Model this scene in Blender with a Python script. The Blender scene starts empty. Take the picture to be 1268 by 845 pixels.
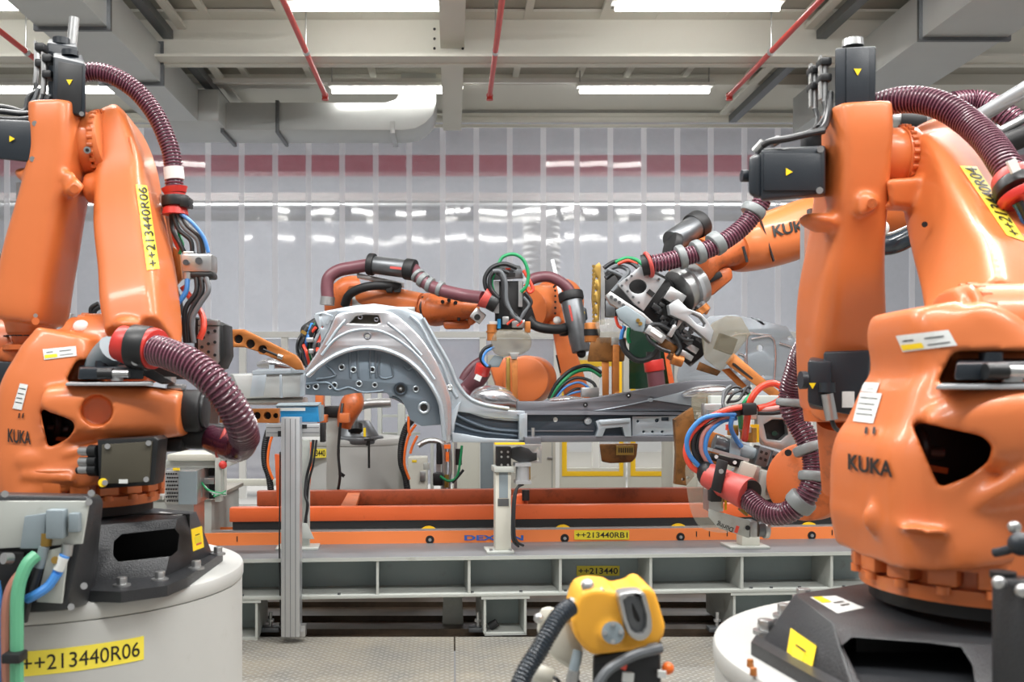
import bpy, bmesh, math, random
from mathutils import Vector, Matrix
random.seed(7)
SC = bpy.context.scene
COL = SC.collection
F, CX, CY, H = 1200.0, 560.0, 477.0, 1.3      # focal length in pixels, vanishing point, eye height
MAP = [None]
def P(px, py, Y):
    """point seen at photo pixel (px, py), Y metres in front of the camera"""
    if MAP[0]: px, py, Y = MAP[0](px, py, Y)
    return Vector(((px-CX)/F*Y, Y, H+(CY-py)/F*Y))
def q(t): return t if isinstance(t, Vector) else P(*t)
def R(r, Y): return r if r < 0.9 else r*Y/F
def hexc(h):
    h = h.lstrip('#'); c = [int(h[i:i+2], 16)/255 for i in (0, 2, 4)]
    return tuple((x/12.92 if x <= .04045 else ((x+.055)/1.055)**2.4) for x in c)+(1,)
# ---------------------------------------------------------------- materials
def nn(nt, typ, **kw):
    n = nt.nodes.new(typ)
    for k, v in kw.items():
        if k in n.inputs: n.inputs[k].default_value = v
        else: setattr(n, k, v)
    return n
def mat(name, col, rough=.5, metal=0, noise=0, nscale=8, bump=0, bscale=60, coat=0, alpha=1, emit=None, estr=0, dirt=None, dscale=3, dlo=.55, dhi=.75, spec=.5, trans=0):
    m = bpy.data.materials.new(name); m.use_nodes = True
    nt = m.node_tree; b = nt.nodes['Principled BSDF']
    c = hexc(col) if isinstance(col, str) else col
    b.inputs['Base Color'].default_value = c
    b.inputs['Roughness'].default_value = rough; b.inputs['Metallic'].default_value = metal
    b.inputs['Coat Weight'].default_value = coat; b.inputs['Alpha'].default_value = alpha
    b.inputs['Coat Roughness'].default_value = .12
    b.inputs['Specular IOR Level'].default_value = spec; b.inputs['Transmission Weight'].default_value = trans
    if emit:
        b.inputs['Emission Color'].default_value = hexc(emit); b.inputs['Emission Strength'].default_value = estr
    tc = nn(nt, 'ShaderNodeTexCoord'); ge = nn(nt, 'ShaderNodeNewGeometry')
    last = None
    if noise:
        no = nn(nt, 'ShaderNodeTexNoise', Scale=nscale, Detail=5.0, Roughness=.6)
        nt.links.new(ge.outputs['Position'], no.inputs['Vector'])
        mx = nn(nt, 'ShaderNodeMix', data_type='RGBA')
        mx.inputs[6].default_value = tuple(x*(1-noise) for x in c[:3])+(1,)
        mx.inputs[7].default_value = tuple(min(1, x*(1+noise)) for x in c[:3])+(1,)
        nt.links.new(no.outputs['Fac'], mx.inputs[0]); last = mx.outputs[2]
        mr = nn(nt, 'ShaderNodeMapRange'); mr.inputs['To Min'].default_value = max(.03, rough*.75); mr.inputs['To Max'].default_value = min(1, rough*1.3)
        nt.links.new(no.outputs['Fac'], mr.inputs['Value']); nt.links.new(mr.outputs[0], b.inputs['Roughness'])
    if dirt:
        no = nn(nt, 'ShaderNodeTexNoise', Scale=dscale, Detail=8.0, Roughness=.7)
        nt.links.new(ge.outputs['Position'], no.inputs['Vector'])
        mr = nn(nt, 'ShaderNodeMapRange'); mr.inputs['From Min'].default_value = dlo; mr.inputs['From Max'].default_value = dhi
        nt.links.new(no.outputs['Fac'], mr.inputs['Value'])
        mx = nn(nt, 'ShaderNodeMix', data_type='RGBA')
        if last: nt.links.new(last, mx.inputs[6])
        else: mx.inputs[6].default_value = c
        mx.inputs[7].default_value = hexc(dirt)
        nt.links.new(mr.outputs[0], mx.inputs[0]); last = mx.outputs[2]
    if last: nt.links.new(last, b.inputs['Base Color'])
    if bump:
        no = nn(nt, 'ShaderNodeTexNoise', Scale=bscale, Detail=3.0)
        nt.links.new(ge.outputs['Position'], no.inputs['Vector'])
        bp = nn(nt, 'ShaderNodeBump', Strength=bump, Distance=.01)
        nt.links.new(no.outputs['Fac'], bp.inputs['Height']); nt.links.new(bp.outputs[0], b.inputs['Normal'])
    return m
M = {}
M['orange'] = mat('robot_orange', '#CF703A', .40, noise=.05, nscale=5, coat=.25, dirt='#B8642F', dscale=9, dlo=.66, dhi=.86)
M['orange_worn'] = mat('worn_orange', '#C2632F', .42, noise=.10, nscale=9, coat=.1, dirt='#6E3B1C', dscale=14, dlo=.52, dhi=.78)
M['rail_orange'] = mat('skid_orange', '#D9622F', .42, noise=.08, nscale=4, dirt='#8A3A18', dscale=12, dlo=.6, dhi=.8)
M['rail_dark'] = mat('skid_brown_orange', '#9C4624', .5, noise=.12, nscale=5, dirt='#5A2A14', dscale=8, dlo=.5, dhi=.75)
M['track_orange'] = mat('track_orange', '#E98145', .4, noise=.05, nscale=4)
M['black'] = mat('black_plastic', '#191B1D', .42, noise=.12, nscale=30)
M['motor'] = mat('motor_black', '#20272E', .38, noise=.08, nscale=14, bump=.08, bscale=300)
M['cast_black'] = mat('black_cast_iron', '#26282B', .38, noise=.12, nscale=10, bump=.25, bscale=260, coat=.1)
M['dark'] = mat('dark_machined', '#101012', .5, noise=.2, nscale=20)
M['rubber'] = mat('rubber_black', '#151618', .55)
M['cable_black'] = mat('cable_black', '#1E2023', .4)
M['cable_grey'] = mat('cable_grey', '#5C6064', .4)
M['cable_blue'] = mat('cable_blue', '#3F7FC4', .35)
M['cable_red'] = mat('cable_red', '#DD4A36', .35)
M['cable_green'] = mat('cable_green', '#1E8A56', .35)
M['cable_palegreen'] = mat('cable_pale_green', '#5FA882', .4)
M['cable_brown'] = mat('cable_brown', '#A5705E', .4)
M['cable_pink'] = mat('cable_pink', '#B07A74', .4)
M['cable_orange'] = mat('cable_orange', '#F07028', .4)
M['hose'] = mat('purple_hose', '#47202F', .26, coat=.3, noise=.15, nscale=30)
M['hose_hi'] = mat('purple_hose_highlight', '#7D4B5B', .3, coat=.3)  # pinkish highlight on the hose ridges, put into the colour
M['hose_dull'] = mat('dull_purple_hose', '#6B4149', .4, noise=.15, nscale=20)
M['red'] = mat('red_plastic', '#C8352F', .35, noise=.08, nscale=20)
M['salmon'] = mat('faded_red_plastic', '#BB4A44', .42, noise=.12, nscale=20)
M['steel'] = mat('machined_steel', '#B9BABA', .32, .85, noise=.10, nscale=25)
M['steel_dark'] = mat('dark_steel', '#6E7174', .38, .8, noise=.18, nscale=25)
M['alu'] = mat('extruded_aluminium', '#B9BCBF', .36, .65, noise=.05, nscale=15)
M['alu_shadow'] = mat('aluminium_groove_shade', '#7C8084', .5, .5)  # darker copy of the aluminium: groove shade painted as strips
M['galv'] = mat('galvanised_sheet', '#C4C7C6', .36, .45, noise=.10, nscale=3)
M['body'] = mat('zinc_coated_panel', '#B2BCC4', .32, .6, noise=.07, nscale=12, bump=.06, bscale=40)
M['body_bright'] = mat('pressed_aluminium', '#D2D2D6', .22, .85, noise=.06, nscale=10, bump=.12, bscale=14)
M['body_inner'] = mat('inner_wheelhouse_zinc', '#7C8A96', .36, .5, noise=.10, nscale=10)
M['body_dark'] = mat('primer_dark_sill', '#444E58', .36, .55, noise=.12, nscale=9)
M['body_mid'] = mat('sill_grey', '#76777D', .36, .6, noise=.10, nscale=9)
M['beam'] = mat('beam_paint_grey', '#ABAFAA', .5, noise=.06, nscale=6, dirt='#8D8B80', dscale=6, dlo=.6, dhi=.8)
M['beam_web'] = mat('beam_web_grey', '#93A0A1', .5, noise=.05, nscale=5, dirt='#84847C', dscale=8, dlo=.62, dhi=.8)
M['beam_top'] = mat('beam_top_grey', '#74777A', .5, .2, noise=.12, nscale=7, dirt='#77705F', dscale=10, dlo=.58, dhi=.8)
M['cream'] = mat('cream_paint', '#C6C5BA', .45, noise=.04, nscale=5, dirt='#A9A492', dscale=7, dlo=.64, dhi=.85)
M['white'] = mat('white_paint', '#E2E2DE', .5, noise=.03, nscale=5)
M['pedestal'] = mat('pedestal_paint', '#B6B7B4', .5, noise=.05, nscale=4, dirt='#A9A9A4', dscale=9, dlo=.6, dhi=.85)
M['yellow_label'] = mat('yellow_label', '#F3E04A', .45)
M['dull_label'] = mat('dull_yellow_label', '#D9C72E', .45)
M['yellow'] = mat('yellow_plastic', '#F2AE35', .45, noise=.05, nscale=8)
M['yellow_frame'] = mat('yellow_frame', '#F2C21A', .45)
M['ink'] = mat('black_ink', '#1B1A18', .5)
M['ink_blue'] = mat('blue_ink', '#2D5FB0', .5)
M['paper'] = mat('label_white', '#D9DCDA', .5, noise=.10, nscale=70)
M['copper'] = mat('copper_alloy', '#B9743C', .36, .45, noise=.12, nscale=12, dirt='#7A4A28', dscale=10, dlo=.55, dhi=.8)
M['copper_dirty'] = mat('tarnished_copper', '#80552A', .42, .4, noise=.3, nscale=14, dirt='#3A2A1A', dscale=12, dlo=.45, dhi=.7)
M['brass'] = mat('brass', '#A98948', .36, .8, noise=.15, nscale=30)
M['cover'] = mat('smoky_plastic_cover', '#938C78', .2, alpha=.42, noise=.1, nscale=15, dirt='#54482E', dscale=8, dlo=.5, dhi=.7)
M['clear'] = mat('clear_plastic_cover', '#B9B6A8', .15, alpha=.28)
M['blue'] = mat('blue_enclosure', '#1F7FB4', .4, noise=.18, nscale=60)
M['ceil_white'] = mat('ceiling_beam_paint', '#D8D7CE', .55, noise=.03, nscale=3)
M['pipe_red'] = mat('sprinkler_red', '#D2433C', .4)
M['tube'] = mat('light_tube', '#FFFFFF', .4, emit='#FFFDF8', estr=14)
M['lamp_white'] = mat('lamp_housing', '#E4E4E0', .45)
M['glass_dark'] = mat('dark_green_screen', '#10301F', .1, alpha=.9, coat=.3)
M['concrete'] = mat('hall_floor_concrete', '#8E8C86', .4, noise=.08, nscale=2)
M['hall'] = mat('hall_cladding', '#A4A7AC', .7, noise=.05, nscale=1.0)
M['pit'] = mat('brown_pit_boards', '#55483A', .35, noise=.3, nscale=3, dirt='#2A241E', dscale=4, dlo=.4, dhi=.7)
M['sticker'] = mat('yellow_sticker', '#F5D21F', .45)
M['clamp_grey'] = mat('grey_hose_clamp', '#7D8283', .4, noise=.05, nscale=20)
M['rubber_shine'] = mat('shiny_black_hose', '#1F2B36', .25, coat=.4)
M['olive'] = mat('olive_cover_plate', '#4A463A', .5, noise=.06, nscale=8)
M['mould'] = mat('grey_moulding', '#7E8A90', .5, noise=.1, nscale=12)
# ---------------------------------------------------------------- mesh building
def cr(pts, n=8, closed=False):
    """Catmull-Rom through points given as tuples of any length"""
    pts = [tuple(p) for p in pts]; N = len(pts); out = []
    if N < 3 and not closed: return pts
    for i in range(N if closed else N-1):
        if closed: a, b, c, d = pts[(i-1) % N], pts[i], pts[(i+1) % N], pts[(i+2) % N]
        else: a, b, c, d = pts[max(0, i-1)], pts[i], pts[i+1], pts[min(N-1, i+2)]
        for k in range(n):
            t = k/n
            out.append(tuple(.5*((2*b[j])+(-a[j]+c[j])*t+(2*a[j]-5*b[j]+4*c[j]-d[j])*t*t+(-a[j]+3*b[j]-3*c[j]+d[j])*t**3) for j in range(len(b))))
    if not closed: out.append(pts[-1])
    return out
def frames(pts):
    n = len(pts); T = []
    for i in range(n):
        t = pts[min(n-1, i+1)]-pts[max(0, i-1)]
        T.append(t.normalized() if t.length > 1e-9 else Vector((0, 0, 1)))
    up = Vector((0, 1, 0)) if abs(T[0].y) < .9 else Vector((1, 0, 0))
    u = (up-T[0]*up.dot(T[0])).normalized(); out = []
    for t in T:
        u = (u-t*u.dot(t))
        u = u.normalized() if u.length > 1e-6 else Vector((1, 0, 0))
        out.append((t, u, t.cross(u)))
    return out
class B:
    def __init__(s): s.bm = bmesh.new(); s.mats = []; s.cur = 0
    def m(s, name):
        if name not in s.mats: s.mats.append(name)
        s.cur = s.mats.index(name); return s
    def _add(s, t, bev=0, seg=2, ang=None):
        if bev:
            t.normal_update()
            es = [e for e in t.edges if len(e.link_faces) == 2 and e.calc_face_angle(0) > .5]
            bmesh.ops.bevel(t, geom=es, offset=bev, segments=seg, affect='EDGES', profile=.5, clamp_overlap=True)
        for f in t.faces: f.material_index = s.cur
        me = bpy.data.meshes.new('t'); t.to_mesh(me); t.free(); s.bm.from_mesh(me); bpy.data.meshes.remove(me); return s
    def box(s, c, size, rz=0, ry=0, rx=0, bev=0):
        t = bmesh.new(); bmesh.ops.create_cube(t, size=1)
        m = Matrix.Translation(q(c)) @ Matrix.Rotation(rz, 4, 'Z') @ Matrix.Rotation(ry, 4, 'Y') @ Matrix.Rotation(rx, 4, 'X') @ Matrix.Diagonal((*size, 1))
        bmesh.ops.transform(t, matrix=m, verts=t.verts)
        return s._add(t, bev)
    def bx(s, x0, y0, x1, y1, Y, d, bev=0, k=0):
        """box whose front face fills the pixel rectangle at depth Y, d metres deep"""
        a, b = P(x0, y0, Y), P(x1, y1, Y); Yf = a.y
        return s.box(Vector(((a.x+b.x)/2, Yf+d/2, (a.z+b.z)/2)), (abs(b.x-a.x), d, abs(b.z-a.z)), rz=k, bev=bev)
    def bxr(s, px, py, Y, w, h, d, ang=0, bev=0, rz=0):
        """box centred on a pixel, w x h pixels, turned ang degrees clockwise in the picture plane"""
        c = P(px, py, Y); e = MAP[0](0, 0, Y)[2] if MAP[0] else Y; k = MAP[0].s if MAP[0] else 1
        return s.box(c+Vector((0, d/2, 0)), (w*k*e/F, d, h*k*e/F), ry=math.radians(ang), rz=math.radians(rz), bev=bev)
    def cyl(s, a, b, r, r2=None, seg=24, bev=0):
        ya = a[2] if not isinstance(a, Vector) else a.y
        yb = b[2] if not isinstance(b, Vector) else b.y
        k = MAP[0].s if MAP[0] else 1
        A, Bv = q(a), q(b)
        r = R(r, A.y)*(k if r >= .9 else 1); r2 = r if r2 is None else R(r2, Bv.y)*(k if r2 >= .9 else 1)
        d = Bv-A; t = bmesh.new()
        bmesh.ops.create_cone(t, cap_ends=True, segments=seg, radius1=r, radius2=r2, depth=d.length)
        m = Matrix.Translation((A+Bv)/2) @ d.to_track_quat('Z', 'Y').to_matrix().to_4x4()
        bmesh.ops.transform(t, matrix=m, verts=t.verts)
        return s._add(t, bev)
    def sph(s, c, r, sc=(1, 1, 1), seg=20):
        c = q(c); r = R(r, c.y)*((MAP[0].s if MAP[0] else 1) if r >= .9 else 1); t = bmesh.new()
        bmesh.ops.create_uvsphere(t, u_segments=seg, v_segments=seg//2, radius=r)
        bmesh.ops.transform(t, matrix=Matrix.Translation(c) @ Matrix.Diagonal((*sc, 1)), verts=t.verts)
        return s._add(t)
    def hull(s, pts, bev=0, seg=2):
        t = bmesh.new(); vs = [t.verts.new(q(p)) for p in pts]
        r = bmesh.ops.convex_hull(t, input=vs)
        bmesh.ops.delete(t, geom=[v for v in t.verts if not v.link_faces], context='VERTS')
        bmesh.ops.dissolve_limit(t, angle_limit=.03, verts=t.verts, edges=t.edges)
        bmesh.ops.recalc_face_normals(t, faces=t.faces)
        return s._add(t, bev, seg)
    def skin(s, rings, cap=True, closed=False):
        t = bmesh.new(); V = [[t.verts.new(p) for p in r] for r in rings]; n = len(V[0])
        for i in range(len(V)-(0 if closed else 1)):
            a, b = V[i], V[(i+1) % len(V)]
            for j in range(n):
                t.faces.new((a[j], a[(j+1) % n], b[(j+1) % n], b[j]))
        if cap and not closed:
            t.faces.new(V[0][::-1]); t.faces.new(V[-1])
        bmesh.ops.recalc_face_normals(t, faces=t.faces)
        return s._add(t)
    def loft(s, pts, e=3.0, seg=28, n=6, smooth=True):
        """(px, py, Y, half width in px, half depth in m) rings, superelliptic, along a path"""
        k = MAP[0].s if MAP[0] else 1
        L = cr(pts, n) if smooth else pts
        C = [P(p[0], p[1], p[2]) for p in L]; rings = []
        for i, p in enumerate(L):
            t = (C[min(len(C)-1, i+1)]-C[max(0, i-1)]).normalized()
            v = Vector((0, 1, 0)); v = (v-t*v.dot(t)).normalized(); u = v.cross(t)
            w = R(p[3], C[i].y)*(k if p[3] >= .9 else 1); r = []
            for j in range(seg):
                a = 2*math.pi*j/seg; c, sn = math.cos(a), math.sin(a)
                r.append(C[i]+u*w*math.copysign(abs(c)**(2/e), c)+v*p[4]*math.copysign(abs(sn)**(2/e), sn))
            rings.append(r)
        return s.skin(rings)
    def tube(s, pts, r, seg=10, n=8, smooth=True):
        W = [q(p) for p in pts]
        k = MAP[0].s if MAP[0] else 1
        if r >= .9: r = R(r, W[0].y)*k
        if smooth: W = [Vector(p) for p in cr([tuple(w) for w in W], n)]
        fr = frames(W); rings = []
        for w, (t, u, v) in zip(W, fr):
            rings.append([w+u*r*math.cos(2*math.pi*j/seg)+v*r*math.sin(2*math.pi*j/seg) for j in range(seg)])
        return s.skin(rings)
    def ring(s, c, ax, r, rr, seg=32, s2=10):
        """torus around axis ax"""
        c = q(c); ax = Vector(ax).normalized(); u = ax.orthogonal().normalized(); v = ax.cross(u); rings = []
        for i in range(seg):
            a = 2*math.pi*i/seg; d = u*math.cos(a)+v*math.sin(a)
            rings.append([c+d*(r+rr*math.cos(2*math.pi*j/s2))+ax*rr*math.sin(2*math.pi*j/s2) for j in range(s2)])
        return s.skin(rings, closed=True)
    def hosey(s, pts, r, pitch=.012, depth=.12, seg=18, mats=None, n=14):
        """corrugated hose: alternating ridges and grooves"""
        W = [q(p) for p in pts]
        if r >= .9: r = R(r, W[0].y)*(MAP[0].s if MAP[0] else 1)
        W = [Vector(p) for p in cr([tuple(w) for w in W], n)]
        L = [0]
        for a, b in zip(W, W[1:]): L.append(L[-1]+(b-a).length)
        tot = L[-1]; N = max(4, int(tot/pitch)); step = tot/N/4; D = []; i = 0
        for kk in range(N*4+1):
            dd = min(kk*step, tot-1e-6)
            while i < len(L)-2 and L[i+1] < dd: i += 1
            D.append(W[i].lerp(W[i+1], (dd-L[i])/max(1e-9, L[i+1]-L[i])))
        fr = frames(D); t = bmesh.new(); V = []
        prof = [1, 1-depth*.15, 1-depth, 1-depth*.85]
        for kk, (w, (tt, u, v)) in enumerate(zip(D, fr)):
            rr = r*prof[kk % 4]
            V.append([t.verts.new(w+u*rr*math.cos(2*math.pi*j/seg)+v*rr*math.sin(2*math.pi*j/seg)) for j in range(seg)])
        base = s.cur
        mi = [base]*4
        if mats:
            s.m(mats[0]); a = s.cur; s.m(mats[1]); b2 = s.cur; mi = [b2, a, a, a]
        for i2 in range(len(V)-1):
            for j in range(seg):
                f = t.faces.new((V[i2][j], V[i2][(j+1) % seg], V[i2+1][(j+1) % seg], V[i2+1][j])); f.material_index = mi[i2 % 4]
        t.faces.new(V[0][::-1]); t.faces.new(V[-1])
        bmesh.ops.recalc_face_normals(t, faces=t.faces)
        me = bpy.data.meshes.new('t'); t.to_mesh(me); t.free(); s.bm.from_mesh(me); bpy.data.meshes.remove(me); return s
    def frustum(s, outline, Y0, Y1):
        """solid whose outline is seen at the same pixels at both depths"""
        return s.skin([[P(x, y, Y0) for x, y in outline], [P(x, y, Y1) for x, y in outline]])
    def curve2d(s, loops, d, mtx, bev=0):
        cu = bpy.data.curves.new('c', 'CURVE'); cu.dimensions = '2D'; cu.fill_mode = 'BOTH'
        cu.extrude = max(1e-5, d/2-bev); cu.bevel_depth = bev; cu.bevel_resolution = 1; cu.offset = -bev
        for lp in loops:
            sp = cu.splines.new('POLY'); sp.points.add(len(lp)-1)
            for p, (x, y) in zip(sp.points, lp): p.co = (x, y, 0, 1)
            sp.use_cyclic_u = True
        o = bpy.data.objects.new('c', cu); me = bpy.data.meshes.new_from_object(o)
        me.transform(mtx); t = bmesh.new(); t.from_mesh(me)
        bpy.data.meshes.remove(me); bpy.data.objects.remove(o); bpy.data.curves.remove(cu)
        bmesh.ops.remove_doubles(t, verts=t.verts, dist=1e-5); bmesh.ops.recalc_face_normals(t, faces=t.faces)
        return s._add(t)
    def plate(s, outline, Y, d, holes=(), bev=.002, sm=False, k=0, n=5):
        """solid plate: pixel outline on the vertical plane Y + k*X, thickness d going back. holes: outlines or (cx, cy, r[, ry]) in px"""
        if MAP[0]: YY = MAP[0](0, 0, Y)[2]
        else: YY = Y
        ex = Vector((1, k, 0)).normalized(); O = Vector((0, YY, 0))
        nrm = Vector((-k, 1, 0)).normalized()
        def loc(px, py):
            p = P(px, py, Y); r = (p-Vector((0, 0, H)))/YY     # ray with y = 1
            t = YY/(1-k*r.x); w = Vector((0, 0, H))+r*t
            return ((w-O).dot(ex), w.z)
        def poly(o):
            if len(o) in (3, 4) and not hasattr(o[0], '__len__'):
                cx, cy, r = o[:3]; ry = o[3] if len(o) > 3 else r
                return [loc(cx+r*math.cos(a*math.pi/10), cy+ry*math.sin(a*math.pi/10)) for a in range(20)]
            return [loc(*p) for p in o]
        ol = cr(outline, n, True) if sm else outline
        loops = [[loc(*p) for p in ol]]+[poly(h) for h in holes]
        m = Matrix((( ex.x, 0, nrm.x, O.x), (ex.y, 0, nrm.y, O.y), (0, 1, 0, 0), (0, 0, 0, 1))) @ Matrix.Translation((0, 0, d/2))
        return s.curve2d(loops, d, m, bev)
    def mesh(s, name='m', ang=35):
        me = bpy.data.meshes.new(name); s.bm.to_mesh(me); s.bm.free()
        for n in s.mats: me.materials.append(M[n])
        me.shade_smooth()
        me.set_sharp_from_angle(angle=math.radians(ang))
        return me
    def out(s, name, m=None, parent=None, label=None, ang=35, **kw):
        if m and not s.mats: s.mats.append(m)
        return link(name, s.mesh(name, ang), parent, label, **kw)
WL = {}
def link(name, me, parent=None, label=None, cat=None, group=None, kind=None):
    vs = me.vertices
    xs = [v.co.x for v in vs]; ys = [v.co.y for v in vs]; zs = [v.co.z for v in vs]
    c = Vector(((min(xs)+max(xs))/2, (min(ys)+max(ys))/2, min(zs)))
    me.transform(Matrix.Translation(-c))
    o = bpy.data.objects.new(name, me); COL.objects.link(o); WL[o.name] = c.copy()
    if parent: o.parent = parent; o.location = c-WL[parent.name]
    else: o.location = c
    tag(o, label, cat, group, kind)
    return o
def tag(o, label=None, cat=None, group=None, kind=None):
    if label:
        o['label'] = label
        if cat and len(label.split()) > 16: print('LONGLABEL', len(label.split()), label)
    if cat: o['category'] = cat
    if group: o['group'] = group
    if kind: o['kind'] = kind
    return o
def thing(name, label, cat, loc, group=None):
    o = bpy.data.objects.new(name, None); COL.objects.link(o); o.location = q(loc); WL[o.name] = q(loc).copy(); o.empty_display_size = .1
    return tag(o, label, cat, group)
def struct(name, b, m=None): return b.out(name, m, kind='structure')
def cast(name, m, parent, add, cut=None, voxel=.009, sm=5, label=None):
    """one continuous casting: the pieces in add are fused by a voxel remesh, cut is taken away"""
    me = add.mesh(name+'_raw'); me.materials.clear(); me.materials.append(M[m])
    o = bpy.data.objects.new(name+'_raw', me); COL.objects.link(o)
    r = o.modifiers.new('r', 'REMESH'); r.mode = 'VOXEL'; r.voxel_size = voxel
    c = None
    if cut:
        cm = cut.mesh('cut'); c = bpy.data.objects.new('cut', cm); COL.objects.link(c)
        b = o.modifiers.new('b', 'BOOLEAN'); b.object = c; b.operation = 'DIFFERENCE'; b.solver = 'EXACT'; b.use_self = True
        r2 = o.modifiers.new('r2', 'REMESH'); r2.mode = 'VOXEL'; r2.voxel_size = voxel
    s = o.modifiers.new('s', 'SMOOTH'); s.iterations = sm; s.factor = .5
    dg = bpy.context.evaluated_depsgraph_get()
    out = bpy.data.meshes.new_from_object(o.evaluated_get(dg)); out.materials.clear(); out.materials.append(M[m])
    for p in out.polygons: p.material_index = 0
    out.shade_smooth(); out.name = name
    bpy.data.objects.remove(o)
    if c: bpy.data.objects.remove(c)
    return link(name, out, parent, label)
def textmesh(txt, mtx, w, h, d=.0008, bold=0):
    cu = bpy.data.curves.new('t', 'FONT'); cu.body = txt; cu.size = 1; cu.extrude = 0; cu.offset = bold
    o = bpy.data.objects.new('t', cu); me = bpy.data.meshes.new_from_object(o)
    bpy.data.objects.remove(o); bpy.data.curves.remove(cu)
    xs = [v.co.x for v in me.vertices]; ys = [v.co.y for v in me.vertices]
    sx, sy = w/(max(xs)-min(xs)), h/(max(ys)-min(ys))
    me.transform(Matrix.Diagonal((sx, sy, 1, 1)) @ Matrix.Translation((-min(xs), -min(ys), 0)))
    t = bmesh.new(); t.from_mesh(me); bpy.data.meshes.remove(me)
    r = bmesh.ops.extrude_face_region(t, geom=t.faces[:])
    bmesh.ops.translate(t, verts=[v for v in r['geom'] if isinstance(v, bmesh.types.BMVert)], vec=(0, 0, d))
    bmesh.ops.transform(t, matrix=mtx, verts=t.verts)
    bmesh.ops.recalc_face_normals(t, faces=t.faces)
    return t
def onplane(BL, BR, TL):
    a, b, c = q(BL), q(BR), q(TL); ex = (b-a); w = ex.length; ex.normalize()
    ey = (c-a); ey = ey-ex*ey.dot(ex); h = ey.length; ey.normalize(); ez = ex.cross(ey)
    return Matrix(((ex.x, ey.x, ez.x, a.x), (ex.y, ey.y, ez.y, a.y), (ex.z, ey.z, ez.z, a.z), (0, 0, 0, 1))), w, h
def writing(b, txt, BL, BR, TL, m='ink', mar=(0, 0), lift=.0025, bold=0):
    """letters filling the parallelogram BL-BR-TL, added to b"""
    mt, w, h = onplane(BL, BR, TL); b.m(m)
    b._add(textmesh(txt, mt @ Matrix.Translation((w*mar[0], h*mar[1], lift)), w*(1-2*mar[0]), h*(1-2*mar[1]), bold=bold)); return b
def sticker(name, m, parent, BL, BR, TL, txt=None, ink='ink', mar=(.06, .16), label=None, th=.0015, bold=0, extra=None):
    mt, w, h = onplane(BL, BR, TL); b = B().m(m)
    b.curve2d([[(0, 0), (w, 0), (w, h), (0, h)]], th, mt @ Matrix.Translation((0, 0, th/2)))
    o = b.out(name, None, parent, label)
    if txt:
        t = B(); writing(t, txt, BL, BR, TL, ink, mar, th+.0003, bold); t.out('lettering', None, o)
    if extra:
        t = B()
        for (x0, y0, x1, y1, mm) in extra:
            t.m(mm).curve2d([[(w*x0, h*y0), (w*x1, h*y0), (w*x1, h*y1), (w*x0, h*y1)]], .0006, mt @ Matrix.Translation((0, 0, th+.0004)))
        t.out('print', None, o)
    return o
def warn(parent, c, s, Y, rot=0):
    """small yellow warning triangle"""
    b = B().m('sticker'); k = MAP[0].s if MAP[0] else 1; cc = P(*c, Y); e = s*k*cc.y/F
    pts = [(e*math.cos(math.radians(a+rot)), e*math.sin(math.radians(a+rot))) for a in (-90, 30, 150)]
    b.curve2d([pts], .0015, Matrix.Translation(cc) @ Matrix.Rotation(math.pi/2, 4, 'X'))
    return b.out('warning_triangle', None, parent)
from mathutils.bvhtree import BVHTree
BV_ = {}
def decal(target, name, m, quad, txt=None, ink='ink', mar=(.05, .16), label=None, extra=(), parent=None, bold=0, lift=.002, nx=14, ny=6, plain=False):
    """sticker laid on the surface of target: quad = BL, BR, TR, TL pixels; every vertex is dropped on to the surface"""
    if target.name not in BV_:
        me = target.data; off = WL[target.name]
        BV_[target.name] = BVHTree.FromPolygons([v.co+off for v in me.vertices], [tuple(p.vertices) for p in me.polygons])
    bv = BV_[target.name]; eye = Vector((0, 0, H)); last = [None]
    def drop(u, v, lf):
        BL, BR, TR, TL = quad
        x = (BL[0]*(1-u)+BR[0]*u)*(1-v)+(TL[0]*(1-u)+TR[0]*u)*v; y = (BL[1]*(1-u)+BR[1]*u)*(1-v)+(TL[1]*(1-u)+TR[1]*u)*v
        d = (P(x, y, 3.1)-eye).normalized(); h, n, i, t = bv.ray_cast(eye, d)
        if h is None:
            t = last[0] if last[0] else 3.0; return eye+d*(t-lf)
        last[0] = t
        if n.dot(d) > 0: n = -n
        return h+n*lf
    par = parent or target; o = None
    if not plain:
        t = bmesh.new(); g = [[t.verts.new(drop(i/nx, j/ny, lift)) for j in range(ny+1)] for i in range(nx+1)]
        for i in range(nx):
            for j in range(ny): t.faces.new((g[i][j], g[i+1][j], g[i+1][j+1], g[i][j+1]))
        r = bmesh.ops.extrude_face_region(t, geom=t.faces[:])
        for v in [v for v in r['geom'] if isinstance(v, bmesh.types.BMVert)]: v.co -= (v.co-eye).normalized()*.001
        bmesh.ops.recalc_face_normals(t, faces=t.faces)
        b = B().m(m); b._add(t); o = b.out(name, None, par, label)
    if txt or extra:
        b = B()
        if txt:
            b.m(ink); t = textmesh(txt, Matrix(), 1-2*mar[0], 1-2*mar[1], .001, bold)
            for _ in range(1): bmesh.ops.subdivide_edges(t, edges=[e for e in t.edges if e.calc_length() > .06], cuts=1)
            for v in t.verts: v.co = drop(v.co.x+mar[0], v.co.y+mar[1], lift+.0026+v.co.z)
            b._add(t)
        for (x0, y0, x1, y1, mm) in extra:
            b.m(mm); t = bmesh.new(); n = 4; g = [[t.verts.new(drop(x0+(x1-x0)*i/n, y, lift+.002)) for y in (y0, y1)] for i in range(n+1)]
            for i in range(n): t.faces.new((g[i][0], g[i+1][0], g[i+1][1], g[i][1]))
            b._add(t)
        b.out('lettering' if txt else 'print', None, o or par, label if plain else None)
    return o
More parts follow.
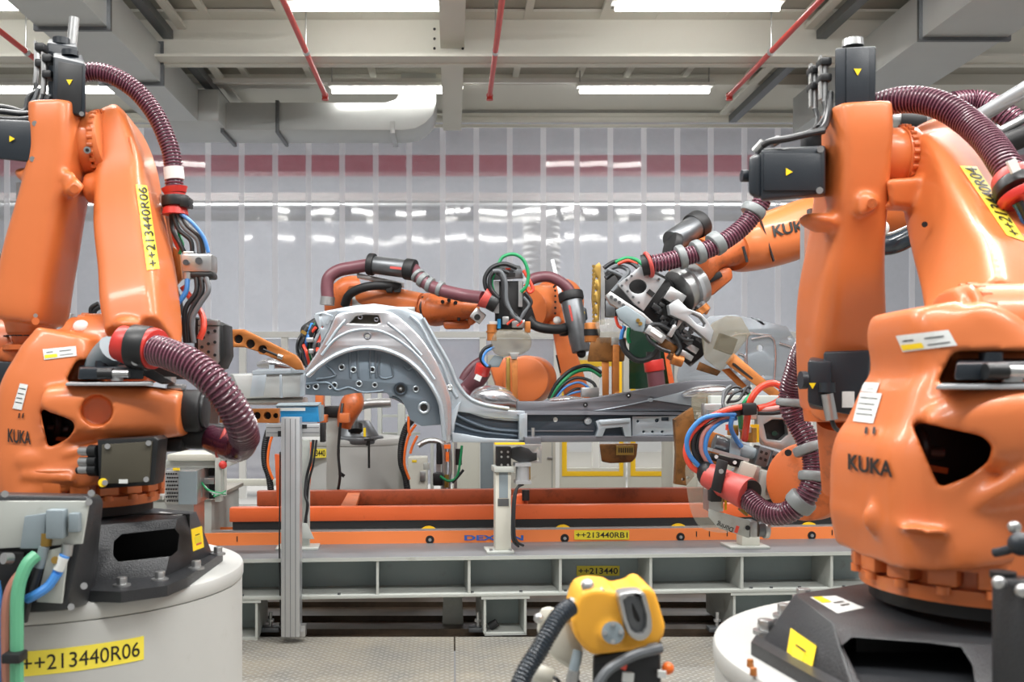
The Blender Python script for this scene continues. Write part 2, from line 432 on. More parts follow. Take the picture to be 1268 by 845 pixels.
# ================================================================ camera, light
cam = bpy.data.cameras.new('camera'); cam.sensor_width = 36; cam.lens = 36*F/1268
cam.shift_x = (634-CX)/1268; cam.shift_y = (CY-422.5)/1268; cam.clip_end = 100
cam.dof.use_dof = True; cam.dof.focus_distance = 4.7; cam.dof.aperture_fstop = 4.0
co = bpy.data.objects.new('camera', cam); COL.objects.link(co); co.location = (0, 0, H); co.rotation_euler = (math.pi/2, 0, 0); SC.camera = co
SC.view_settings.view_transform = 'Standard'; SC.view_settings.look = 'None'; SC.view_settings.gamma = 1; SC.view_settings.use_curve_mapping = False
SC.view_settings.exposure = 0.2
w = bpy.data.worlds.new('hall_light'); SC.world = w; w.use_nodes = True
nt = w.node_tree; bg = nt.nodes['Background']
tc = nn(nt, 'ShaderNodeTexCoord'); sp = nn(nt, 'ShaderNodeSeparateXYZ'); nt.links.new(tc.outputs['Generated'], sp.inputs[0])
rp = nn(nt, 'ShaderNodeValToRGB'); nt.links.new(sp.outputs['Z'], rp.inputs[0])
mr = nn(nt, 'ShaderNodeMapRange'); mr.inputs['From Min'].default_value = -1; nt.links.new(sp.outputs['Z'], mr.inputs['Value']); nt.links.new(mr.outputs[0], rp.inputs[0])
e = rp.color_ramp.elements; e[0].position = .3; e[0].color = (.6, .6, .6, 1); e[1].position = .8; e[1].color = (1.0, .99, .97, 1)
nt.links.new(rp.outputs[0], bg.inputs[0]); bg.inputs[1].default_value = .46
# unseen broad area lights added over the aisle for stronger top-down light
for i, (x, y) in enumerate([(-2.3, 1.2), (.6, 1.2), (3.2, 1.2), (-2.3, 4.2), (.6, 4.2), (3.2, 4.2)]):
    l = bpy.data.lights.new('aisle_fill_light', 'AREA'); l.shape = 'RECTANGLE'; l.size = 2.2; l.size_y = .35; l.energy = 105; l.color = (1, .985, .96)
    o = bpy.data.objects.new('aisle_fill_light', l); COL.objects.link(o); o.location = (x, y, 4.3)
for i, x in enumerate((-4, 4)):  # unseen area lights added to brighten the hall behind the film
    l = bpy.data.lights.new('hall_fill_light', 'AREA'); l.shape = 'RECTANGLE'; l.size = 5; l.size_y = .5; l.energy = 800
    o = bpy.data.objects.new('hall_fill_light', l); COL.objects.link(o); o.location = (x, 14.2, 6.5)
# ================================================================ floor
Z = lambda z: z
b = B().m('tread')
def tread_material():
    m = bpy.data.materials.new('tread_plate'); m.use_nodes = True; nt = m.node_tree; bs = nt.nodes['Principled BSDF']
    g = nn(nt, 'ShaderNodeNewGeometry'); s = nn(nt, 'ShaderNodeSeparateXYZ'); nt.links.new(g.outputs['Position'], s.inputs[0])
    def mt(op, a, b=None):
        n = nn(nt, 'ShaderNodeMath', operation=op)
        for i, v in enumerate((a, b)):
            if v is None: continue
            if isinstance(v, (int, float)): n.inputs[i].default_value = v
            else: nt.links.new(v, n.inputs[i])
        return n.outputs[0]
    kx = 22.0
    u = mt('MULTIPLY', mt('ADD', s.outputs[0], s.outputs[1]), kx); v = mt('MULTIPLY', mt('SUBTRACT', s.outputs[0], s.outputs[1]), kx)
    fu = mt('SUBTRACT', mt('FRACT', u), .5); fv = mt('SUBTRACT', mt('FRACT', v), .5)
    par = mt('FLOORED_MODULO', mt('ADD', mt('FLOOR', u), mt('FLOOR', v)), 2.0)
    inv = mt('SUBTRACT', 1.0, par)
    a = mt('ADD', mt('MULTIPLY', fu, par), mt('MULTIPLY', fv, inv)); c = mt('ADD', mt('MULTIPLY', fv, par), mt('MULTIPLY', fu, inv))
    d = mt('SQRT', mt('ADD', mt('POWER', mt('DIVIDE', a, .46), 2.0), mt('POWER', mt('DIVIDE', c, .17), 2.0)))
    h = mt('MINIMUM', mt('MAXIMUM', mt('MULTIPLY', mt('SUBTRACT', 1.0, d), 2.5), 0.0), 1.0)
    bp = nn(nt, 'ShaderNodeBump', Strength=1.0, Distance=.004); nt.links.new(h, bp.inputs['Height']); nt.links.new(bp.outputs[0], bs.inputs['Normal'])
    no = nn(nt, 'ShaderNodeTexNoise', Scale=2.5, Detail=8.0, Roughness=.7); nt.links.new(g.outputs['Position'], no.inputs['Vector'])
    r = nn(nt, 'ShaderNodeValToRGB'); nt.links.new(no.outputs['Fac'], r.inputs[0])
    r.color_ramp.elements[0].position = .35; r.color_ramp.elements[0].color = hexc('#85847F'); r.color_ramp.elements[1].position = .72; r.color_ramp.elements[1].color = hexc('#A9A08E')
    mx = nn(nt, 'ShaderNodeMix', data_type='RGBA'); mx.inputs[7].default_value = hexc('#B9B8B4'); nt.links.new(h, mx.inputs[0]); nt.links.new(r.outputs[0], mx.inputs[6])
    nt.links.new(mx.outputs[2], bs.inputs['Base Color']); bs.inputs['Metallic'].default_value = .35; bs.inputs['Roughness'].default_value = .42
    return m
M['tread'] = tread_material()
b = B().m('tread')
for x0, x1 in ((-1.55, .008), (.016, 2.6), (2.61, 5)):
    b.box(Vector(((x0+x1)/2, 3.5+.0, -.01)), (x1-x0, 3.0, .02))
b.box(Vector((-3.4, 3.5, -.01)), (3.68, 3.0, .02))
b.m('concrete').box(Vector((0, 8.6, -.06)), (16, 3.9, .1)).box(Vector((0, 15.0, -.06)), (22, 8.8, .1)).box(Vector((0, 0, -.06)), (14, 4.0, .1))
struct('floor', b)
b = B().m('pit').box(Vector((.8, 5.85, -.06)), (7.5, 1.65, .04)).box(Vector((.8, 6.66, .07)), (7.5, .04, .14))
for y in (5.25, 5.55, 5.9, 6.3): b.box(Vector((.8, y, -.025)), (7.5, .1, .03))
tag(b.out('pit_boards'), 'brown boards laid in the pit below the conveyor beam', 'boards')
# ================================================================ back wall of film strips
def film():
    m = bpy.data.materials.new('clear_film'); m.use_nodes = True; nt = m.node_tree; bs = nt.nodes['Principled BSDF']
    bs.inputs['Base Color'].default_value = hexc('#B4B6C2'); bs.inputs['Roughness'].default_value = .045; bs.inputs['Alpha'].default_value = .52
    bs.inputs['Specular IOR Level'].default_value = 1.0
    g = nn(nt, 'ShaderNodeNewGeometry'); mp = nn(nt, 'ShaderNodeMapping'); mp.inputs['Scale'].default_value = (1.3, 1, .45); nt.links.new(g.outputs['Position'], mp.inputs[0])
    no = nn(nt, 'ShaderNodeTexNoise', Scale=1.5, Detail=1.0); nt.links.new(mp.outputs[0], no.inputs['Vector'])
    bp = nn(nt, 'ShaderNodeBump', Strength=.32, Distance=.03); nt.links.new(no.outputs['Fac'], bp.inputs['Height']); nt.links.new(bp.outputs[0], bs.inputs['Normal'])
    n2 = nn(nt, 'ShaderNodeTexNoise', Scale=3.0, Detail=8.0, Roughness=.7); nt.links.new(g.outputs['Position'], n2.inputs['Vector'])
    r = nn(nt, 'ShaderNodeMapRange'); r.inputs['To Min'].default_value = .40; r.inputs['To Max'].default_value = .66; nt.links.new(n2.outputs['Fac'], r.inputs['Value']); nt.links.new(r.outputs[0], bs.inputs['Alpha'])
    return m
M['film'] = film()
M['seam'] = mat('film_seam', '#F0F0F4', .35, alpha=.5)
M['dull_red'] = mat('crane_beam_red', '#B5485A', .5)
YW = 10.5
b = B()
x = -7.0
while x < 8.0:                                # each sheet is slightly bowed
    rings = []
    b.m('film'); n = 6; t = bmesh.new(); row = []
    for i in range(n+1):
        u = i/n; yy = YW+.010*math.sin(math.pi*u)*(1 if int(x*10) % 2 else .6)
        row.append((t.verts.new((x+.37*u, yy, 1.86)), t.verts.new((x+.37*u, yy, 4.11))))
    for p0, p1 in zip(row, row[1:]): t.faces.new((p0[0], p1[0], p1[1], p0[1]))
    b._add(t)
    b.m('seam').box(Vector((x, YW-.006, 2.985)), (.06, .006, 2.25))
    x += .363
struct('wall_back', b)
b = B().m('ceil_white')
b.cyl(Vector((-7, YW-.08, 4.16)), Vector((8, YW-.08, 4.16)), .035).box(Vector((.5, YW-.03, 4.1)), (15, .03, .03))
b.box(Vector((.5, YW, 4.2)), (15, .2, .04))
struct('trim_1', b)
# lower frame of the wall: rail, posts, cream kick panels, doors with yellow edges
b = B().m('white').bx(-300, 411, 1500, 418, YW-.05, .1)
for px in (300, 352, 405, 455, 598, 690, 738, 868, 935, 1010): b.bx(px-4, 418, px+4, 618, YW-.03, .08)
struct('trim_2', b)
b = B().m('cream')
for x0, x1, y0, y1 in ((-200, 205, 520, 624), (560, 688, 546, 624), (604, 640, 440, 560), (833, 905, 540, 624), (905, 1400, 560, 624)): b.bx(x0, y0, x1, y1, YW, .06, bev=.004)
b.m('film').bx(205, 420, 690, 600, YW+.02, .004)
struct('wall_back_panels', b)
for i, (x0, x1) in enumerate(((693, 775), (778, 833))):
    t = thing('door_%d' % (i+1), None, None, ((x0+x1)/2, 622, YW)); tag(t, kind='structure')
    b = B().m('cream').plate([(x0, 440), (x1, 440), (x1, 622), (x0, 622)], YW-.04, .05, holes=[[(x0+9, 450), (x1-8, 450), (x1-8, 580), (x0+9, 580)]]); b.out('frame', None, t)
    b = B().m('yellow_frame').plate([(x0+3, 446), (x1-3, 446), (x1-3, 590), (x0+3, 590)], YW-.055, .02, holes=[[(x0+9, 454), (x1-8, 454), (x1-8, 584), (x0+9, 584)]]); b.out('edge', None, t)
    b = B().m('clear').plate([(x0+8, 452), (x1-8, 452), (x1-8, 585), (x0+8, 585)], YW-.02, .006); b.out('pane', None, t)
# the hall seen dimly through the film
b = B().m('hall').box(Vector((0, 19, 3.5)), (30, .1, 9)); struct('wall_far', b)
b = B().m('dull_red').box(Vector((0, 14, 4.47)), (24, .3, .24)); tag(b.out('red_crane_beam'), 'red horizontal crane beam seen through the clear film wall', 'beam')
b = B().m('white').box(Vector((0, 14.5, 4.1)), (24, .2, .12)); tag(b.out('white_cable_tray'), 'white horizontal tray below the red beam behind the film wall', 'tray')
b = B().m('galv').cyl(Vector((-9, 13, 3.62)), Vector((9, 13, 3.62)), .12); tag(b.out('spiral_duct'), 'round spiral ventilation pipe running level behind the film wall', 'duct')
b = B().m('white').hosey([Vector((1.12, 12.2, .2)), Vector((1.12, 12.2, 2.0)), Vector((1.12, 12.2, 3.4))], .24, pitch=.08, depth=.06); tag(b.out('white_corrugated_pipe'), 'fat white corrugated pipe standing upright behind the film wall', 'pipe')
# ================================================================ ceiling
def meshgrid():
    m = bpy.data.materials.new('wire_mesh_panel'); m.use_nodes = True; nt = m.node_tree; bs = nt.nodes['Principled BSDF']
    g = nn(nt, 'ShaderNodeNewGeometry'); s = nn(nt, 'ShaderNodeTexVoronoi', feature='F1', distance='CHEBYCHEV', Scale=26.0, Randomness=0.0); nt.links.new(g.outputs['Position'], s.inputs['Vector'])
    r = nn(nt, 'ShaderNodeValToRGB'); nt.links.new(s.outputs['Distance'], r.inputs[0])
    r.color_ramp.elements[0].position = .30; r.color_ramp.elements[0].color = hexc('#55534C'); r.color_ramp.elements[1].position = .42; r.color_ramp.elements[1].color = hexc('#A5A298')
    nt.links.new(r.outputs[0], bs.inputs['Base Color']); bs.inputs['Roughness'].default_value = .5; bs.inputs['Metallic'].default_value = .2
    return m
M['mesh'] = meshgrid()
b = B().m('mesh').box(Vector((.5, 7.6, 4.26)), (15, 3.7, .02)); b.m('ceil_white').box(Vector((.5, 10, 4.27)), (15, 1.3, .03))
struct('ceiling', b)
b = B().m('ceil_white').box(Vector((.5, 7.75, 4.04)), (9.5, .012, .36)).box(Vector((.5, 7.72, 3.885)), (9.5, .27, .02)).box(Vector((.5, 7.72, 4.235)), (9.5, .27, .02))
for px in (538, 573):
    for py in (36, 48, 60): b.m('dark').cyl((px, py, 7.745), (px, py, 7.73), .012, seg=6)
tag(b.out('ceiling_cross_beam'), 'wide white steel cross beam spanning the ceiling, near the front lamps', 'beam')
b = B().m('ceil_white').box(Vector((0, 8.1, 4.0)), (.19, 4.3, .012)).box(Vector((0, 8.1, 4.12)), (.012, 4.3, .24))
tag(b.out('ceiling_centre_beam'), 'white steel beam running away from the viewer between the lamp pairs', 'beam')
b = B().m('ceil_white').box(Vector((.5, 9.25, 4.2)), (11, .12, .1)).box(Vector((.5, 6.6, 4.25)), (11, .06, .05))
tag(b.out('ceiling_rear_rail'), 'pale level rail across the ceiling above the rear lamps', 'rail')
for i, X in enumerate((-1.95, -1.35, -.75, .6, 1.2, 1.65, 2.2, 2.8)):
    b = B().m('ceil_white').box(Vector((X, 7.5, 4.235)), (.06, 3.5, .03))
    tag(b.out('ceiling_purlin'), 'thin white purlin holding the wire mesh ceiling panels', 'purlin', 'ceiling purlins')
for X, Y0, Y1, l in ((-2.62, 6, 10.2, 'dark channel rail running beside the left duct'), (3.05, 6, 10.2, 'grey strut channel running beside the right duct')):
    b = B().m('steel_dark').box(Vector((X+.35 if X < 0 else X-.1, (Y0+Y1)/2, 4.1)), (.08, Y1-Y0, .07)).m('ceil_white').box(Vector((X+.46 if X < 0 else X-.2, (Y0+Y1)/2, 4.16)), (.07, Y1-Y0, .03))
    tag(b.out('strut_channel'), l, 'rail')
# hangers
for px, y0, y1, Y in ((440, 20, 76, 8.0), (499, 14, 68, 8.2), (762, 22, 74, 8.0), (690, 14, 66, 8.2)):
    b = B().m('steel').cyl((px, y0, Y), (px+6, y1, Y), .008, seg=8).bx(px, y1-4, px+12, y1+4, Y, .05)
    tag(b.out('threaded_hanger'), 'thin threaded hanger rod dropping from the ceiling', 'hanger', 'threaded hanger rods')
# ducts
def duct_mesh(x0, x1, y0, y1, z0, z1, joints):
    b = B().m('galv').box(Vector(((x0+x1)/2, (y0+y1)/2, (z0+z1)/2)), (x1-x0, y1-y0, z1-z0))
    for j in joints: b.m('steel_dark').box(Vector(((x0+x1)/2, j, (z0+z1)/2)), (x1-x0+.05, .03, z1-z0+.05))
    return b
t = thing('ventilation_duct', 'galvanised square duct running away along the left of the ceiling', 'duct', Vector((-2.55, 7.3, 3.72)))
duct_mesh(-2.80, -2.33, 5.2, 8.88, 3.72, 4.02, (6.55, 7.75)).out('duct_run', None, t)
b = B().m('galv').box(Vector((-2.47, 9.29, 3.87)), (.66, .80, .30), bev=.02); b.out('corner_box', None, t)
t = thing('ventilation_duct', 'galvanised duct crossing the back of the ceiling and curving up at its right end', 'duct', P(400, 160, 9.2))
arc = [(276, 127), (478, 127), (490, 123), (496, 113), (497, 84), (540, 84), (540, 128), (536, 142), (527, 152), (514, 159), (498, 161), (276, 161)]
B().m('galv').plate(arc, 9.16, .5, bev=.004).out('duct_run', None, t)
b = B().m('steel_dark').plate([(341, 124), (345, 124), (345, 164), (341, 164)], 9.13, .56); b.plate([(273, 124), (277, 124), (277, 164), (273, 164)], 9.13, .56)
b.out('joint_flange', None, t)
b = B().m('steel').plate([(483, 150), (489, 150), (489, 165), (483, 165)], 9.14, .54).plate([(494, 84), (543, 84), (543, 88), (494, 88)], 9.14, .54); b.out('hanger_bracket', None, t)
t = thing('ventilation_duct', 'big galvanised square duct running away along the right of the ceiling', 'duct', Vector((3.5, 7.3, 3.72)))
duct_mesh(3.27, 3.86, 5.2, 9.3, 3.72, 4.05, (6.75, 8.2)).out('duct_run', None, t)
# lamps
def lamp(x0, x1, y, Y, lab):
    t = thing('fluorescent_lamp', lab, 'lamp', ((x0+x1)/2, y, Y), 'ceiling tube lamps')
    a, c = P(x0, y, Y), P(x1, y, Y)
    B().m('lamp_white').box((a+c)/2+Vector((0, .0, .045)), ((c-a).length+.06, .11, .035), bev=.004).out('housing', None, t)
    B().m('tube').cyl(a, c, .027, seg=16).out('light_tube', None, t)
    for p_ in (a, c): B().m('steel').cyl(Vector((p_.x, p_.y, p_.z+.06)), Vector((p_.x, p_.y, 4.25)), .006, seg=8).out('suspension_rod', None, t)
for x0, x1, y, Y, lab in ((361, 567, 9, 7.0, 'bright tube lamp left of the centre beam in the front row'), (762, 965, 9, 7.0, 'bright tube lamp right of the centre beam in the front row'),
    (-140, 32, 8, 7.0, 'bright tube lamp at the top left corner of the front row'), (411, 570, 112, 9.0, 'bright tube lamp below the bent duct in the rear row'),
    (718, 878, 112, 9.0, 'bright tube lamp right of the middle red pipe in the rear row'), (-5, 156, 112, 9.0, 'bright tube lamp behind the left robot in the rear row')):
    lamp(x0, x1, y, Y, lab)
for Y, XS in ((5.0, (-2.6, .9, 3.4)), (2.6, (-.9, 2.2))):
    for X in XS:
        c = Vector((X, Y, 4.03)); t = thing('fluorescent_lamp', 'ceiling tube lamp over the aisle in front of the robots, out of the picture', 'lamp', c, 'aisle tube lamps')
        B().m('lamp_white').box(c+Vector((0, 0, .045)), (1.26, .11, .035), bev=.004).out('housing', None, t)
        B().m('tube').cyl(c-Vector((.6, 0, 0)), c+Vector((.6, 0, 0)), .027, seg=12).out('light_tube', None, t)
for y, Y, l in ((5, 7.02, 'slim white carrier rail of the front lamp row'), (109, 9.02, 'slim white carrier rail of the rear lamp row')):
    a, c = P(-200, y, Y), P(1010 if Y < 8 else 885, y, Y)
    b = B().m('lamp_white').box((a+c)/2+Vector((0, .02, .07)), ((c-a).length, .05, .04)); tag(b.out('lamp_carrier_rail'), l, 'rail')
# sprinkler pipes
for X, Ye, l in ((-1.105, 8.43, 'red sprinkler pipe left of the front lamps'), (.326, 8.43, 'red sprinkler pipe nearest the centre beam'), (2.41, 8.43, 'red sprinkler pipe slanting beside the right tall motor'), (3.96, 8.35, 'red sprinkler pipe beyond the right duct'), (-3.22, 8.35, 'red sprinkler pipe at the far left')):
    t = thing('sprinkler_pipe', l, 'pipe', Vector((X, Ye, 3.82)))
    zz = 3.82
    B().m('pipe_red').cyl(Vector((X, 5.4, zz)), Vector((X, Ye, zz)), .021, seg=14).out('pipe_run', None, t)
    B().m('pipe_red').cyl(Vector((X, Ye, zz+.01)), Vector((X, Ye, zz-.04)), .022, .03, seg=14).sph(Vector((X, Ye, zz)), .03).out('sprinkler_head', None, t)
    B().m('steel').cyl(Vector((X, 7.3, zz)), Vector((X, 7.34, zz)), .028, seg=14).cyl(Vector((X, 7.32, zz+.02)), Vector((X, 7.32, 4.25)), .006, seg=8).out('pipe_clamp', None, t)
# ================================================================ conveyor beam, slightly turned: depth 5 + K * x
K = .07
GA = math.atan(K)
def G(px, py, v=0.0):
    """point on the vertical plane v metres behind the beam front"""
    rx = (px-CX)/F; c, s_ = math.cos(GA), math.sin(GA)
    Y = (v+5*c)/(c-s_*rx); return P(px, py, Y)
def gbox(b, x0, x1, z0, z1, v0, v1, bev=0):
    """box given by pixel columns (measured on its front plane), heights z and depths v"""
    a, c = G(x0, 477, v0), G(x1, 477, v0); n = Vector((-math.sin(GA), math.cos(GA), 0))
    m = (a+c)/2+n*(v1-v0)/2; m.z = (z0+z1)/2
    return b.box(m, ((c-a).length, abs(v1-v0), abs(z1-z0)), rz=GA, bev=bev)
def GY(px, v=0): return G(px, 477, v).y
def gz(px, py, v=0): return G(px, py, v).z
ZT, ZB = gz(560, 689.5), gz(560, 740)           # top and underside of the beam
t = thing('conveyor_beam', 'long pale grey steel beam with stiffener ribs carrying the orange conveyor', 'beam', G(680, 740))
b = B().m('beam_top'); gbox(b, 255, 1100, ZT-.018, ZT, 0, .50, .002); b.out('top_flange', None, t, 'worn grey top flange')
b = B().m('beam'); gbox(b, 255, 1100, ZB, ZB+.018, 0, .50, .002); gbox(b, 255, 1100, ZT-.019, ZT-.0005, -.002, .01); b.out('bottom_flange', None, t)
b = B().m('beam_web'); gbox(b, 255, 1100, ZB+.018, ZT-.018, .235, .25); b.out('web', None, t, 'blue grey web plate')
for px in (285, 355, 467.5, 581, 694, 806, 919, 1030):
    b = B().m('beam'); gbox(b, px-1.6, px+1.6, ZB+.016, ZT-.016, .004, .237); b.out('stiffener_rib', None, t)
b = B().m('steel_dark')
for px in (300, 420, 585, 645, 700, 770, 930, 955, 990, 1045):
    c = G(px, 736, .02); c.z = ZB+.018; b.cyl(c, c+Vector((0, 0, .008)), .009, seg=6)
b.out('flange_bolts', None, t)
def lab(name, x0, y0, x1, y1, v, txt, parent, m='dull_label', **k):
    return sticker(name, m, parent, G(x0, y1, v), G(x1, y1, v), G(x0, y0, v), txt, **k)
lab('number_label', 714, 701, 767, 713.5, .231, '++213440', t, label='yellow label reading ++213440', mar=(.04, .2), bold=.015)
for i, (x0, x1, lb, ct) in enumerate(((240, 323, 'short grey I-section foot under the left end of the conveyor beam', 0), (596, 656, 'short grey I-section foot under the middle of the conveyor beam', 1), (905, 1015, 'short grey I-section foot under the right part of the conveyor beam', 2))):
    t2 = thing('beam_foot', lb, 'support', G((x0+x1)/2, 788), 'feet of the conveyor beam')
    b = B().m('beam'); gbox(b, x0, x1, ZB-.014, ZB-.001, 0, .46); gbox(b, x0+4, x1-4, 0, .012, .01, .45); b.out('end_plate', None, t2)
    b = B().m('beam'); gbox(b, x0+3, x0+6, .012, ZB-.014, .005, .44); b.out('flange', None, t2)
    b = B().m('beam'); gbox(b, x1-7, x1-4, .012, ZB-.014, .005, .44); b.out('flange', None, t2)
    b = B().m('beam_web'); gbox(b, x0+6, x1-7, .012, ZB-.014, .22, .23); b.out('web', None, t2)
b = B().m('beam').plate([(549, 738), (572, 738), (575, 790), (547, 790)], 5.35, .02); b.bxr(560, 790, 5.35, 44, 5, .08)
tag(b.out('gusset_post'), 'sloping grey post in the shadow between the beam feet', 'post')
for i, (px, py, lb) in enumerate(((335, 776, 'small metal levelling screw and fitting beside the aluminium post foot'), (592, 780, 'small levelling screw beside the middle beam foot'), (888, 778, 'small black levelling screw beside the right beam foot'))):
    t2 = thing('levelling_screw', lb, 'fitting', P(px, 786, 5.12))
    c = P(px, 788, 5.12); c.z = 0
    B().m('steel_dark').box(c+Vector((0, 0, .012)), (.10, .07, .024), bev=.004).out('foot_plate', None, t2)
    B().m('steel').cyl(c+Vector((0, 0, .024)), c+Vector((0, 0, .10)), .010, seg=12).cyl(c+Vector((0, 0, .05)), c+Vector((0, 0, .062)), .02, seg=6).out('screw', None, t2)
    B().m('rubber').cyl(c+Vector((.06, -.02, .026)), c+Vector((.10, -.02, .05)), .022, seg=14).out('rubber_foot', None, t2)
# ---- orange track with rollers on the beam
t = thing('roller_track', 'bright orange roller track profile lying along the conveyor beam', 'conveyor', G(680, 672, .43))
zt0, zt1 = ZT, gz(680, 656.5, .43)
OFF = .43
b = B().m('track_orange'); gbox(b, 232, 1130, zt0, zt1, OFF, OFF+.012); b.out('front_profile', None, t)
b = B().m('steel'); gbox(b, 262, 1130, zt1, zt1+.012, OFF+.01, OFF+.05); b.out('steel_rail', None, t, 'bright steel running edge')
b = B().m('track_orange'); gbox(b, 232, 1130, zt0, zt1-.01, OFF+.30, OFF+.31); b.out('rear_profile', None, t)
for px in (356, 531, 698, 841.5, 1004, 1075):
    for_c = G(px, 656, OFF+.02); n = Vector((-math.sin(GA), math.cos(GA), 0)); c = G(px, 667, OFF-.002); c.z = zt1-.036
    r_ = B().m('yellow_frame').cyl(c+n*.014, c+n*.030, .062, seg=32).m('steel').cyl(c+n*.013, c+n*.031, .046, seg=28).out('roller', None, t)
    B().m('dark').cyl(c-n*.001+Vector((.006, 0, -.012)), c+n*.014+Vector((.006, 0, -.012)), .024, seg=20).m('steel').cyl(c-n*.008+Vector((.006, 0, -.012)), c+Vector((.006, 0, -.012)), .009, seg=12).out('roller_hub', None, r_)
    B().m('dark').plate([(px-16, 657), (px-12, 652.5), (px+12, 652.5), (px+16, 657)], c.y+.035, .004).out('roller_guard', None, r_)
lab('number_label', 711, 657, 779, 668.5, OFF-.003, '++213440RB1', t, label='yellow label reading ++213440RB1', mar=(.03, .2), bold=.012)
b = B(); 
writing(b, 'DEXION', G(575, 669.5, OFF-.001), G(648, 669.5, OFF-.001), G(575, 663, OFF-.001), 'ink_blue', bold=.03); b.out('lettering', None, t, 'blue maker lettering half hidden by the beam flange')
b = B().m('dark')
for px in (293, 862, 878, 900, 1030): gbox(b, px, px+1.2, zt0+.02, zt0+.05, OFF-.002, OFF)
b.out('slot_marks', None, t)
# ---- orange skid
t = thing('conveyor_skid', 'long orange steel skid frame riding on the roller track', 'skid', G(680, 650, .2))
V1, V2 = .46, 1.05
za, zb = gz(680, 647, V1), gz(680, 626, V1)
b = B().m('rail_orange'); gbox(b, 284, 1130, za+.018, zb, V1, V1+.07, .004); b.out('front_runner', None, t)
b = B().m('rubber'); gbox(b, 288, 1130, zt1+.014, za+.018, V1+.005, V1+.065); b.out('runner_strip', None, t, 'black running strip under the front runner')
zc, zd = gz(680, 624, V2), gz(680, 606, V2)
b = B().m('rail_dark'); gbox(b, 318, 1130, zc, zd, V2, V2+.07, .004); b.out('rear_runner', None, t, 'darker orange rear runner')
b = B().m('dark'); gbox(b, 320, 1130, zc-.03, zc-.002, V2, V2+.07); b.out('runner_strip', None, t)
for x0, x1 in ((421, 446), ):
    b = B().m('orange_worn').hull([G(x0, 628, .52), G(x1-6, 628, .52), G(x0+10, 610, 1.06), G(x1, 610, 1.06), G(x0, 634, .52), G(x1-6, 634, .52), G(x0+10, 616, 1.06), G(x1, 616, 1.06)]); b.out('cross_member', None, t)
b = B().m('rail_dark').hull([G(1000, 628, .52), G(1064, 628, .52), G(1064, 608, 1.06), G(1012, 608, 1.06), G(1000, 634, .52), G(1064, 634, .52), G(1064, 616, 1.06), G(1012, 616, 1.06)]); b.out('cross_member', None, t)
b = B().m('rail_orange'); b.plate([(340, 563), (355, 563), (352, 628), (343, 628)], GY(350, .75), .05, k=K); b.out('carrier_post', None, t)
b = B().m('rail_orange'); b.plate([(378, 548), (388, 548), (383, 612), (376, 612)], GY(380, .95), .05, k=K); b.out('carrier_post', None, t)
b = B().m('rail_orange').plate([(636, 616), (648, 613), (656, 628), (664, 631), (632, 631)], GY(650, .6), .10, k=K).cyl(G(650, 630, .62), G(650, 612, .62), .018); b.m('rubber').cyl(G(651, 620, .59), G(651, 607, .59), .022); b.out('body_rest', None, t, 'orange pin block that locates the car body')
# ---- posts on the beam
t = thing('clamp_post', 'square grey steel post bolted on the beam below the middle of the body side', 'post', G(620, 684, .02))
PV = .09
zp = ZT; b = B().m('beam'); gbox(b, 603, 637, ZT, ZT+.014, .05, .22, .002); b.out('base_plate', None, t)
b = B().m('steel')
for dx in (608, 632):
    c = G(dx, 684, .075); c.z = ZT+.014; b.cyl(c, c+Vector((0, 0, .01)), .010, seg=6)
b.out('anchor_bolts', None, t)
pt = gz(620, 585, PV); b = B().m('cream'); gbox(b, 613.5, 633, ZT+.014, pt, PV, PV+.09, .004); b.out('column', None, t)
b = B().m('mould'); gbox(b, 618, 629, gz(620, 617, PV), pt, PV-.002, PV+.001); b.m('steel_dark'); gbox(b, 616.5, 630, gz(620, 627, PV), gz(620, 618, PV), PV-.003, PV+.001); b.out('column_face', None, t, 'blue grey recessed strip and data plate')
b = B().m('beam'); gbox(b, 612, 637, pt, pt+.03, PV-.02, PV+.13, .003); b.out('head_plate', None, t)
t = thing('clamp_unit', 'black and steel locating clamp unit standing on the middle grey post', 'clamp', G(625, 580, .05))
b = B().m('dark'); gbox(b, 615, 633, pt+.03, gz(620, 554, PV), PV+.02, PV+.08, .003); b.out('clamp_body', None, t)
b = B().m('steel')
for x in (621, 629):
    for y in (560, 566, 576):
        c = G(x, y, PV+.02); b.cyl(c, c+Vector((0, -.006, 0)), .006, seg=10)
b.out('screws', None, t)
b = B().m('black').plate([(633, 556), (645, 553), (655, 556), (660, 561), (665, 561), (665, 570), (655, 573), (643, 573), (633, 568)], GY(640, PV), .06, k=K, bev=.004); b.out('clamp_arm', None, t)
b = B().m('steel').plate([(641, 550), (671, 550), (671, 574), (658, 574), (655, 570), (641, 574)], GY(650, .12), .015, k=K, holes=[(666, 569, 2), (666, 556, 1.5)]); b.out('mounting_plate', None, t)
b = B().m('alu').cyl(G(647, 574, .09), G(647, 597, .09), .036).m('brass').cyl(G(655, 577, .09), G(655, 594, .09), .008).cyl(G(641, 577, .09), G(641, 594, .09), .008).m('alu'); gbox(b, 638, 658, gz(650, 578, .05), gz(650, 574, .05), .05, .14); gbox(b, 639, 658, gz(650, 600, .05), gz(650, 596, .05), .05, .14); b.out('air_cylinder', None, t)
b = B().m('yellow_frame'); gbox(b, 613, 650, gz(620, 551, .04), gz(620, 549, .04), .04, .09); b.out('contact_strip', None, t, 'thin yellow contact strip')
b = B().m('cable_black').tube([G(648, 600, .07), G(640, 606, .06), G(637, 630, .04), G(637, 660, .03), G(640, 671, .03), G(648, 676, .05)], .007).tube([G(644, 600, .08), G(637, 612, .06), G(634.5, 640, .04), G(635, 668, .03), G(642, 677, .06)], .007); b.out('cable', None, t)
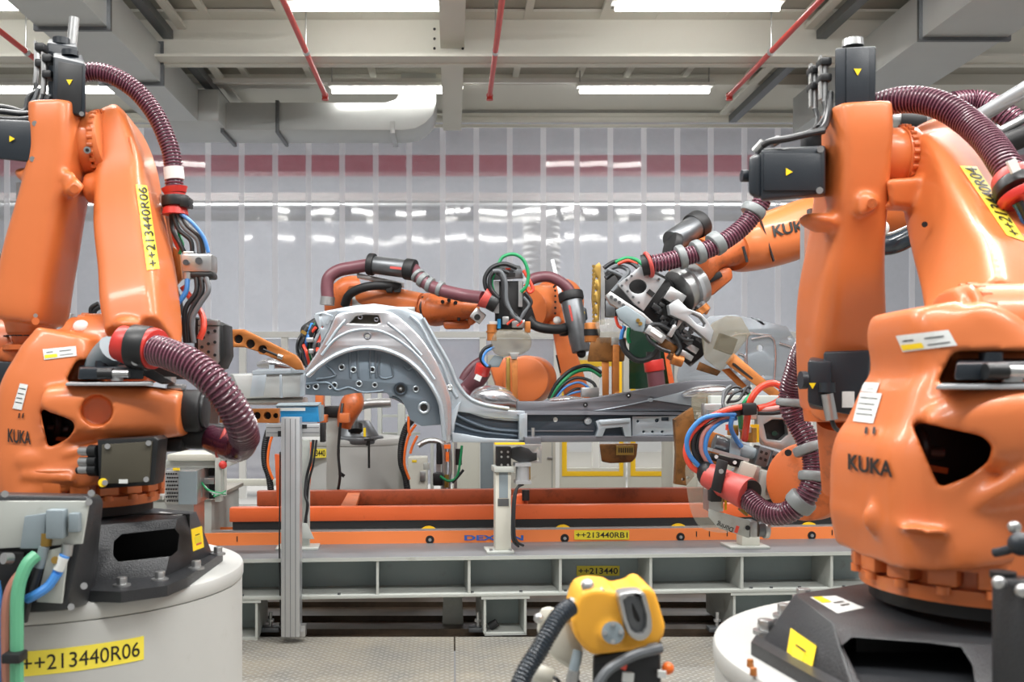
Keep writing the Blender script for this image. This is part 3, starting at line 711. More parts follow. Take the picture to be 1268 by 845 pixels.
# aluminium post in front
t = thing('aluminium_post', 'tall bright extruded aluminium post standing on the floor in front of the beam', 'post', P(360, 788, 4.93))
def extr(b, x0, x1, y0, y1, Y, d):
    b.m('alu').bx(x0, y0, x1, y1, Y, d, bev=.002)
    w = x1-x0; b.m('alu_shadow')
    for f in (.22, .5, .78): b.bx(x0+w*f-.5, y0+2, x0+w*f+.5, y1, Y-.0006, .003)
    return b
extr(B(), 348, 371, 517, 789.5, 4.86, .085).out('profile', None, t)
b = B().m('steel').bx(371, 775, 378, 789, 4.88, .05, bev=.002).cyl((374, 781, 4.88), (374, 781, 4.872), .008, seg=8); b.out('foot_bracket', None, t)
b = B().m('cable_black').tube([(347, 560, 4.93), (346.5, 620, 4.95), (346, 680, 4.95), (347, 740, 4.95), (349, 788, 4.95)], .004); b.out('cable', None, t)
t = thing('sensor_box', 'blue enclosure with a grey lid clamped on aluminium rails at the top of the post', 'enclosure', P(370, 525, 4.95))
b = B().m('blue').plate([(342, 504), (393, 503), (395, 523), (345, 523)], 4.97, .14, bev=.006); b.out('enclosure_body', None, t)
b = B().m('mould').hull([(341, 504, 4.96), (394, 503, 4.96), (341, 502, 4.96), (394, 501, 4.96), (345, 499, 5.12), (398, 498, 5.12), (398, 503, 5.12), (345, 504, 5.12)], bev=.003).bx(390, 502, 398, 522, 4.99, .1); b.out('lid', None, t)
b = B().m('paper').bx(344, 505, 378, 509, 4.966, .003); b.out('rating_label', None, t)
b = B(); b.m('alu').bx(329, 525, 396, 541, 4.955, .05, bev=.002).m('alu_shadow').bx(330, 529, 395, 530, 4.954, .002).bx(330, 535.5, 395, 536.5, 4.954, .002).m('dark').bx(371, 526, 380, 531, 4.952, .01).bx(344, 534, 350, 541, 4.952, .01).bx(396, 524, 402, 548, 4.96, .06, bev=.003); b.out('cross_rail', None, t)
# stout post behind on the beam (below the arch)
t = thing('support_post', 'slender grey steel post on the beam just right of the aluminium post', 'post', G(378, 668, .12))
b = B().m('beam'); gbox(b, 372, 383, ZT+.012, gz(378, 545, .30), .30, .36, .003); b.plate([(372, 648), (380, 648), (389, 668), (372, 668)], GY(378, .31), .012, k=K); gbox(b, 341, 394, ZT, ZT+.012, .24, .40, .002); b.out('column', None, t)
b = B().m('cable_black').tube([G(388, 545, .28), G(385, 570, .27), G(380, 590, .28), G(378, 612, .26), G(381, 625, .25), G(379, 640, .26), G(376, 660, .27)], .008).tube([G(392, 545, .28), G(388, 575, .27), G(382, 600, .28), G(379, 650, .26)], .006); b.out('cable', None, t)
t = thing('support_column', 'wide light grey column with a collar under the wheel arch', 'post', G(411, 620, 1.2))
b = B().m('beam').bx(404, 517, 419, 727, GY(411, 1.25), .10, bev=.004).m('steel').cyl(G(411, 517, 1.3), G(411, 532, 1.3), .048).m('dark').bx(398, 503, 426, 517, GY(411, 1.23), .12, bev=.01); b.out('column', None, t)
b = B().m('cable_black').tube([G(424, 500, 1.15), G(422, 520, 1.12), G(419, 560, 1.12), G(421, 590, 1.12), G(418, 610, 1.15)], .009).bxr(423, 588, 6.1, 8, 4, .02, 35); b.out('cable', None, t)
t = thing('block_post', 'low cream block with a base plate standing on the beam below the right gripper', 'post', G(928, 680, .03))
b = B().m('cream'); gbox(b, 919, 941, ZT+.012, gz(930, 656, .15), .15, .24, .004); b.out('column', None, t)
b = B().m('beam'); gbox(b, 905, 954, ZT, ZT+.012, .11, .28, .002); b.out('base_plate', None, t)
# ================================================================ car body side standing on the skid
t = thing('car_body_side', 'bare zinc-grey car body side with a big wheel arch and a long sill', 'car body', G(600, 548, .25))
CAR = t
BV = .25
def cp(b, ol, v, d, **k): return b.plate(ol, GY(560, v), d, k=K, **k)
# wheel arch outer panel: silver pressed arch
arch = [(377, 462), (383, 450), (391, 438), (400, 422), (408, 407), (413, 395), (420, 388), (440, 384), (463, 382), (486, 387), (500, 397), (515, 411), (528, 427), (541, 448), (551, 470), (558, 490), (560, 508), (558, 546), (549, 546), (547, 520), (543, 500), (535, 482), (521, 463), (503, 447), (483, 437), (462, 432), (440, 433), (420, 440), (400, 452), (384, 468)]
b = B().m('body_bright'); cp(b, arch, BV-.03, .05, sm=True, n=4, bev=.012, holes=[(455, 416, 3.2, 2.2), [(433, 400), (441, 392), (452, 390), (468, 391), (471, 399), (466, 401)]]); b.out('wheel_arch_panel', None, t, 'bright silver pressed wheel arch')
b = B().m('body')
b.tube([G(x, y, BV-.035) for x, y in ((380, 466), (398, 451), (418, 439), (440, 432), (462, 431), (484, 436), (504, 446), (522, 462), (536, 481), (545, 500), (548, 520), (550, 546))], .012)
b.out('arch_flange', None, t, 'rolled flange along the wheel arch')
b = B().m('body_mid').ring(G(455, 416, BV-.032), (0, 1, 0), .016, .004)
for c in ((446, 393), (466, 396)): b.ring(G(*c, BV-.02), (0, 1, 0), .010, .003)
b.out('boss', None, t)
b = B().m('olive'); cp(b, [(431, 402), (441, 391), (470, 390), (473, 402)], BV+.03, .004); b.out('opening_backing', None, t)
b = B().m('body')
for pts in (((398, 440), (415, 420), (440, 409), (470, 410), (498, 424), (520, 444), (538, 470)), ((404, 428), (416, 410), (428, 396)), ((480, 400), (500, 416), (522, 440))):
    b.tube([G(x, y, BV-.034) for x, y in pts], .007)
b.out('pressed_rib', None, t)
# grey quarter panel behind and above the arch, running down into the sill
quarter = [(390, 388), (408, 384), (434, 379), (463, 376), (500, 381), (522, 389), (527, 398), (540, 420), (554, 446), (562, 468), (571, 484), (583, 494), (600, 503), (628, 508), (650, 509), (650, 520), (610, 518), (582, 512), (566, 510), (561, 545), (552, 545), (549, 500), (540, 470), (520, 436), (500, 410), (482, 392), (463, 386), (430, 388), (414, 394), (404, 420), (396, 425), (402, 405), (392, 400)]
b = B().m('body'); cp(b, quarter, BV, .03, bev=.006, holes=[(520, 427, 1.6), (557, 480, 2.4), (545, 450, 1.2)]); b.out('quarter_panel', None, t)
b = B().m('body').tube([G(x, y, BV-.005) for x, y in ((508, 391), (520, 402), (534, 428), (548, 452), (557, 476), (566, 492))], .010).tube([G(x, y, BV-.005) for x, y in ((524, 394), (540, 422), (556, 450), (566, 474), (580, 492), (600, 501), (630, 506))], .010); b.out('pillar_edge', None, t)
b = B().m('steel').ring(G(557, 480, BV-.01), (0, 1, 0), .012, .005).sph(G(557, 480, BV-.008), .007); b.out('bolt', None, t)
# white-grey rear tip
b = B().m('body'); cp(b, [(388, 390), (401, 386), (414, 392), (407, 409), (398, 424), (396, 410)], BV-.01, .02, bev=.004, holes=[(397, 391, 1.6), (399, 405, 1.4)]); b.bxr(407, 396, GY(407, BV-.02), 3, 12, .01, 25).bxr(414, 391, GY(407, BV-.02), 2.5, 14, .01, 30); b.out('rear_tip', None, t)
# inner wheelhouse
inner = [(379, 466), (388, 450), (405, 438), (425, 432), (462, 430), (490, 438), (515, 455), (533, 478), (545, 500), (549, 526), (522, 528), (508, 520), (504, 508), (497, 496), (487, 489), (484, 493), (479, 487), (440, 487), (420, 491), (378, 489)]
b = B().m('body_inner'); cp(b, inner, BV+.05, .02, bev=.003, holes=[(496, 482, 5.5, 5.5)]); b.out('inner_wheelhouse', None, t, 'blue grey inner wheelhouse sheet')
b = B().m('body_inner')
for x in (433, 443, 458, 465): b.tube([G(x, 432, BV+.045), G(x, 452, BV+.045), G(x+1, 468, BV+.045)], .006)
b.tube([G(x, y, BV+.045) for x, y in ((404, 452), (412, 460), (414, 466), (392, 470))], .006).tube([G(x, y, BV+.045) for x, y in ((470, 440), (470, 466), (486, 466), (484, 450))], .006).tube([G(x, y, BV+.045) for x, y in ((500, 452), (506, 458), (512, 456), (520, 468))], .006)
b.tube([G(x, y, BV+.045) for x, y in ((379, 476), (405, 474), (417, 483), (432, 480), (450, 486), (475, 484))], .007)
b.out('pressed_rib', None, t)
for (x, y, r) in ((391, 479, 3), (381.5, 479, 2), (423, 455, 3), (437.5, 458, 3), (461, 458, 3), (444.5, 475.5, 3), (414, 477.5, 3), (409, 479.5, 2), (464, 477, 2.6), (515, 482, 3), (525, 505, 5.5)):
    c = G(x, y, BV+.045); rr = r/F*5.2
    B().m('body').ring(c, (0, 1, 0), rr*1.15, rr*.35, 20, 8).m('dark').cyl(c, c+Vector((0, .012, 0)), rr*.8, seg=18).out('grommet', None, t)
c = G(496, 482, BV+.035); B().m('dark').cyl(c, c+Vector((0, .03, 0)), .032).m('steel').sph(c, .010).m('body_dark').ring(c, (0, 1, 0), .030, .007).out('large_plug', None, t)
# underfloor lip of wheelhouse and bracket
b = B().m('body_inner').tube([G(x, y, BV+.1) for x, y in ((482, 491), (492, 494), (508, 504))], .010); b.out('brake_pipe', None, t)
# sill: dark section, light kick, long sill
b = B().m('body_dark'); cp(b, [(559, 503), (572, 496), (590, 510), (610, 517), (645, 521), (645, 547), (600, 545), (562, 538)], BV+.03, .03, bev=.004, holes=[(583, 508.5, 1.6), (590, 510.5, 1.6), (601, 513.5, 1.6), (612, 516.5, 2.4)]); b.out('sill_recess', None, t, 'dark grey sill recess behind the front edge')
b = B().m('body'); cp(b, [(577, 503), (600, 511), (645, 516), (645, 522), (625, 521), (600, 518), (578, 511)], BV+.01, .03, bev=.003, holes=[(583, 508, 1.5), (590, 510, 1.5), (601, 513.5, 1.5), (612, 516, 2.4)]); b.out('perforated_flange', None, t)
b = B().m('body'); cp(b, [(558, 512), (566, 502), (571, 497), (560, 536), (575, 538), (602, 543), (652, 545), (652, 549), (560, 548)], BV-.02, .05, bev=.004); b.out('sill_lower_edge', None, t)
b = B().m('body_dark').tube([G(x, y, BV+.02) for x, y in ((562, 512), (580, 522), (610, 532), (650, 535))], .013).tube([G(x, y, BV+.02) for x, y in ((562, 524), (590, 534), (640, 540))], .010); b.out('sill_bead', None, t)
b = B().m('body'); cp(b, [(643, 514), (653, 512), (653, 546), (643, 546)], BV-.03, .06, bev=.004); b.bxr(648, 530, GY(648, BV-.035), 3, 24, .01); b.out('sill_bracket', None, t, 'upright light bracket joining the two sill lengths')
b = B().m('body_mid')
rings = []
b.hull([G(640, 509, BV+.04), G(862, 511, BV+.04), G(640, 514, BV-.02), G(850, 514, BV-.02), G(640, 508, BV+.12), G(862, 508, BV+.12), G(640, 514, BV+.12), G(862, 514, BV+.12)], bev=.004)
b.out('sill_upper_ledge', None, t)
sill_top = [(640, 497), (690, 497), (730, 493), (780, 485), (820, 477), (858, 471), (905, 470), (930, 472), (930, 510), (862, 511), (700, 511), (640, 511)]
b = B().m('body_mid'); cp(b, sill_top, BV+.07, .04, bev=.008, holes=[(725, 501.5, 1.8), (778.5, 490, 2.4), (806, 495, 2.4)]); b.out('sill_top_panel', None, t, 'grey brown upper sill panel rising to the right')
b = B().m('body'); cp(b, [(735, 509), (775, 502), (820, 492), (858, 482), (900, 478), (925, 480), (900, 510), (860, 509)], BV+.05, .02, bev=.004, holes=[(806, 495.5, 1.8)]); b.out('reinforcement', None, t)
b = B().m('body_bright').loft([tuple(z) for z in ((845, 490, GY(845, BV+.03), 3, .02), (862, 487, GY(862, BV+.03), 8, .05), (885, 485, GY(885, BV+.03), 9, .06), (905, 484, GY(905, BV+.03), 5, .05))], e=2); b.out('bulge', None, t)
b = B().m('dark')
for c in ((725, 501.5), (778.5, 490), (806, 495)): b.ring(G(*c, BV+.066), (0, 1, 0), .009, .004, 16, 6)
b.out('grommets', None, t)
b = B().m('body_dark'); cp(b, [(653, 514), (865, 514), (862, 531), (845, 540), (653, 540)], BV+.03, .02, bev=.002, holes=[(688, 520, 3.0), (728, 521.5, 3)]); b.out('sill_web', None, t, 'dark grey sill web')
b = B().m('body'); cp(b, [(783, 516), (858, 515), (850, 534), (841, 539), (783, 540)], BV+.015, .014, bev=.002, holes=[(790, 522, 1.8), (813.5, 521, 2.5), (836, 521, 2.5), [(819, 517), (828, 517), (828, 521.5), (819, 521.5)], (797, 535, 1.7), (808, 535, 1.7), (820, 535, 1.7), (838, 535, 1.5)]); b.out('web_plate', None, t, 'lighter perforated plate on the sill web')
b = B().m('body_mid'); cp(b, [(653, 540), (868, 540), (862, 547), (653, 548)], BV-.01, .05, bev=.003); cp(b, [(653, 533), (735, 533), (735, 535), (653, 535)], BV+.02, .01); b.out('sill_bottom_flange', None, t)
c = G(688, 520, BV+.025); c2 = G(728, 521.5, BV+.02)
B().m('paper').cyl(c, c+Vector((0, .01, 0)), .012).out('plug', None, t); B().m('body').ring(c2, (0, 1, 0), .016, .005).sph(c2, .006).out('boss', None, t)
b = B().m('body'); cp(b, [(738, 522), (743, 520), (781, 518), (782, 541), (774, 541), (771, 529), (750, 531), (746, 541), (738, 541), (741, 531)], BV-.02, .05, bev=.003); cp(b, [(742, 522), (780, 519), (780, 523), (744, 526)], BV-.035, .07, bev=.003); b.out('jacking_bracket', None, t, 'raised light bracket on the sill')
b = B().m('steel').cyl(G(660, 541, BV-.03), G(660, 530, BV-.03), .010).m('body_mid'); gbox(b, 650, 670, gz(660, 550, .2), gz(660, 541, .2), .17, .28, .003); b.out('locating_pin', None, t)
# inner floor humps seen over the sill
b = B().m('body_bright').loft([(582, 498, 5.62, 4, .05), (592, 493, 5.62, 12, .12), (606, 492, 5.62, 15, .15), (622, 494, 5.62, 14, .13), (634, 498, 5.62, 9, .1), (644, 504, 5.62, 4, .06)], e=2.3); b.out('floor_hump', None, t, 'rounded bright silver floor hump')
b = B().m('body_bright').loft([(680, 496, 5.5, 2, .05), (700, 494, 5.5, 4, .1), (724, 495, 5.5, 2, .05)], e=2); b.out('floor_hump', None, t)
# rear end piece left of the arch
b = B().m('galv').hull([G(288, 464, .32), G(376, 462, .32), G(374, 492, .32), G(300, 494, .32), G(284, 463, .60), G(376, 460, .60), G(374, 488, .60), G(300, 490, .60)], bev=.006); b.out('rear_member', None, t, 'boxy galvanised rear member left of the arch')
b = B().m('body').plate([(313, 465), (330, 464), (326, 491), (309, 492)], GY(320, .30), .01, k=K).plate([(346, 464), (349, 464), (350, 493), (346, 493)], GY(347, .29), .02, k=K).plate([(372, 465), (378, 462), (377, 490), (371, 492)], GY(374, .28), .02, k=K); b.out('rear_member_seam', None, t)
b = B().m('body').plate([(360, 447), (371, 447), (371, 460), (360, 462)], GY(365, .25), .03, k=K, holes=[(365, 455, 1.5)], bev=.002).hull([G(312, 460, .3), G(378, 459, .3), G(378, 462, .3), G(312, 464, .3), G(320, 457, .6), G(378, 456, .6)]).bxr(336, 457, 5.4, 6, 10, .03); b.out('upper_flange', None, t)
b = B().m('galv').loft([(300, 497, 5.45, 4, .1), (335, 497, 5.45, 5, .12), (378, 496, 5.45, 4, .1)], e=2.5); b.out('lower_tube', None, t)
b = B().m('body_bright').loft([(322, 452, 5.75, 4, .1), (342, 450, 5.75, 8, .18), (365, 456, 5.75, 5, .1)], e=2.2); b.out('rear_floor_pressing', None, t)
# far pressed panel behind the right gun
b = B().m('body')
b.plate([(838, 468), (850, 410), (880, 392), (910, 390), (945, 398), (975, 405), (990, 430), (990, 470), (975, 478), (840, 474)], 6.25, .012, bev=.003, holes=[(941, 431, 4), (912, 413, 2), (978, 419, 2.5), [(930, 393), (940, 395), (950, 403), (944, 403)], (945, 466, 1.6), (915, 462, 1.8)])
p = b.out('pressed_floor_panel'); tag(p, 'upright pressed sheet metal panel with embossed loops behind the copper arms', 'panel')
b = B().m('body_bright')
for pts in (((925, 474), (925, 418), (938, 414), (955, 416)), ((930, 420), (955, 418), (960, 440), (958, 474)), ((912, 440), (904, 448), (908, 458), (920, 456), (922, 442), (914, 438)), ((965, 425), (982, 432), (984, 448), (976, 462)), ((900, 420), (915, 414), (940, 414)), ((912, 460), (928, 458))):
    b.tube([(x, y, 6.245) for x, y in pts], .008)
b.out('embossed_rib', None, p)
# ================================================================ the two big robots in front
class Sim:
    """the same robot seen nearer: picture scale s about (ax, ay) -> (bx, by), depth shifted"""
    def __init__(s_, s, ax, ay, bx, by, dY): s_.s, s_.a, s_.b, s_.d = s, (ax, ay), (bx, by), dY
    def __call__(s_, px, py, Y): return (s_.b[0]+(px-s_.a[0])*s_.s, s_.b[1]+(py-s_.a[1])*s_.s, Y+s_.d)
def lower_body(t, side, fy=625):
    Y = 3.1
    add = B(); L = side == 'L'
    def r(px, py, *k): return (27+(px-1080)/1.47, 541+(py-575)/1.47)+k      # pixels of the right robot
    if L:
        add.loft([(104, 604, Y, 86, .235), (100, 590, Y, 84, .235), (92, 572, Y, 78, .225), (86, 548, Y, 72, .215), (80, 520, Y, 66, .20), (80, 485, Y, 60, .19), (85, 455, Y, 50, .17), (91, 432, Y, 43, .15), (95, 414, Y, 36, .13)], e=4.5)
        add.loft([(70, 512, Y-.13, 34, .12), (100, 511, Y-.13, 36, .13), (140, 510, Y-.12, 34, .13), (180, 511, Y-.11, 33, .125), (212, 512, Y-.10, 30, .115), (232, 512, Y-.10, 27, .10)], e=3.2)
        add.hull([(60, 590, Y-.2), (195, 580, Y-.12), (75, 560, Y-.24), (180, 540, Y-.18), (120, 548, Y-.24), (185, 590, Y+.1), (60, 560, Y+.1)], bev=.02)
        add.hull([(24, 594, Y-.23), (92, 598, Y-.255), (26, 584, Y-.23), (88, 586, Y-.25), (100, 604, Y), (100, 592, Y), (40, 598, Y-.1), (40, 590, Y-.1)], bev=.005)
        add.sph((42, 572, Y-.19), .066, (1.1, .6, .75))
        cut = B().frustum([(49, 503), (62, 511), (80, 517), (91, 522), (93, 531), (86, 541), (76, 548), (66, 552), (60, 556)], Y-.50, Y-.02)
        cut.cyl((112, 509, Y-.5), (121, 509, Y-.20), .046, seg=28)
    else:
        add.loft([r(1220, 668, Y, 106, .255), r(1216, 640, Y, 107, .255), r(1208, 600, Y, 107, .24), r(1198, 560, Y, 99, .23), r(1188, 500, Y, 82, .205), r(1166, 440, Y, 54, .17), r(1138, 402, Y, 31, .15), r(1132, 382, Y, 20, .12)], e=4.2)
        add.loft([r(1150, 535, Y-.12, 22, .10), r(1200, 530, Y-.15, 34, .13), r(1270, 528, Y-.15, 38, .14), r(1360, 528, Y-.12, 38, .13)], e=3.4)
        add.hull([r(1118, 657, Y-.245), r(1172, 664, Y-.255), r(1108, 650, Y-.235), r(1172, 656, Y-.25), r(1110, 655, Y-.1), r(1180, 660, Y-.1)])
        add.hull([r(1170, 650, Y-.22), r(1275, 590, Y-.30), r(1330, 600, Y-.28), r(1275, 650, Y-.2), r(1170, 620, Y-.2), r(1275, 560, Y-.28)], bev=.03)
        add.sph(r(1102, 642, Y-.10), .058, (1.0, .5, .8))
        cut = B().frustum([r(1127, 520)[:2], r(1178, 532)[:2], r(1216, 540)[:2], r(1229, 552)[:2], r(1224, 572)[:2], r(1200, 590)[:2], r(1163, 605)[:2]], Y-.55, Y-.03)
    add.cyl((100, 432, Y+.06), (193, 432, Y+.06), .115, bev=.01, seg=36)
    add.cyl((88, 430, Y+.1), (112, 430, Y+.1), .10, seg=30)
    cut.hull([(76, 474, Y-.42), (205, 474, Y-.42), (96, 446, Y-.42), (205, 446, Y-.42), (82, 474, Y-.06), (205, 474, Y-.06), (96, 446, Y-.06), (205, 446, Y-.06)])
    body = cast('rotating_column', 'orange', t, add, cut, voxel=.007, sm=5)
    # dark insides of the triangular window
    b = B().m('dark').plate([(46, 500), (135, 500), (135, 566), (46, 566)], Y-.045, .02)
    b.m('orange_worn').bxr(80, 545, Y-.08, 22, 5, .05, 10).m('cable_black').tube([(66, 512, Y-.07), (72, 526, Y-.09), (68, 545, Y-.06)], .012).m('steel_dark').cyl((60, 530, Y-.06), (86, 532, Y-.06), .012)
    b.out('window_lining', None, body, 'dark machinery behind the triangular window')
    # toothed slewing flange
    add = B(); c0 = P(108 if L else 120, fy, Y); r0 = .222 if L else .248
    add.cyl(c0, c0+Vector((0, 0, .03)), r0, r0+.004, seg=64).cyl(c0+Vector((0, 0, .03)), c0+Vector((0, 0, .09)), r0-.022, r0-.02, seg=64)
    add.cyl(c0+Vector((0, 0, .07)), c0+Vector((0, 0, .115 if L else .15)), r0+.016, r0+.018, seg=64)
    k = 18
    for i in range(k):
        a = 2*math.pi*i/k+.1; d = Vector((math.cos(a), math.sin(a), 0))
        add.box(c0+d*(r0-.004)+Vector((0, 0, .072)), (.04, .056, .07), rz=a, bev=.004)
        add.cyl(c0+d*(r0+.006)+Vector((0, 0, .02)), c0+d*(r0+.006)+Vector((0, 0, .036)), .014, seg=12)
    add.m('orange'); add.out('slewing_flange', 'orange', t, 'notched orange slewing flange')
    B().m('dark').cyl(c0+Vector((0, 0, -.03)), c0+Vector((0, 0, .0)), r0-.02, seg=48).out('bearing_ring', None, t)
    # bolt ring round the drum
    b = B().m('orange_worn'); c = P(112, 432, Y+.06)
    for i in range(22):
        a = 2*math.pi*i/22; p = c+Vector((0, math.cos(a)*.106, math.sin(a)*.106)); b.cyl(p, p-Vector((.022, 0, 0)), .011, seg=8)
    b.out('drum_bolts', None, t)
    b = B().m('orange_worn').tube([P(x, y, z) for x, y, z in ((160, 408, Y+.02), (170, 412, Y-.04), (174, 425, Y-.062), (175, 440, Y-.06))], .003); b.out('drum_seam', None, t)
    # white cap (air balance plug)
    if side == 'L': b = B().m('white').sph((101, 406, Y-.02), .026, (1.05, 1, .95)).m('orange').cyl((101, 420, Y-.02), (101, 410, Y-.02), .034, .028); b.out('white_cap', None, t, 'round white cap')
    # motor on the shelf with grey plate
    m_ = B().m('motor').hull([(96, 470, Y-.24), (178, 470, Y-.24), (98, 456, Y-.24), (178, 455, Y-.24), (96, 470, Y-.06), (178, 470, Y-.06), (98, 452, Y-.06), (178, 452, Y-.06)], bev=.006).cyl((127, 456, Y-.15), (127, 447, Y-.15), .022).bx(98, 446, 178, 454, Y-.05, .08, bev=.01).out('motor', None, t, 'flat black motor on the shoulder shelf')
    b = B().m('steel').cyl((138, 463, Y-.26), (160, 463, Y-.26), .012).m('black').cyl((122, 463, Y-.26), (140, 463, Y-.26), .016).m('steel').cyl((145, 472, Y-.25), (145, 466, Y-.25), .018, seg=16); b.out('connector', None, m_)
    b = B().m('alu').hull([(82, 474, Y-.27), (186, 473, Y-.27), (80, 478, Y-.27), (190, 478, Y-.27), (86, 472, Y-.04), (190, 472, Y-.04), (86, 478, Y-.04), (190, 478, Y-.04)], bev=.003); b.out('shelf_plate', None, t, 'grey metal plate under the motor')
    # KUKA lettering, labels, marks
    if L: decal(body, 'maker_lettering', None, [(11, 548), (39, 551), (39, 535), (11, 531)], 'KUKA', mar=(0, 0), plain=True, bold=.02, label='black maker name')
    else: decal(body, 'maker_lettering', None, [r(1053, 582), r(1107, 592), r(1107, 572), r(1053, 562)], 'KUKA', mar=(0, 0), plain=True, bold=.02, label='black maker name')
    return body
def conn(b, x, y0, y1, Y, w=4):
    b.m('black').bx(x-w, y0, x+w, y0+(y1-y0)*.3, Y, .035, bev=.004)
    b.m('steel').cyl((x, y0+(y1-y0)*.3, Y+.015), (x, y0+(y1-y0)*.55, Y+.015), w*.8, seg=14)
    b.m('black').cyl((x, y0+(y1-y0)*.5, Y+.015), (x, y0+(y1-y0)*.68, Y+.015), w*.95, seg=14)
    b.m('steel').cyl((x, y0+(y1-y0)*.68, Y+.015), (x, y1, Y+.015), w*.75, seg=14)
    return b
def pedestal(name, lab, X, Yc, r, z):
    t = thing(name, lab, 'pedestal', Vector((X, Yc, 0)))
    b = B().m('pedestal').cyl(Vector((X, Yc, 0)), Vector((X, Yc, z-.05)), r, seg=128); b.out('drum', None, t)
    b = B().m('pedestal').cyl(Vector((X, Yc, z-.05)), Vector((X, Yc, z)), r+.004, seg=128, bev=.012); b.out('top_plate', None, t)
    b = B().m('pedestal').cyl(Vector((X, Yc, 0)), Vector((X, Yc, .02)), r+.05, seg=96); b.out('foot_flange', None, t)
    return t
# ---------------------------------------------------------------- left robot R06
PX, PY, PR, PZ = -1.29, 3.12, .60, .715
ped = pedestal('robot_pedestal', 'pale round concrete-coloured pedestal with yellow label ending R06, under the left robot', PX, PY, PR, PZ)
def curved_label(parent, txt, a0, a1, z0, z1, X, Yc, r, lab=None):
    b = B().m('yellow_label'); t = bmesh.new(); n = 24; V = []
    for i in range(n+1):
        a = a0+(a1-a0)*i/n
        V.append([t.verts.new((X+rr*math.sin(a), Yc-rr*math.cos(a), z)) for rr, z in ((r+.002, z0), (r+.002, z1), (r, z1), (r, z0))])
    for p, q_ in zip(V, V[1:]):
        for j in range(4): t.faces.new((p[j], q_[j], q_[(j+1) % 4], p[(j+1) % 4]))
    t.faces.new(V[0]); t.faces.new(V[-1][::-1]); bmesh.ops.recalc_face_normals(t, faces=t.faces); b._add(t)
    o = b.out('number_label', None, parent, lab)
    w = (a1-a0)*r; h = z1-z0
    tt = textmesh(txt, Matrix(), w*.93, h*.62, .0006)
    for v in tt.verts:
        a = a0+(v.co.x+w*.03)/r; rr = r+.0026+v.co.z
        v.co = Vector((X+rr*math.sin(a), Yc-rr*math.cos(a), z0+h*.19+v.co.y))
    l = B().m('ink'); l._add(tt); l.out('lettering', None, o)
def pang(px):                     # angle on the pedestal facing the camera ray of a pixel column
    rx = (px-CX)/F; best = None
    for i in range(-900, 900):
        a = i/900*1.5; x, y = PX+PR*math.sin(a), PY-PR*math.cos(a)
        e = abs(x/y-rx)
        if (x*math.sin(a)-y*math.cos(a)) < 0 and (best is None or e < best[0]): best = (e, a)
    return best[1]
a0, a1 = pang(22), pang(178)
curved_label(ped, '++213440R06', a0, a1, .535, .60, PX, PY, PR, 'yellow label reading ++213440R06')
rob = thing('industrial_robot', 'orange articulated robot on the left, numbered R06 on its arm, bolted to the round pedestal', 'robot', Vector((-1.17, 3.1, PZ)))
BODY = lower_body(rob, 'L', 620)
Y = 3.1
LINES = ((.1, .25, .9, .28, 'steel_dark'), (.1, .42, .8, .45, 'steel_dark'), (.1, .6, .85, .63, 'steel_dark'), (.1, .8, .9, .83, 'steel_dark'))
WARN = ((.03, .1, .42, .42, 'sticker'), (.5, .2, .9, .27, 'steel_dark'), (.1, .6, .3, .68, 'steel_dark'), (.5, .6, .85, .68, 'steel_dark'))
decal(BODY, 'warning_label', 'paper', [(55, 446), (95, 441), (94, 429), (53, 433)], extra=WARN, parent=rob)
decal(BODY, 'rating_label', 'paper', [(16, 506), (27, 508), (35, 477), (25, 475)], extra=LINES, parent=rob)
decal(BODY, 'lifting_slots', None, [(23, 518), (29.5, 518), (30.5, 512), (24, 512)], extra=((0, 0, .28, 1, 'dark'), (.72, 0, 1, 1, 'dark')), plain=True, parent=rob)
# base casting
Zp = PZ
def V3(px, py, Y, z=None):
    p = P(px, py, Y)
    if z is not None: p.z = z
    return p
def carve(name, m, parent, add, cut, bev=.006, label=None):
    """a straight-sided casting with a slot cut into it, edges rounded"""
    o = bpy.data.objects.new('raw', add.mesh('raw')); c = bpy.data.objects.new('cut', cut.mesh('cut')); COL.objects.link(o); COL.objects.link(c)
    md = o.modifiers.new('b', 'BOOLEAN'); md.object = c; md.operation = 'DIFFERENCE'; md.solver = 'EXACT'
    bv = o.modifiers.new('v', 'BEVEL'); bv.width = bev; bv.segments = 3; bv.limit_method = 'ANGLE'; bv.angle_limit = .5
    me = bpy.data.meshes.new_from_object(o.evaluated_get(bpy.context.evaluated_depsgraph_get())); me.materials.clear(); me.materials.append(M[m])
    for p in me.polygons: p.material_index = 0
    me.shade_smooth(); me.set_sharp_from_angle(angle=.9); me.name = name
    bpy.data.objects.remove(o); bpy.data.objects.remove(c)
    return link(name, me, parent, label)
foot = [(100, 752, 2.62), (150, 752, 2.60), (207, 740, 2.68), (232, 722, 2.80), (276, 690, 3.22), (90, 700, 3.5), (10, 700, 3.4), (20, 740, 2.7)]
add = B().m('cast_black').hull([V3(*p, Zp) for p in foot]+[V3(*p, Zp+.03) for p in foot])
add.out('foot_plate', None, rob, 'thick black foot plate')
add = B().m('cast_black').hull([V3(114, 720, 2.74, Zp+.02), V3(203, 712, 2.80, Zp+.02), V3(264, 690, 3.20, Zp+.02), V3(90, 700, 3.46, Zp+.02), V3(20, 700, 3.3, Zp+.02), V3(20, 720, 2.76, Zp+.02),
          P(118, 651, 2.82), P(220, 642, 2.90), P(243, 634, 3.14), V3(90, 640, 3.42, .89), V3(30, 650, 3.25, .89), P(30, 652, 2.86)])
cut = B().m('cast_black').frustum([(141, 671), (151, 662), (216, 655), (222, 662), (220, 682), (212, 689), (146, 696), (140, 688)], 2.4, 3.02)
base = carve('base_frame', 'cast_black', rob, add, cut, label='black cast iron base with a wide slot')
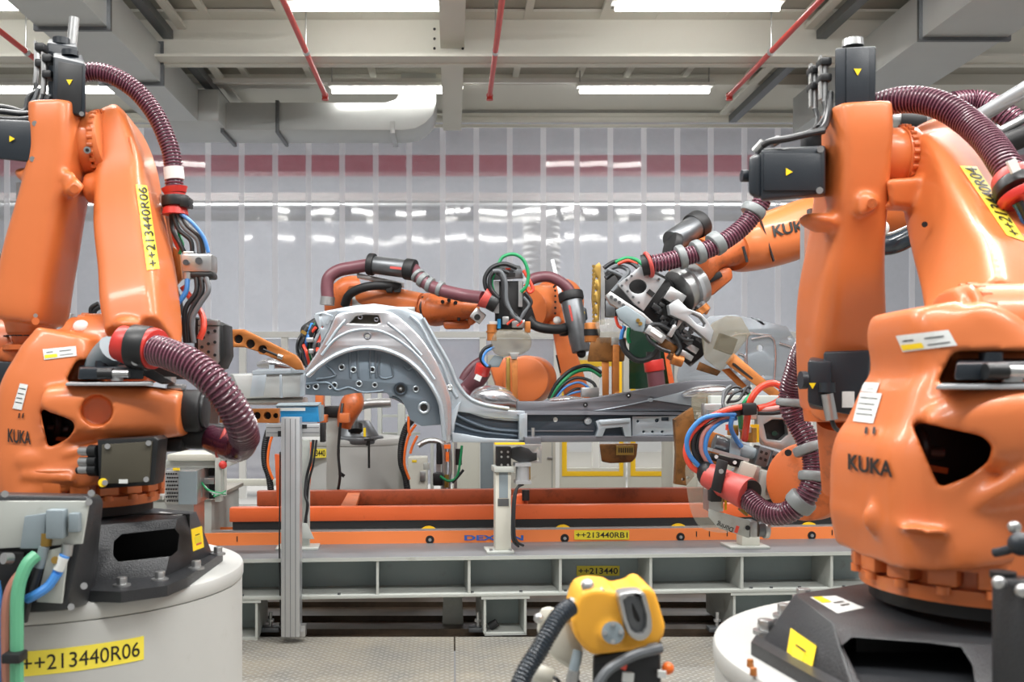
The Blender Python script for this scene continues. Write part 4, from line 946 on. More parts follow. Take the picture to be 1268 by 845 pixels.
B().m('dark').hull([V3(120, 690, 3.0, .76), V3(235, 690, 3.0, .76), V3(120, 690, 3.0, .90), V3(235, 690, 3.0, .90), V3(120, 690, 3.02, .76), V3(235, 690, 3.02, .76), V3(120, 690, 3.02, .90), V3(235, 690, 3.02, .90)]).out('slot_lining', None, base)
for px, py, yy in ((151, 727, 2.68), (198, 718, 2.76), (243, 706, 2.93), (270, 688, 3.18)):
    c = V3(px, py, yy, Zp+.028); B().m('steel').cyl(c, c+Vector((0, 0, .006)), .024, seg=20).cyl(c+Vector((0, 0, .006)), c+Vector((0, 0, .026)), .015, seg=6, bev=.002).out('anchor_bolt', None, rob)
sticker('warning_sticker', 'sticker', rob, (239, 683, 2.93), (252, 678, 3.02), (236, 656, 2.93), extra=((.2, .3, .8, .6, 'dull_label'), (.3, .65, .7, .7, 'ink'), (.3, .2, .8, .28, 'salmon')), label='yellow hand-crush warning sticker')
sticker('data_label', 'paper', rob, (200, 641.5, 2.95), (226, 638, 3.0), (204, 634, 3.1), extra=((.1, .2, .45, .6, 'dull_label'),))
# black cover plate on the column
b = B().m('black').plate([(120, 545), (191, 541), (196, 545), (192, 592), (190, 601), (122, 606)], 2.80, .10, bev=.006); cover = b.out('junction_box', None, rob, 'black junction box with olive lid')
B().m('olive').plate([(126, 551), (188, 547), (184, 597), (124, 600)], 2.79, .012, bev=.002).out('lid', None, cover)
b = B().m('steel')
for c in ((133, 553), (184, 549), (181, 594), (130, 598)): b.cyl((*c, 2.79), (*c, 2.783), .008, seg=12)
b.out('lid_screws', None, cover)
b = B().m('sticker').cyl((127.5, 598, 2.789), (127.5, 598, 2.785), 5.5, seg=20); b.m('paper').bx(147, 594, 158, 599, 2.787, .002); b.out('stickers', None, cover)
b = B()
for y in (559, 572, 582): b.m('steel').cyl((100, y, 2.84), (116, y, 2.82), .014, seg=12).m('black').cyl((112, y, 2.83), (122, y, 2.82), .019, seg=12)
b.m('cable_black').cyl((96, 583, 2.84), (106, 582, 2.83), .01); b.out('cable_glands', None, cover)
# motor cap at the end of the shoulder arm and hose behind
B().m('rubber').cyl((226, 509, 3.0), (252, 509, 3.0), .066, bev=.012, seg=36).m('black').cyl((250, 509, 3.0), (256, 509, 3.0), .055, bev=.006).out('end_cap', None, rob, 'black rubber end cap')
B().m('rubber').tube([(205, 541, 3.05), (225, 540, 3.05), (255, 541, 3.05), (276, 540, 3.08)], .040, seg=18).tube([(215, 535, 3.1), (228, 524, 3.12), (245, 526, 3.12), (262, 536, 3.1)], .022).bx(198, 543, 226, 560, 3.0, .1, bev=.01).out('black_elbow', None, rob, 'glossy black hose elbow')
# big purple hose in front
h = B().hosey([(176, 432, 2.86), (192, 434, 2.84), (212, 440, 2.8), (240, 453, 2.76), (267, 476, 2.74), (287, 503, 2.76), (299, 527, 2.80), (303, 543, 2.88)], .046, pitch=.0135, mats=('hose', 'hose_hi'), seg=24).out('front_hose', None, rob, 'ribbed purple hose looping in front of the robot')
B().m('hose').tube([(303, 540, 2.87), (299, 552, 2.9), (290, 555, 2.94), (275, 549, 3.0), (262, 543, 3.05)], .043, seg=22).m('salmon').ring((276, 546, 2.99), (1, .1, -.35), .05, .006).m('black').bx(264, 528, 276, 545, 3.02, .05, bev=.008).out('hose_elbow', None, rob)
c = B().m('red').cyl((147, 424, 2.88), (166, 430, 2.87), .052, .058, seg=30, bev=.004).cyl((186, 431, 2.86), (194, 433, 2.85), .062, .060, seg=30, bev=.004).m('black').cyl((163, 429, 2.87), (187, 432, 2.86), .066, seg=30, bev=.006).bx(163, 444, 184, 452, 2.83, .05, bev=.006).bx(178, 413, 196, 419, 2.84, .05, bev=.004).m('steel').cyl((168, 448, 2.83), (168, 448, 2.82), .012)
c.out('hose_clamp', None, rob, 'red and black hose clamp')
B().m('mould').tube([(140, 432, 2.95), (128, 445, 2.98), (122, 458, 3.0)], .045, .1 and 14).out('grey_boot', None, rob)
B().m('dark').hull([(165, 458, 2.95), (185, 455, 2.95), (195, 474, 2.92), (215, 474, 2.92), (170, 462, 3.05), (190, 458, 3.05), (200, 476, 3.05), (218, 476, 3.05)]).m('steel').cyl((209, 474, 2.95), (209, 467, 2.95), .022).bx(206, 476, 226, 484, 2.97, .05, bev=.006).m('dark').bx(160, 455, 240, 470, 3.12, .05).out('hose_bracket', None, rob)
# link arm (right branch) and elbow
add = B().loft([(142, 147, 3.52, 14, .08), (148, 165, 3.50, 22, .12), (158, 205, 3.46, 27, .13), (162, 245, 3.42, 30, .14), (165, 290, 3.34, 34, .14), (172, 340, 3.26, 36, .14), (176, 390, 3.18, 37, .14), (178, 425, 3.12, 35, .12)], e=6)
add.cyl((108, 234, 3.36), (136, 232, 3.36), .052, .06, bev=.006).hull([(100, 226, 3.32), (128, 222, 3.32), (104, 246, 3.32), (134, 246, 3.32), (104, 230, 3.42), (134, 226, 3.42), (108, 246, 3.42), (136, 246, 3.42)], bev=.01)
add.sph((158, 402, 3.02), .03, (1.5, 1, .7)).cyl((148, 402, 3.03), (168, 402, 3.03), .022)
link_arm = cast('link_arm', 'orange', rob, add, voxel=.008, sm=6)
B().m('orange').tube([(161, 170, 3.345), (170, 215, 3.315), (180, 270, 3.265), (190, 330, 3.185)], .006).out('arm_ridge', None, link_arm)
decal(link_arm, 'number_label', 'yellow_label', [(197, 333), (181.5, 230), (168, 229), (182, 335)], '++213440R06', mar=(.03, .16), label='yellow label reading ++213440R06', nx=20)
add = B().cyl((100, 180, 3.40), (124, 180, 3.40), .112, seg=48, bev=.008).cyl((121, 180, 3.40), (134, 178, 3.40), .118, seg=48, bev=.01)
elb = add.m('orange').out('elbow_drum', 'orange', rob)
b = B().m('orange_worn'); c = P(125, 180, 3.40)
for i in range(28):
    a = 2*math.pi*i/28; p = c+Vector((0, math.cos(a)*.115, math.sin(a)*.115)); b.cyl(p-Vector((.006, 0, 0)), p+Vector((.012, 0, 0)), .008, seg=8)
b.out('drum_bolts', None, elb); B().m('steel').cyl((108, 186, 3.286), (108, 186, 3.276), .012, seg=16).m('dark').cyl((108, 186, 3.276), (108, 186, 3.27), .006).out('oil_plug', None, elb)
# forearm (left branch)
add = B().loft([(76, 136, 3.35, 29, .13), (77, 160, 3.35, 28, .14), (77, 195, 3.35, 27, .14), (70, 235, 3.35, 29, .14), (62, 270, 3.35, 31, .14), (53, 310, 3.35, 34, .14), (45, 350, 3.35, 35, .14), (40, 385, 3.35, 35, .14), (38, 400, 3.35, 33, .13)], e=4.0)
add.cyl((38, 396, 3.35), (38, 417, 3.35), .088, .075, seg=40, bev=.01)
add.cyl((86, 228, 3.20), (98, 238, 3.22), .03).hull([(72, 210, 3.22), (90, 210, 3.22), (103, 232, 3.2), (96, 246, 3.2), (78, 238, 3.22), (76, 214, 3.3), (100, 236, 3.3), (78, 244, 3.3)], bev=.012)
add.loft([(22, 214, 3.3, 4, .03), (30, 217, 3.3, 8, .05), (44, 222, 3.3, 12, .06)], e=2.2)
fore = cast('forearm', 'orange', rob, add, voxel=.008, sm=6)
B().m('orange_worn').cyl((92, 234, 3.18), (92, 234, 3.165), .014, seg=14).m('orange').cyl((44, 398, 3.2), (44, 398, 3.18), .012).m('steel').cyl((44, 391, 3.2), (44, 391, 3.19), .007).out('forearm_bolts', None, fore)
B().m('orange_worn').cyl((39, 415, 3.35), (39, 428, 3.35), .065, .055, seg=36).cyl((36, 428, 3.35), (36, 434, 3.35), .085, seg=36).sph((32, 440, 3.38), .09, (1, 1, .6)).out('wrist_neck', None, rob)
b = B().m('dark')
for i in range(12):
    a = math.pi+i*.26; p = P(38, 417, 3.35)+Vector((math.cos(a)*.082, math.sin(a)*.082, 0)); b.box(p, (.018, .008, .004), rz=a+math.pi/2)
b.out('seam_marks', None, fore)
# motors
def top_motor(x0, y0, x1, y1, Y, parent, tri, d=.14):
    m_ = B().m('motor').hull([(x0, y0, Y), (x1, y0+(9 if x0 < 500 else 0), Y), (x0, y1-8 if x0 < 500 else y1, Y), (x1, y1, Y), (x0, y0-5, Y+d), (x1-4, y0-2, Y+d), (x0, y1, Y+d), (x1, y1, Y+d)], bev=.006).out('motor', None, parent, 'black upright motor on the elbow')
    b = B().m('black').plate([(x0+6, y0+6), (x1-4, y0+(11 if x0 < 500 else 4)), (x1-6, y1-3), (x0+4, y1-9)], Y-.004, .01, bev=.002); b.out('side_panel', None, m_)
    b = B().m('steel')
    for c in ((x0+3, y1-11 if x0 < 500 else y1-5), (x1-5, y1-4)): b.cyl((*c, Y), (*c, Y-.01), .008, seg=10)
    b.out('motor_screws', None, m_); warn(m_, tri, 4.5, Y-.006)
    return m_
m1 = top_motor(66, 70, 106, 145, 3.26, rob, (86, 101))
m0 = B().m('motor').hull([(58, 52, 3.46), (96, 58, 3.46), (60, 135, 3.46), (98, 140, 3.46), (60, 48, 3.58), (94, 52, 3.58), (62, 135, 3.58), (98, 140, 3.58)], bev=.006).cyl((76, 56, 3.5), (76, 48, 3.5), .03, seg=16).cyl((87, 70, 3.34), (87, 63, 3.34), .028, seg=16).out('motor', None, rob)
B().m('steel').cyl((92, 22, 3.55), (88, 62, 3.55), .018, seg=18).out('air_pipe', None, rob, 'short bright upright pipe')
b = B()
for x, y0, y1, yy in ((46, 52, 104, 3.4), (55, 66, 118, 3.3)):
    b.m('black').bx(x-4, y0, x+8, y0+10, yy, .05, bev=.006).m('steel').cyl((x, y0+8, yy+.02), (x, y0+22, yy+.02), 3.6, seg=14).m('black').bx(x-4, y0+20, x+8, y0+30, yy, .05, bev=.006).m('steel').cyl((x, y0+30, yy+.02), (x-2, y1, yy+.02), 3.6, seg=14).bx(x-4, y0-2, x-2, y1-4, yy+.01, .02)
b.m('cable_black').tube([(45, 104, 3.4), (40, 122, 3.38), (34, 134, 3.36), (42, 138, 3.3), (52, 130, 3.3)], .008).tube([(53, 118, 3.32), (50, 128, 3.3), (44, 138, 3.3), (30, 141, 3.28), (0, 138, 3.28), (-30, 136, 3.28)], .010).tube([(50, 112, 3.4), (36, 120, 3.36), (30, 138, 3.32), (10, 134, 3.3), (-30, 128, 3.3)], .010).tube([(60, 120, 3.28), (56, 134, 3.27), (46, 145, 3.25), (20, 149, 3.25), (-30, 146, 3.25)], .012)
b.m('cable_grey').tube([(48, 110, 3.38), (42, 124, 3.36), (36, 130, 3.34)], .008).tube([(62, 118, 3.3), (60, 132, 3.28)], .007)
b.out('motor_connectors', None, rob, 'steel cable plugs beside the motor')
m2 = B().m('motor').hull([(-30, 147, 3.22), (46, 150, 3.22), (-30, 194, 3.22), (46, 202, 3.22), (-30, 147, 3.36), (48, 150, 3.36), (-30, 194, 3.36), (48, 202, 3.36)], bev=.008).out('motor', None, rob, 'black level motor at the picture edge')
b = B().m('steel').cyl((43, 153, 3.22), (43, 153, 3.21), .009, seg=10).cyl((40, 197, 3.22), (40, 197, 3.21), .009, seg=10); b.out('motor_screws', None, m2); warn(m2, (14, 172), 4.5, 3.214, 90)
B().m('alu').bx(20, 226, 25, 280, 3.42, .03).m('steel_dark').bx(26, 226, 30, 270, 3.44, .03).out('cable_channel', None, rob)
# motor of the wrist at the left edge
m3 = B().m('motor').hull([(-20, 448, 3.3), (29, 448, 3.3), (-20, 494, 3.3), (25, 494, 3.3), (-20, 446, 3.4), (29, 446, 3.4), (-20, 494, 3.4), (25, 494, 3.4)], bev=.006).cyl((20, 474, 3.29), (20, 464, 3.29), .02).out('motor', None, rob, 'black wrist motor at the left picture edge')
B().m('steel').cyl((3, 490, 3.26), (8, 505, 3.26), .02, seg=14).m('cable_black').tube([(8, 505, 3.26), (13, 515, 3.27), (14, 530, 3.3)], .008).m('paper').bx(14, 486, 21, 494, 3.295, .003).out('connector', None, m3)
B().m('orange_worn').cyl((-20, 433, 3.45), (30, 433, 3.45), .11, .10).out('wrist_drum', None, rob)
# dress pack hose from behind the motor, down to the valve block
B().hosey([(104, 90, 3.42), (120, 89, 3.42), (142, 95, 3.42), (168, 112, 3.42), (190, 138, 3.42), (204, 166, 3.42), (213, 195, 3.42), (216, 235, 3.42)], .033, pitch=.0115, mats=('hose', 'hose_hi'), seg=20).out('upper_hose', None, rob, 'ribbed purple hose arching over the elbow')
B().m('paper').cyl((214.8, 208, 3.42), (216.2, 223, 3.42), .0345, seg=24).out('hose_label', None, rob)
cl = B().m('red').cyl((216, 233, 3.42), (217, 240, 3.42), .046, .038, seg=28).cyl((216.5, 240, 3.42), (217, 258, 3.42), .036, seg=28).cyl((217, 258, 3.42), (217, 266, 3.42), .042, .046, seg=28).m('black').cyl((217, 243, 3.42), (217.5, 256, 3.42), .048, seg=28, bev=.004).bx(222, 243, 234, 256, 3.38, .06, bev=.005).out('hose_clamp', None, rob, 'red hose end with a black clamp')
B().m('steel').cyl((196, 256, 3.46), (209, 256, 3.46), .012).bx(198, 240, 202, 270, 3.46, .03).bx(203, 260, 214, 345, 3.5, .02).m('copper').plate([(214, 305), (222, 312), (225, 345), (212, 360)], 3.48, .02).out('hose_carrier', None, rob)
vb = B().m('steel').bx(224, 314, 262, 337, 3.36, .09, bev=.008).bx(226, 311, 240, 318, 3.37, .06, bev=.004).m('steel_dark').cyl((230, 325, 3.36), (230, 325, 3.35), .01).cyl((246, 323, 3.36), (246, 323, 3.35), .012).m('black').bx(232, 337, 263, 344, 3.36, .08, bev=.006).m('steel').cyl((232, 338, 3.37), (232, 346, 3.37), .016).out('valve_block', None, rob, 'aluminium valve block with many cable ends')
def cables(specs, parent, name='cables', lab=None):
    """one child object per cable: colour, radius, points"""
    for m_, r, pts in specs:
        B().m(m_).tube(pts, r, seg=10).out(name, None, parent, lab)
cables([('cable_black', .008, [(212, 265, 3.42), (214, 285, 3.42), (222, 300, 3.4), (229, 314, 3.4)]), ('cable_black', .008, [(215, 265, 3.4), (221, 284, 3.4), (236, 298, 3.4), (238, 314, 3.4)]),
        ('cable_grey', .008, [(219, 265, 3.41), (228, 282, 3.4), (244, 297, 3.4), (247, 314, 3.4)]), ('cable_black', .008, [(222, 265, 3.42), (232, 280, 3.4), (248, 295, 3.4), (252, 314, 3.4)]),
        ('cable_blue', .007, [(224, 265, 3.4), (238, 276, 3.39), (252, 294, 3.39), (258, 313, 3.39)]), ('cable_green', .006, [(217, 265, 3.43), (222, 290, 3.43), (226, 303, 3.43), (222, 315, 3.43)]),
        ('cable_red', .008, [(213, 265, 3.44), (216, 295, 3.44), (224, 312, 3.44)]),
        ('cable_blue', .009, [(232, 346, 3.36), (230, 362, 3.35), (218, 380, 3.34), (216, 394, 3.35), (224, 402, 3.36)]), ('cable_red', .011, [(226, 355, 3.40), (238, 372, 3.4), (250, 390, 3.38), (252, 406, 3.36), (247, 420, 3.36)]),
        ('cable_black', .009, [(243, 344, 3.37), (243, 362, 3.36), (230, 382, 3.35), (228, 405, 3.35), (230, 425, 3.35)]), ('cable_black', .009, [(249, 344, 3.36), (250, 362, 3.35), (238, 382, 3.34), (233, 400, 3.33), (234, 425, 3.33)]),
        ('cable_grey', .009, [(255, 344, 3.35), (258, 360, 3.34), (248, 376, 3.33), (238, 396, 3.32), (240, 425, 3.32)]), ('cable_grey', .008, [(205, 340, 3.42), (214, 352, 3.4), (222, 370, 3.4), (226, 390, 3.42)])], rob, 'supply_cable')
# weld gun of the left robot: white housing and copper arms
gun = thing('welding_gun', 'spot welding gun beside the left robot with two perforated copper arms', 'welding gun', P(262, 430, 3.6))
B().m('black').plate([(240, 392), (264, 396), (277, 402), (279, 440), (272, 456), (264, 458), (238, 452)], 3.6, .16, bev=.02).out('housing', None, gun, 'rounded black housing')
g2 = B().m('steel').plate([(245, 404), (271, 404), (271, 447), (266, 454), (256, 446), (245, 446)], 3.585, .03, bev=.003).m('steel').bx(245, 396, 270, 403, 3.57, .04, bev=.004).out('mounting_plate', None, gun)
b = B().m('dark')
for c in ((248, 410), (252, 418), (258, 412), (266, 410), (250, 430), (258, 426), (266, 424), (258, 436), (266, 440)): b.cyl((*c, 3.586), (*c, 3.58), .006, seg=10)
b.out('bolt_holes', None, g2)
B().m('copper').plate([(277, 408), (302, 408), (318, 416), (366, 440), (372, 448), (376, 458), (366, 458), (352, 450), (320, 436), (302, 430), (277, 430)], 4.6, .05, bev=.003, holes=[(295, 420, 5.5), (310, 426, 5.5), (325, 433, 5.5)]).out('upper_arm', None, gun, 'copper arm with three round holes')
b = B().m('dark')
for c in ((295, 420), (310, 426), (325, 433)): b.cyl((*c, 4.63), (*c, 4.66), 5.8)
b.m('rubber').tube([(326, 433, 4.59), (338, 438, 4.585), (347, 442, 4.59)], .006).m('steel').cyl((344, 441, 4.585), (350, 443, 4.585), .012); b.out('arm_cable', None, gun)
B().m('copper').plate([(270, 507), (345, 506), (345, 524), (270, 524)], 4.65, .05, bev=.003, holes=[(318, 515, 4.6), (331, 515, 4.6), (341.5, 515, 4.0)]).out('lower_arm', None, gun, 'lower copper arm with round holes')
B().m('dark').bx(312, 510, 345, 520, 4.69, .01).out('arm_backing', None, gun)
B().m('steel_dark').hull([(268, 400, 3.7), (278, 405, 3.7), (270, 525, 3.75), (250, 525, 3.75), (275, 408, 4.65), (282, 430, 4.65), (272, 524, 4.7), (268, 507, 4.7)]).out('transformer', None, gun, 'dark steel transformer body')
# black box and plates beneath (between robot and beam): servo drive behind
# ---------------------------------------------------------------- grey connection box with cables at the lower left
box = thing('connection_box', 'black connection box with a scuffed grey metal face, at the lower left corner', 'box', (60, 750, 2.5))
B().m('cast_black').hull([(-60, 612, 2.52), (112, 615, 2.52), (-60, 765, 2.48), (82, 757, 2.47), (-60, 608, 2.75), (124, 612, 2.72), (-60, 700, 2.8), (116, 745, 2.7), (128, 620, 2.60), (106, 750, 2.58)], bev=.008).out('box_body', None, box)
fp = B().m('beam').plate([(-40, 621), (110, 621), (101, 674), (-40, 682)], 2.462, .012, bev=.002).plate([(60, 682), (84, 676), (76, 748), (45, 746)], 2.452, .012).out('face_plate', None, box, 'scuffed pale grey face plate')
B().m('mould').plate([(30, 640), (57, 636), (54, 680), (24, 680)], 2.445, .02, bev=.003).bx(56, 632, 78, 668, 2.43, .04, bev=.004).bx(84, 636, 97, 660, 2.44, .03, bev=.004).out('terminal_cover', None, box)
b = B().m('steel')
for c in ((110, 622), (88, 752), (104, 726), (113, 611), (6, 612)): b.cyl((*c, 2.50), (*c, 2.46), .009, seg=8)
b.out('box_screws', None, box)
B().m('brass').cyl((57, 660, 2.46), (56, 676, 2.46), 8, seg=14).m('steel').cyl((84, 674, 2.46), (82, 688, 2.46), 7, seg=14).m('mould').cyl((55, 677, 2.45), (48, 703, 2.45), 6.5, seg=12).m('cable_blue').cyl((80, 688, 2.45), (70, 712, 2.45), 6.5, seg=12).m('paper').cyl((79, 690, 2.448), (72, 706, 2.448), 6.7, seg=12).m('brass').cyl((68, 694, 2.46), (68, 694, 2.435), 4.5).cyl((66, 722, 2.46), (66, 722, 2.435), 4.5).m('steel').cyl((14, 692, 2.44), (4, 692, 2.42), 7, seg=14).m('dark').bx(-20, 684, 30, 745, 2.455, .02, bev=.005).out('cable_glands', None, box)
cables([('cable_brown', 7, [(30, 708, 2.44), (18, 722, 2.42), (10, 745, 2.41), (8, 790, 2.41), (10, 870, 2.41)]), ('cable_palegreen', 8, [(45, 688, 2.43), (32, 702, 2.41), (22, 735, 2.40), (21, 790, 2.40), (21, 870, 2.40)]),
        ('cable_blue', 6, [(70, 712, 2.44), (60, 726, 2.43), (46, 736, 2.42), (34, 742, 2.43)]), ('cable_black', 6, [(48, 703, 2.45), (42, 722, 2.44), (34, 745, 2.44), (28, 770, 2.44)]), ('cable_blue', 6, [(-6, 720, 2.42), (-2, 760, 2.41), (-2, 870, 2.41)])], box, 'supply_cable')
B().m('rubber').bx(1, 811, 24, 823, 2.36, .05, bev=.004).out('cable_tie', None, box)
# ---------------------------------------------------------------- right robot R04
QX, QY, QR, QZ = 1.19, 2.10, .60, .715
ped2 = pedestal('robot_pedestal', 'pale round pedestal at the lower right corner under the near right robot', QX, QY, QR, QZ)
rb = thing('industrial_robot', 'big orange articulated robot at the right edge, numbered R04 on its arm', 'robot', Vector((1.1, 2.11, QZ)))
MAP[0] = Sim(1.47, 27, 541, 1080, 575, -.99)
BODY = lower_body(rb, 'R', 643)
Y = 3.1
MAP[0] = None
decal(BODY, 'warning_label', 'paper', [(1119, 436), (1185, 428), (1174, 409), (1110, 416)], extra=WARN, parent=rb)
decal(BODY, 'rating_label', 'paper', [(1057, 522), (1082, 525), (1093, 488), (1066, 486)], extra=LINES, parent=rb)
decal(BODY, 'rating_label', 'paper', [(1067, 485), (1086, 487), (1090, 475), (1070, 474)], extra=LINES[:2], parent=rb)
decal(BODY, 'lifting_slots', None, [(1072, 538), (1086, 539), (1087, 530), (1073, 530)], extra=((0, 0, .25, 1, 'dark'), (.7, 0, .95, 1, 'dark')), plain=True, parent=rb)
# foot and base casting
foot = [(930, 800, 2.10), (945, 790, 2.25), (1010, 745, 2.55), (1230, 740, 2.6), (1420, 760, 2.5), (1450, 900, 1.8), (1330, 930, 1.62), (1090, 905, 1.68), (1040, 880, 1.76)]
B().m('cast_black').hull([V3(*p, QZ) for p in foot]+[V3(*p, QZ+.028) for p in foot]).out('foot_plate', None, rb, 'thick black foot plate')
add = B().m('cast_black').hull([V3(942, 790, 2.12, QZ+.02), V3(1058, 880, 1.77, QZ+.02), V3(1320, 900, 1.70, QZ+.02), V3(1420, 860, 2.0, QZ+.02), V3(1330, 760, 2.5, QZ+.02), V3(1030, 760, 2.5, QZ+.02),
     P(984, 736, 2.20), P(1031, 772, 1.95), P(1250, 800, 1.83), P(1400, 770, 2.1), P(1300, 720, 2.4), P(1100, 718, 2.42)])
cut = B().m('cast_black').frustum([(1043, 800), (1055, 790), (1150, 797), (1190, 802), (1204, 825), (1212, 890), (1130, 890), (1066, 845)], 1.4, 2.06)
base2 = carve('base_frame', 'cast_black', rb, add, cut, bev=.008, label='black cast iron base with an open side')
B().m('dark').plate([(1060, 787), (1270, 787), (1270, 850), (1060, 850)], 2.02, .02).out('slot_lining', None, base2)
b = B().m('orange_worn'); b.bxr(1085, 800, 1.98, 40, 8, .03)
for px, py, yy in ((948, 788, 2.17), (972, 765, 2.32), (990, 752, 2.42), (995, 745, 2.5)):
    c = V3(px, py, yy, QZ+.028); B().m('steel').cyl(c, c+Vector((0, 0, .008)), .028, seg=24).cyl(c+Vector((0, 0, .008)), c+Vector((0, 0, .032)), .018, seg=6, bev=.002).out('anchor_bolt', None, rb)
decal(base2, 'warning_sticker', 'sticker', [(973, 823), (1003, 845), (1012, 801), (980, 779)], extra=((.2, .3, .8, .6, 'dull_label'), (.3, .65, .7, .7, 'ink'), (.3, .2, .8, .28, 'salmon')), label='yellow hand-crush warning sticker', parent=rb)
decal(base2, 'data_label', 'paper', [(1037, 761), (1070, 754), (1035, 739), (1003, 741)], extra=((.05, .6, .4, .95, 'sticker'), (.45, .3, .8, .36, 'steel_dark'), (.4, .5, .8, .56, 'steel_dark')), label='white data label with a yellow corner', parent=rb)
for px, py, lb in ((929, 821, 'upper of two small copper electrode caps lying on the right pedestal'), (933, 832, 'lower of two small copper electrode caps lying on the right pedestal')):
    c = V3(px, py, (H-QZ)*F/(py+5-CY), QZ); t2 = thing('electrode_cap', lb, 'electrode cap', c); B().m('copper').cyl(c, c+Vector((0, 0, .016)), .0075, .0065, seg=16, bev=.002).out('cap_body', None, t2)
# black box in the corner
t2 = thing('cable_entry_box', 'blurred black box with plugs at the right edge above the near robot base', 'box', P(1262, 800, 1.55))
B().m('cast_black').hull([(1228, 716, 1.58), (1290, 720, 1.5), (1228, 900, 1.58), (1290, 900, 1.5), (1236, 712, 1.72), (1290, 714, 1.7), (1236, 880, 1.72), (1290, 880, 1.7)], bev=.008).out('box_body', None, t2)
B().m('steel').sph((1237, 722, 1.55), .011).sph((1266, 732, 1.52), .011).m('black').cyl((1242, 708, 1.6), (1242, 716, 1.6), .02).out('box_screws', None, t2)
B().m('motor').tube([(1232, 685, 1.66), (1246, 682, 1.64), (1262, 676, 1.62)], .008).sph((1264, 674, 1.6), .02).out('lever', None, t2)
B().m('steel').sph((1256, 653, 1.75), .012).out('grease_nipple', None, rb)
# link arm and elbow of R04
add = B().loft([(1146, 160, 3.03, 20, .07), (1152, 170, 3.02, 34, .09), (1168, 196, 2.98, 46, .11), (1187, 235, 2.88, 52, .12), (1207, 290, 2.74, 57, .125), (1226, 340, 2.58, 62, .125), (1243, 385, 2.42, 72, .125), (1255, 430, 2.28, 82, .12)], e=9)
add.hull([(1096, 222, 2.84), (1148, 218, 2.84), (1102, 256, 2.86), (1152, 258, 2.86), (1098, 224, 3.0), (1148, 222, 3.0), (1104, 254, 3.0), (1152, 258, 3.0)], bev=.01).hull([(1085, 252, 2.88), (1130, 250, 2.88), (1085, 262, 2.88), (1138, 264, 2.9), (1090, 250, 3.0), (1135, 250, 3.0)], bev=.008)
arm2 = cast('link_arm', 'orange', rb, add, voxel=.008, sm=6)
B().m('orange').hull([(1224, 332, 2.44), (1262, 330, 2.42), (1238, 345, 2.43), (1264, 372, 2.38), (1224, 334, 2.5), (1262, 332, 2.5), (1264, 372, 2.46), (1236, 350, 2.5)], bev=.006).m('steel').cyl((1226, 342, 2.43), (1218, 343, 2.43), .006).out('arm_bracket', None, arm2)
B().m('dark').cyl((1145, 278, 2.72), (1145, 278, 2.70), 3.5, seg=16).out('arm_hole', None, arm2)
decal(arm2, 'number_label', 'yellow_label', [(1270, 300), (1209, 207), (1188, 206), (1246, 292)], '++213440R04', mar=(.03, .16), nx=20, label='yellow label reading ++213440R04')
eb = B().m('orange').cyl((1082, 197, 2.98), (1112, 197, 2.98), .093, seg=48, bev=.006).cyl((1111, 197, 2.98), (1128, 197, 2.98), .098, seg=48, bev=.008).out('elbow_drum', None, rb)
b = B().m('orange_worn'); c = P(1118, 197, 2.98)
for i in range(28):
    a = 2*math.pi*i/28; p = c+Vector((0, math.cos(a)*.097, math.sin(a)*.097)); b.cyl(p-Vector((.012, 0, 0)), p+Vector((.004, 0, 0)), .008, seg=8)
b.out('drum_bolts', None, eb); B().m('steel').cyl((1088, 194, 2.89), (1088, 194, 2.882), .013, seg=16).m('dark').cyl((1088, 194, 2.882), (1088, 194, 2.878), .006).out('oil_plug', None, eb)
add = B().loft([(1056, 138, 2.95, 35, .11), (1057, 165, 2.95, 34, .12), (1056, 200, 2.96, 33, .12), (1053, 240, 2.98, 33, .12), (1048, 290, 3.02, 34, .125), (1043, 340, 3.06, 38, .13), (1040, 390, 3.12, 42, .13), (1038, 440, 3.18, 41, .13), (1037, 480, 3.22, 39, .125), (1037, 510, 3.24, 36, .12)], e=5)
add.hull([(1060, 240, 2.85), (1078, 237, 2.84), (1090, 250, 2.84), (1082, 262, 2.84), (1066, 268, 2.84), (1056, 268, 2.88), (1060, 240, 2.95), (1090, 252, 2.95), (1060, 268, 2.95)], bev=.012)
add.loft([(996, 271, 2.92, 6, .03), (1006, 273, 2.93, 9, .05), (1022, 277, 2.95, 13, .06)], e=2.2)
fore2 = cast('forearm', 'orange', rb, add, voxel=.008, sm=6)
B().m('orange_worn').cyl((1080, 252, 2.835), (1080, 252, 2.82), .014, seg=14).out('forearm_bolt', None, fore2)
B().m('orange_worn').cyl((1037, 508, 3.25), (1037, 522, 3.25), .11, .105, seg=40).cyl((1040, 520, 3.27), (1040, 606, 3.4), .075, .06, seg=32).hull([(1020, 560, 3.3), (1065, 520, 3.3), (1075, 600, 3.4), (1030, 612, 3.4), (1020, 560, 3.5), (1075, 540, 3.5), (1080, 600, 3.5), (1030, 612, 3.5)], bev=.02).out('wrist_neck', None, rb)
